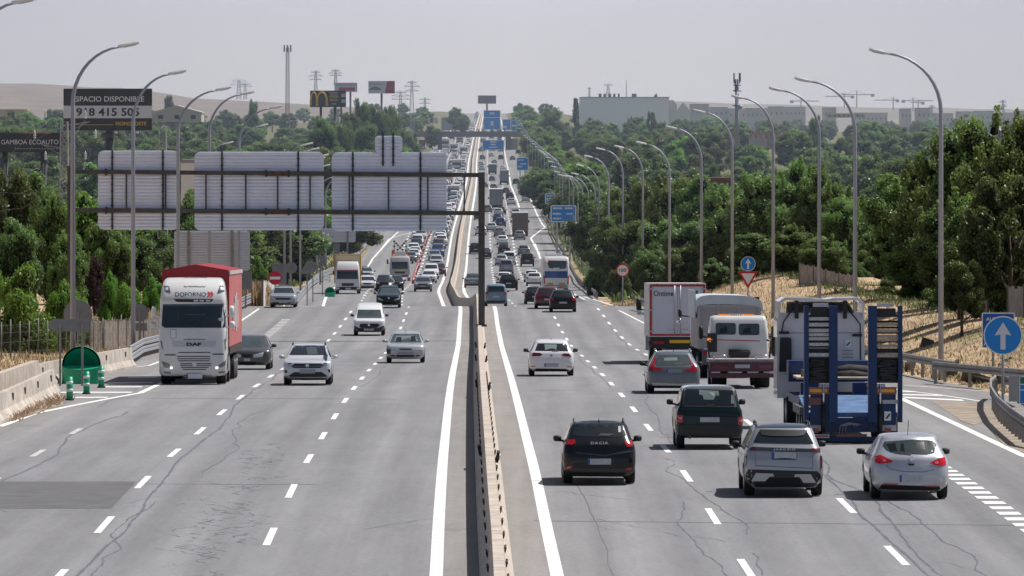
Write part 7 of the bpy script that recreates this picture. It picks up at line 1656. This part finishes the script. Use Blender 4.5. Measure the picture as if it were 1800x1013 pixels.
CREAM = mat('cream_wall', (.50,.46,.42), .9, noise=.1); ROOFP = mat('pale_roof', (.55,.52,.47), .8); WHW = mat('white_cladding', (.88,.90,.95), .7, noise=.04, nscale=.05); TERR = mat('terracotta', (.36,.17,.11), .9, noise=.2); BRICK = mat('brick_far', (.42,.37,.365), .9, noise=.15, nscale=.1); WIN = mat('far_window', (.06,.065,.08), .4)
def block(name, x0, y0, x1, y1, D, depth, m, roofm, label, cat='building', gable=0.0, wins=None, group=None, extra=0):
    a, b_ = P(x0, y1, D), P(x1, y0, D); w = b_.x - a.x; h = b_.z - a.z + extra; cx = (a.x + b_.x) / 2
    root = empty(name, (cx, D, a.z - extra)); tag(root, label, cat, group); b = MB()
    if gable: b.prism([(-w/2, 0), (w/2, 0), (w/2, h * (1 - gable)), (0, h * (1 - gable) + h * gable * .999), (-w/2, h * (1 - gable))], 'y', 0, depth)
    else: b.box((0, depth / 2, h / 2), (w, depth, h))
    b.build('wall', m, root)
    b = MB(); t = .35
    if gable:
        for s in (-1, 1): b.bar((s * w/2 * 1.03, depth/2, h * (1 - gable) + .05), (0, depth/2, h + .2), depth * 1.02, t)
    else: b.box((0, depth / 2, h + t / 2), (w * 1.01, depth * 1.02, t))
    b.build('roof', roofm, root)
    if wins:
        nx, nz, ww, wh = wins
        for j in range(nz):
            for i in range(nx): b = MB(); b.box((-w/2 + w * (i + .5) / nx, -.06, h * (j + .55) / nz * (1 - gable)), (w / nx * ww, .1, h / nz * wh)); b.build('window', WIN, root)
    return root
block('house', 268, 188, 354, 207, 1500, 14, CREAM, ROOFP, 'low cream building with a pale gable roof right of the big billboard', gable=.42, wins=(3, 1, .3, .25), extra=1)
block('house', -30, 194, 48, 216, 2300, 12, mat('ochre_wall', (.52,.36,.22), .9), mat('orange_roof', (.55,.33,.2), .8), 'low ochre building at the left frame edge under the bare hill', wins=(6, 1, .3, .35), extra=4)
block('house', 318, 287, 345, 318, 640, 10, mat('white_wall', (.66,.65,.63), .8), mat('grey_roof', (.25,.25,.26), .7), 'small white house with a grey roof in the gap between two sign panels', extra=3)
wh_ = block('warehouse', 1021, 172, 1176, 215, 2700, 60, WHW, mat('grey_roof2', (.36,.36,.38), .7), 'long white windowless warehouse on the skyline right of the motorway', 'warehouse', extra=5)
k = 2700 / F
b = MB(); b.box(((1035 - 1098.5) * k, 5, wh_.children[0].dimensions.z + 10.5 * k * .6), (22 * k, 9, 3)); b.build('roof_block', WHW, wh_)
for x, w in ((1055, 5), (1063, 4), (1072, 5), (1080, 4), (1088, 3), (1115, 8)): b = MB(); b.box(((x - 1098.5) * k, 4, P(0, 172, 2700).z - wh_.location.z + .9), (w * k, 3, 1.6)); b.build('roof_plant', mat('plant_dark', (.12,.12,.125), .7), wh_)
b = MB(); b.prism([(0, 0), (7 * k, 0), (6 * k, 8 * k), (2 * k, 5 * k)], 'y', 3, 5); o = b.build('roof_sculpture', mat('plant_dark', (.12,.12,.125), .7), wh_); o.location = ((1149 - 1098.5) * k, 0, P(0, 172, 2700).z - wh_.location.z)
b = MB(); b.prism([((1176 - 1098.5) * k, 0), ((1176 - 1098.5) * k, P(0, 172, 2700).z - wh_.location.z - 1), ((1184 - 1098.5) * k, P(0, 176, 2700).z - wh_.location.z), ((1190 - 1098.5) * k, P(0, 184, 2700).z - wh_.location.z), ((1190 - 1098.5) * k, 0)], 'y', 4, 40); b.build('end_wall', mat('end_grey', (.40,.40,.42), .8), wh_)
block('warehouse', 1190, 182, 1212, 205, 2900, 40, mat('white_shed', (.66,.66,.66), .7), mat('shed_roof', (.6,.6,.6), .7), 'bright white shed with a sloping roof at the right end of the long warehouse', 'warehouse', gable=.3, extra=6)
rg = random.Random(21)
tw = [(1214,180,1246,200),(1248,184,1280,202),(1282,186,1310,203),(1312,184,1350,204),(1352,184,1378,202),(1380,184,1416,200),(1448,184,1470,200),(1500,192,1560,206),(1584,188,1602,206),(1612,186,1636,206),(1640,194,1676,208),(1684,190,1712,206),(1716,192,1748,208),(1752,194,1784,212),(1786,190,1830,212)]
for i, (x0, y0, x1, y1) in enumerate(tw): block('house', x0, y0 + 4 + (i % 4), x1, y1 + 4, 4300 + rg.uniform(-200, 200), 25, [BRICK, CREAM, mat('pinkish_wall', (.46,.41,.40), .9)][i % 3], [TERR, ROOFP, mat('brown_roof', (.30,.22,.17), .9)][i % 3], 'hazy low block of flats on the skyline behind the right-hand trees', group='far town houses on the right skyline', wins=(max(3, int((x1 - x0) / 7)), 2, .25, .2), extra=12)
for i in range(14):
    x = 1290 + i * 9.5; block('house', x, 231 + rg.uniform(-2, 2), x + 10, 244, 2050 + rg.uniform(-60, 60), 10, BRICK, TERR, 'small terracotta-roofed house in the row behind the phone mast', group='terracotta-roofed houses behind the phone mast', gable=.45, extra=3)
block('house', 1236, 317, 1285, 332, 900, 12, mat('maroon_wall', (.10,.03,.03), .8, noise=.2), mat('maroon_roof', (.12,.04,.04), .8), 'low dark red shed among the trees between two right lamps', 'shed', extra=3)
block('house', 1455, 201, 1520, 207, 2500, 12, mat('yellow_wall', (.45,.40,.28), .8), ROOFP, 'low yellow-roofed sheds in the trees behind the third right lamp', 'shed', wins=(8, 1, .3, .4), extra=0)
block('house', 776, 208, 824, 226, 3050, 20, mat('shed_grey', (.25,.26,.28), .7), mat('shed_grey_roof', (.3,.31,.33), .7), 'grey industrial shed left of the far lanes above the bridge', 'shed', extra=4)
for i, (x, y) in enumerate(((708,208),(716,214),(725,206),(735,212),(742,204),(750,212),(700,222),(757,206),(764,214),(733,224),(718,226))): block('house', x - 6, y - 5, x + 6, y + 4, 3000 + i * 45, 12, [WHW, CREAM, BRICK][i % 3], [ROOFP, TERR, mat('grey_roof', (.25,.25,.26), .7)][i % 3], 'small hazy roadside building left of the far lanes', group='small hazy buildings left of the far lanes', wins=(3, 1, .4, .4), extra=6)
# far overbridge
D = 2400; DKB = mat('bridge_concrete', (.16,.155,.165), .9, noise=.1, nscale=.1); a, b_ = P(700, 241, D), P(914, 231, D); root = empty('overbridge', ((a.x + b_.x) / 2, D, 0)); tag(root, 'dark flat road bridge crossing the far end of the motorway', 'bridge'); cx = root.location.x
b = MB(); b.box((0, 3, (a.z + b_.z) / 2), (b_.x - a.x, 8, b_.z - a.z)); dk = b.build('deck', DKB, root); b = MB()
b.box((0, -.9, b_.z + .75), (b_.x - a.x, .06, .06)); b.box((0, -.9, b_.z + .4), (b_.x - a.x, .05, .05)); b.build('handrail', WIRE, dk)
for i in range(28): b = MB(); b.box((-(b_.x - a.x) / 2 + (b_.x - a.x) * (i + .5) / 28, -.9, b_.z + .4), (.14 if i % 3 else .45, .1, .85)); b.build('rail_post', WIRE, dk)
for x in (773, 893.5): b = MB(); X = (x - CX) * D / F - cx; z0 = float(RZ(D)) - .3; b.box((X, 3, (a.z + z0) / 2), (1.6 if x < 800 else 1.9, 4, a.z - z0)); b.build('pillar', DKB, root)
X = (903 - CX) * D / F - cx; b = MB(); b.box((X, 6, (a.z + float(RZ(D))) / 2 - 1), (3.2, 2, 5.5)); b.build('abutment', mat('pale_abutment', (.36,.355,.36), .9, noise=.2), root)
# cars on the bridge are part of the traffic beyond it; billboards follow
PANEL_D = mat('billboard_black', (.010,.010,.014), .5); PANEL_W = mat('billboard_white', (.58,.60,.66), .5); LETW = mat('billboard_letters', (.66,.66,.68), .5); LETY = mat('billboard_gold', (.48,.30,.06), .5)
def board(name, x0, y0, x1, y1, D, m, label, poles, pole_w=.9, bottom=None):
    a, b_ = P(x0, y1, D), P(x1, y0, D); w, h = b_.x - a.x, b_.z - a.z; cx = (a.x + b_.x) / 2; gz_ = ground(cx, D).z - 1 if bottom is None else bottom
    root = empty(name, (cx, D, gz_)); tag(root, label, 'billboard'); b = MB(); z = a.z - gz_; b.box((0, .3, z + h / 2), (w, .6, h)); o = b.build('panel', m, root)
    for t in poles: b = MB(); b.cyl((t * w, .5, 0), (t * w, .5, z + .3), pole_w, 12); b.build('post', BRK, root)
    return root, o, z, w, h
r_, o, z, w, h = board('billboard', 111.5, 156, 267, 229.5, 860, PANEL_D, 'large black billboard lettered ESPACIO DISPONIBLE with a phone number', (.02,), .55)
kk = 860 / F
def bl(x): return (x - 189.2) * kk
def bz(y): return (229.5 - y) * kk + z
b = MB(); b.box((0, -.03, (bz(186) + bz(208)) / 2), (w, .06, bz(186) - bz(208))); b.build('white_band', PANEL_W, o)
b = MB(); text_on(b, 'ESPACIO DISPONIBLE', (bl(190.5), -.08, bz(179)), 9.5 * kk, bold=.012, width=126 * kk); b.build('lettering', LETW, o, fix=False)
b = MB(); text_on(b, '918 415 505', (bl(189.5), -.10, bz(204.5)), 14.5 * kk, bold=.025, width=111 * kk); b.build('lettering', PANEL_D, o, fix=False)
b = MB(); text_on(b, 'MONOPOSTE', (bl(230.5), -.08, bz(221)), 7 * kk, bold=.04, width=54 * kk); b.box((bl(165), -.05, bz(219.5)), (70 * kk, .03, .08)); b.build('lettering', LETY, o, fix=False)
b = MB(); b.box((bl(189), .2, bz(238)), (22 * kk, .8, 6 * kk)); b.build('pole_head', BRK, r_)
for x in (168, 205, 242): b = MB(); b.box((bl(x), -1.2, bz(233)), (5 * kk, .5, .28)); b.bar((bl(x), 0, bz(231)), (bl(x), -1.2, bz(233)), .08); b.build('floodlight', LETW, r_)
r_, o, z, w, h = board('billboard', -60, 233.5, 110, 268, 720, mat('billboard_navy', (.012,.020,.030), .5), 'dark blue billboard lettered ECOAUTO at the left frame edge', (-.1, .3), .35)
k7 = 720 / F; b = MB(); text_on(b, 'TA GAMBOA ECOAUTO', (22 * k7 - .2, -.06, z + (268 - 254) * k7), 8.2 * k7, bold=.0, width=118 * k7); b.build('lettering', LETW, o, fix=False); b = MB(); b.box((.5 * (110-55) * k7 + .6, -.04, z + h - .06), (55 * k7, .04, .12)); b.build('red_edge', RED, o)
b = MB()
for i in range(22): b.box((-20 * k7 + i * .33 + 1.4, -.05, z + (268 - 261.5) * k7), (.2, .03, .14))
b.build('small_print', mat('dim_letters', (.2,.22,.25), .5), o)
# fast-food billboard
r_, o, z, w, h = board('billboard', 545, 159.5, 608, 188.5, 1500, mat('billboard_green', (.022,.048,.045), .5), 'dark green billboard with yellow arches and a burger picture', (-.2, .2), .3)
k5 = 1500 / F
def ax(x): return (x - 576.5) * k5
def az(y): return (188.5 - y) * k5 + z
GOLD = mat('arch_gold', (.75,.36,.03), .45); b = MB()
def arch_m(xa, xb, xc2, y0, y1, th=2.3):
    pts = []
    for (l, r) in ((xa, xb), (xb, xc2)):
        for i in range(13):
            a = math.pi * i / 12; pts.append((ax((l + r) / 2 - (r - l) / 2 * math.cos(a)), -.06, az(y1 - (y1 - y0) * math.sin(a) ** .6)))
    return pts
pts = arch_m(546.2, 557, 574.5, 162.5, 186)
b.tube(pts[:13], [.16 + .12 * (1 - math.sin(math.pi * i / 12)) for i in range(13)], 6); b.tube(pts[13:], [.17 + .16 * (1 - math.sin(math.pi * i / 12)) for i in range(13)], 6); b.build('arches', GOLD, o)
for y, ww, hh, m_ in ((166.8, 14, 4.5, mat('bun', (.36,.17,.09), .6)), (170.3, 17, 1.6, mat('lettuce', (.25,.35,.10), .6)), (172.4, 16, 2.2, mat('patty', (.22,.07,.05), .6)), (176, 15, 4.0, mat('bun', (.36,.17,.09), .6))): b = MB(); b.prism(rrect(ax(586.5 - ww/2), az(y + hh/2), ax(586.5 + ww/2), az(y - hh/2), hh/2 * k5 * .95), 'y', -.08, -.01); b.build('burger_layer', m_, o)
b = MB()
for (x0, x1, y, hh) in ((578, 594, 163, 1.2), (583, 591, 183, 1.3), (600, 607, 168, 6), (600, 607, 178, 6)): b.box((ax((x0 + x1) / 2), -.05, az(y)), ((x1 - x0) * k5, .03, hh * k5))
b.build('lettering', mat('dim_white', (.42,.44,.44), .5), o)
r_, o, z, w, h = board('billboard', 588, 145.5, 628, 162, 1950, PANEL_W, 'pale billboard with a red strip behind the dark green one', (-.2, .2), .3); k6 = 1950 / F
b = MB(); b.box((.3, -.04, z + h * .3), (w * .7, .05, h * .36)); b.build('red_strip', mat('strip_red', (.5,.08,.1), .5), o); b = MB()
for i in range(12): b.box((-w * .4 + i * w * .07, -.04, z + h * .78), (w * .045, .03, h * .12))
b.build('lettering', mat('dim_letters2', (.3,.3,.33), .5), o)
r_, o, z, w, h = board('billboard', 647.5, 142.5, 694, 164.5, 1900, PANEL_W, 'white and red billboard with a car picture, on a single pole', (0,), .32)
b = MB(); b.prism([(w * .12, z), (w * .5, z), (w * .5, z + h), (w * .22, z + h)], 'y', -.06, -.01); b.build('red_field', mat('strip_red2', (.36,.05,.07), .5), o)
b = MB(); b.prism([(-w*.45, z + h*.28), (-w*.02, z + h*.28), (-w*.05, z + h*.42), (-w*.2, z + h*.55), (-w*.35, z + h*.5), (-w*.45, z + h*.38)], 'y', -.06, -.01); b.build('car_picture', mat('pic_grey', (.18,.19,.21), .5), o)
b = MB()
for i in range(9): b.box((-w * .44 + i * w * .06, -.04, z + h * .74), (w * .042, .03, h * .13))
for i in range(5): b.bar((w * (.25 + i * .04), -.08, z + h * (.3 + .08 * (i % 3))), (w * (.33 + i * .03), -.08, z + h * (.5 + .1 * (i % 2))), .18, .04)
b.build('lettering', mat('dim_letters3', (.38,.36,.38), .5), o)
board('billboard', 840, 168, 872, 182.5, 3400, mat('billboard_plum', (.085,.075,.10), .6), 'dull purple-grey billboard on a pole above the far lanes', (0,), .5)

# ------------------------------------------------------------------ masts, pylons, cranes
LAT = mat('lattice_steel', (.34,.345,.36), .6, metal=.2); LATF = mat('lattice_far', (.26,.27,.30), .7)
def lattice(name, x, ytop, ybase, D, w0, w1, label, cat, seg=14, m=LAT, t=.07, legs=True, heads=(), group=None):
    a, b_ = P(x, ybase, D), P(x, ytop, D); H = b_.z - a.z; root = empty(name, a); tag(root, label, cat, group); b = MB()
    def cr(z): k = z / H; ww = (w0 + (w1 - w0) * k) / 2; return [Vector((s * ww, q * ww, z)) for s, q in ((-1, -1), (1, -1), (1, 1), (-1, 1))]
    for i in range(4): b.bar(cr(0)[i], cr(H)[i], t)
    b.build('leg_frame', m, root); b = MB()
    for j in range(seg):
        A, B = cr(H * j / seg), cr(H * (j + 1) / seg)
        for i in range(4):
            b.bar(A[i], B[(i + 1) % 4], t * .6); b.bar(A[(i + 1) % 4], B[i], t * .6); b.bar(B[i], B[(i + 1) % 4], t * .6)
    b.build('bracing', m, root)
    for (z, l) in heads: b = MB(); b.bar((-l, 0, H * z), (l, 0, H * z), t * 1.3); b.bar((-l, 0, H * z), (0, 0, H * z + l * .35), t * .7); b.bar((l, 0, H * z), (0, 0, H * z + l * .35), t * .7); b.build('cross_arm', m, root)
    return root, H
rt, H = lattice('catenary_mast', 113, 214, 452, 400, .62, .42, 'pale lattice mast beside the gantry column, left of the first sign panel', 'mast', 18, LAT, .05, heads=())
ins = mat('insulator', (.62,.66,.64), .3)
for z, l, s in ((H * .97, 1.6, 1), (H * .55, 1.6, 1), (H * .80, -1.4, 1)): b = MB(); b.bar((0, 0, z), (l, 0, z + .25), .05); b.bar((0, 0, z - .5), (l * .9, 0, z + .2), .03); b.build('bracket_arm', LAT, rt)
def insul(x, y, D):
    b = MB()
    for i in range(4): b.cyl((0, 0, i * .11), (0, 0, i * .11 + .05), .085, 8)
    b.cyl((0, 0, -.05), (0, 0, .5), .02, 6); q = P(x, y, D); o = b.build('insulator', ins, None, q); tag(o, 'small stack of glass insulator discs hanging on the overhead wires at left', 'insulator', 'insulators on the overhead wires')
for x, y in ((80,206),(61,243),(150,208),(168,242),(150,280),(80,280)): insul(x, y, 398)
rt, H = lattice('catenary_mast', 286, 221, 482, 470, .75, .45, 'pale lattice mast half hidden behind the first sign panel', 'mast', 16, LAT, .055)
b = MB(); b.box((0, -.5, .9), (.95, .5, 2.0)); b.build('cabinet', mat('mast_cabinet', (.52,.53,.53), .6), rt)
WIREM = mat('overhead_wire', (.22,.23,.24), .5, metal=.3)
for i, pts in enumerate((((-20,300),(30,262),(80,208),(113,196)), ((-10,312),(50,270),(61,246),(113,222)), ((60,312),(110,262),(150,212)), ((0,370),(40,366),(80,340),(113,312)), ((0,338),(50,342),(90,330),(113,320)), ((130,300),(150,284),(168,246),(175,236)), ((300,260),(310,240),(322,226),(331,206)), ((0,310),(30,308),(70,295)))):
    b = MB(); q = [P(x, y, 399 + i * .7) for x, y in pts]; b.tube(q, .011, 5); o = b.build('overhead_wire', WIREM); tag(o, 'thin pale overhead line crossing the trees at the left', 'cable', 'overhead lines at the left')
lattice('radio_mast', 505.5, 84, 215, 1500, .85, .65, 'slim tall lattice radio mast standing above the left woods', 'mast', 34, LATF, .10)
r_ = COL.objects[-1]
rm = [o for o in COL.objects if o.name.startswith('radio_mast')][0]; Hm = P(0, 84, 1500).z - P(0, 215, 1500).z
for s in (-.75, 0, .75): b = MB(); b.box((s, -.3, Hm - .2), (.32, .3, 1.6)); b.build('antenna_panel', mat('antenna_grey', (.20,.20,.22), .6), rm)
for x, yt, yb, D, w, hd, lb in ((420,141,175,5200,4,((.75,7),(.95,6)),'faint squat pylon left of the radio mast'), (431,147,175,5600,3,((.8,6),(.95,5)),'fainter pylon right beside the squat one'), (555,125,165,4200,2.2,((.62,4),(.78,4.5),(.94,3)),'faint pylon behind the dark green billboard'), (590,123,150,4300,2.2,((.62,4),(.78,4.5),(.94,3)),'faint pylon above the pale billboard'), (724,143,200,4000,2.6,((.70,4),(.84,5),(.96,3)),'faint tall pylon right of the white and red billboard'), (704,161,200,4300,2.4,((.65,6),(.8,6),(.95,4)),'faint pylon left of the tallest right-hand one'), (747,172,205,4500,2,((.7,4),(.9,4)),'faint small pylon nearest the far lanes'), (1036,154,172,5000,1.5,((.9,1.5),),'thin mast on the warehouse roofline, leftmost'), (1069,149,170,5200,3.5,((.96,4),),'faint pylon behind the warehouse roof')):
    lattice('pylon', x, yt, yb, D, w, w * .35, lb, 'pylon', 8, LATF, .28, heads=hd)
b = MB(); q = P(1101, 176, 3000); b.cyl((0,0,0), (0,0,P(0,141,3000).z - q.z), .18, 6); o = b.build('mast', LATF, None, q); tag(o, 'hair-thin pole above the middle of the warehouse roof', 'mast')
# phone mast
D = 1250; a = P(1295.5, 262, D); root = empty('phone_mast', a); tag(root, 'thick phone mast with a crown of antennas behind the fourth right lamp', 'mast'); H = P(0, 150, D).z - a.z; k = D / F
b = MB(); b.tube([(0,0,0),(0,0,H)], [4.2*k, 3.4*k], 12); b.build('pole', mat('mast_blue_grey', (.33,.36,.42), .6), root)
for i in range(9): an = i * .7; z = P(0, (136, 141, 147, 153)[i % 4], D).z - a.z; b = MB(); b.box((math.cos(an) * 5.5*k, math.sin(an) * 5*k, z), (2.6*k, 2*k, (15, 12)[i % 2] * k)); b.build('antenna_panel', mat('antenna_light', (.34,.35,.38), .6) if i % 2 else mat('antenna_grey', (.2,.2,.22), .6), root)
for y, rr_ in ((160, 7), (150, 6), (186, 7)): z = P(0, y, D).z - a.z; b = MB(); b.tube([(rr_*k*math.cos(t), rr_*k*math.sin(t), z) for t in np.linspace(0, 6.28, 13)], .10, 5); b.build('platform_ring', BRK, root)
for y, s in ((172, 1), (188, 1.3)): b = MB(); b.cyl((6*k, -.3, P(0, y, D).z - a.z), (6*k, -.6, P(0, y, D).z - a.z), 2.8*k*s, 12); b.build('dish', SILVERP, root)
# tower cranes
for x, yt, yb, jl, jr, lb in ((1506,160,190,1472,1537,'faint tower crane on the right skyline, its jib over the third lamp'), (1484,164,190,1450,1500,'faint tower crane just left of the clearest one'), (1570,171,195,1537,1578,'faint tower crane with jib to the left, mid skyline'), (1605,172,196,1586,1640,'faint tower crane right of the mid-skyline one'), (1614,176,196,1600,1623,'smallest faint tower crane among the right pair'), (1408,174,192,1390,1440,'faint low crane left of the second right lamp head')):
    D = 5600; a = P(x, yb, D); H = P(0, yt, D).z - a.z; k = D / F; root = empty('tower_crane', a); tag(root, lb, 'crane'); b = MB(); b.box((0,0,H/2), (.9,.9,H)); b.build('tower', LATF, root); b = MB(); zj = H * .78; b.bar(((jl-x)*k, 0, zj), ((jr-x)*k, 0, zj), .7, .7); b.bar((0,0,H), ((jr-x)*k*.6,0,zj), .18); b.bar((0,0,H), ((jl-x)*k*.6,0,zj), .18); b.build('jib', LATF, root); b = MB(); b.box(((jl-x)*k*.9 if abs(jl-x) < abs(jr-x) else (jr-x)*k*.9, 0, zj-.6), (3,1.5,2.4)); b.build('counterweight', LATF, root)
for x, y in ((1653, 177), (1567 + 197, 184), (1508 + 20, 186)): lattice('pylon', x + 110 if x < 1700 else x, y, y + 16, 5200, 1.6, .8, 'tiny pylon on the hazy right skyline', 'pylon', 5, LATF, .3, heads=((.8, 3), (.95, 2)), group='tiny pylons on the right skyline')

# ================================================================== HAZE (summer dust between the near trees and the horizon)
hz = bpy.data.materials.new('haze'); hz.use_nodes = True
nt = hz.node_tree; nt.nodes.clear()
out = nt.nodes.new('ShaderNodeOutputMaterial'); vs = nt.nodes.new('ShaderNodeVolumeScatter')
vs.inputs['Color'].default_value = (0.70, 0.83, 1.0, 1); vs.inputs['Density'].default_value = 1.0e-4; vs.inputs['Anisotropy'].default_value = 0.2
nt.links.new(vs.outputs[0], out.inputs['Volume'])
mb = MB(); mb.box((0, 8300, 60), (9000, 15800, 400))
h = mb.build('haze', hz); tag(h, kind='stuff'); h.visible_shadow = True
SC.cycles.volume_step_rate = 10
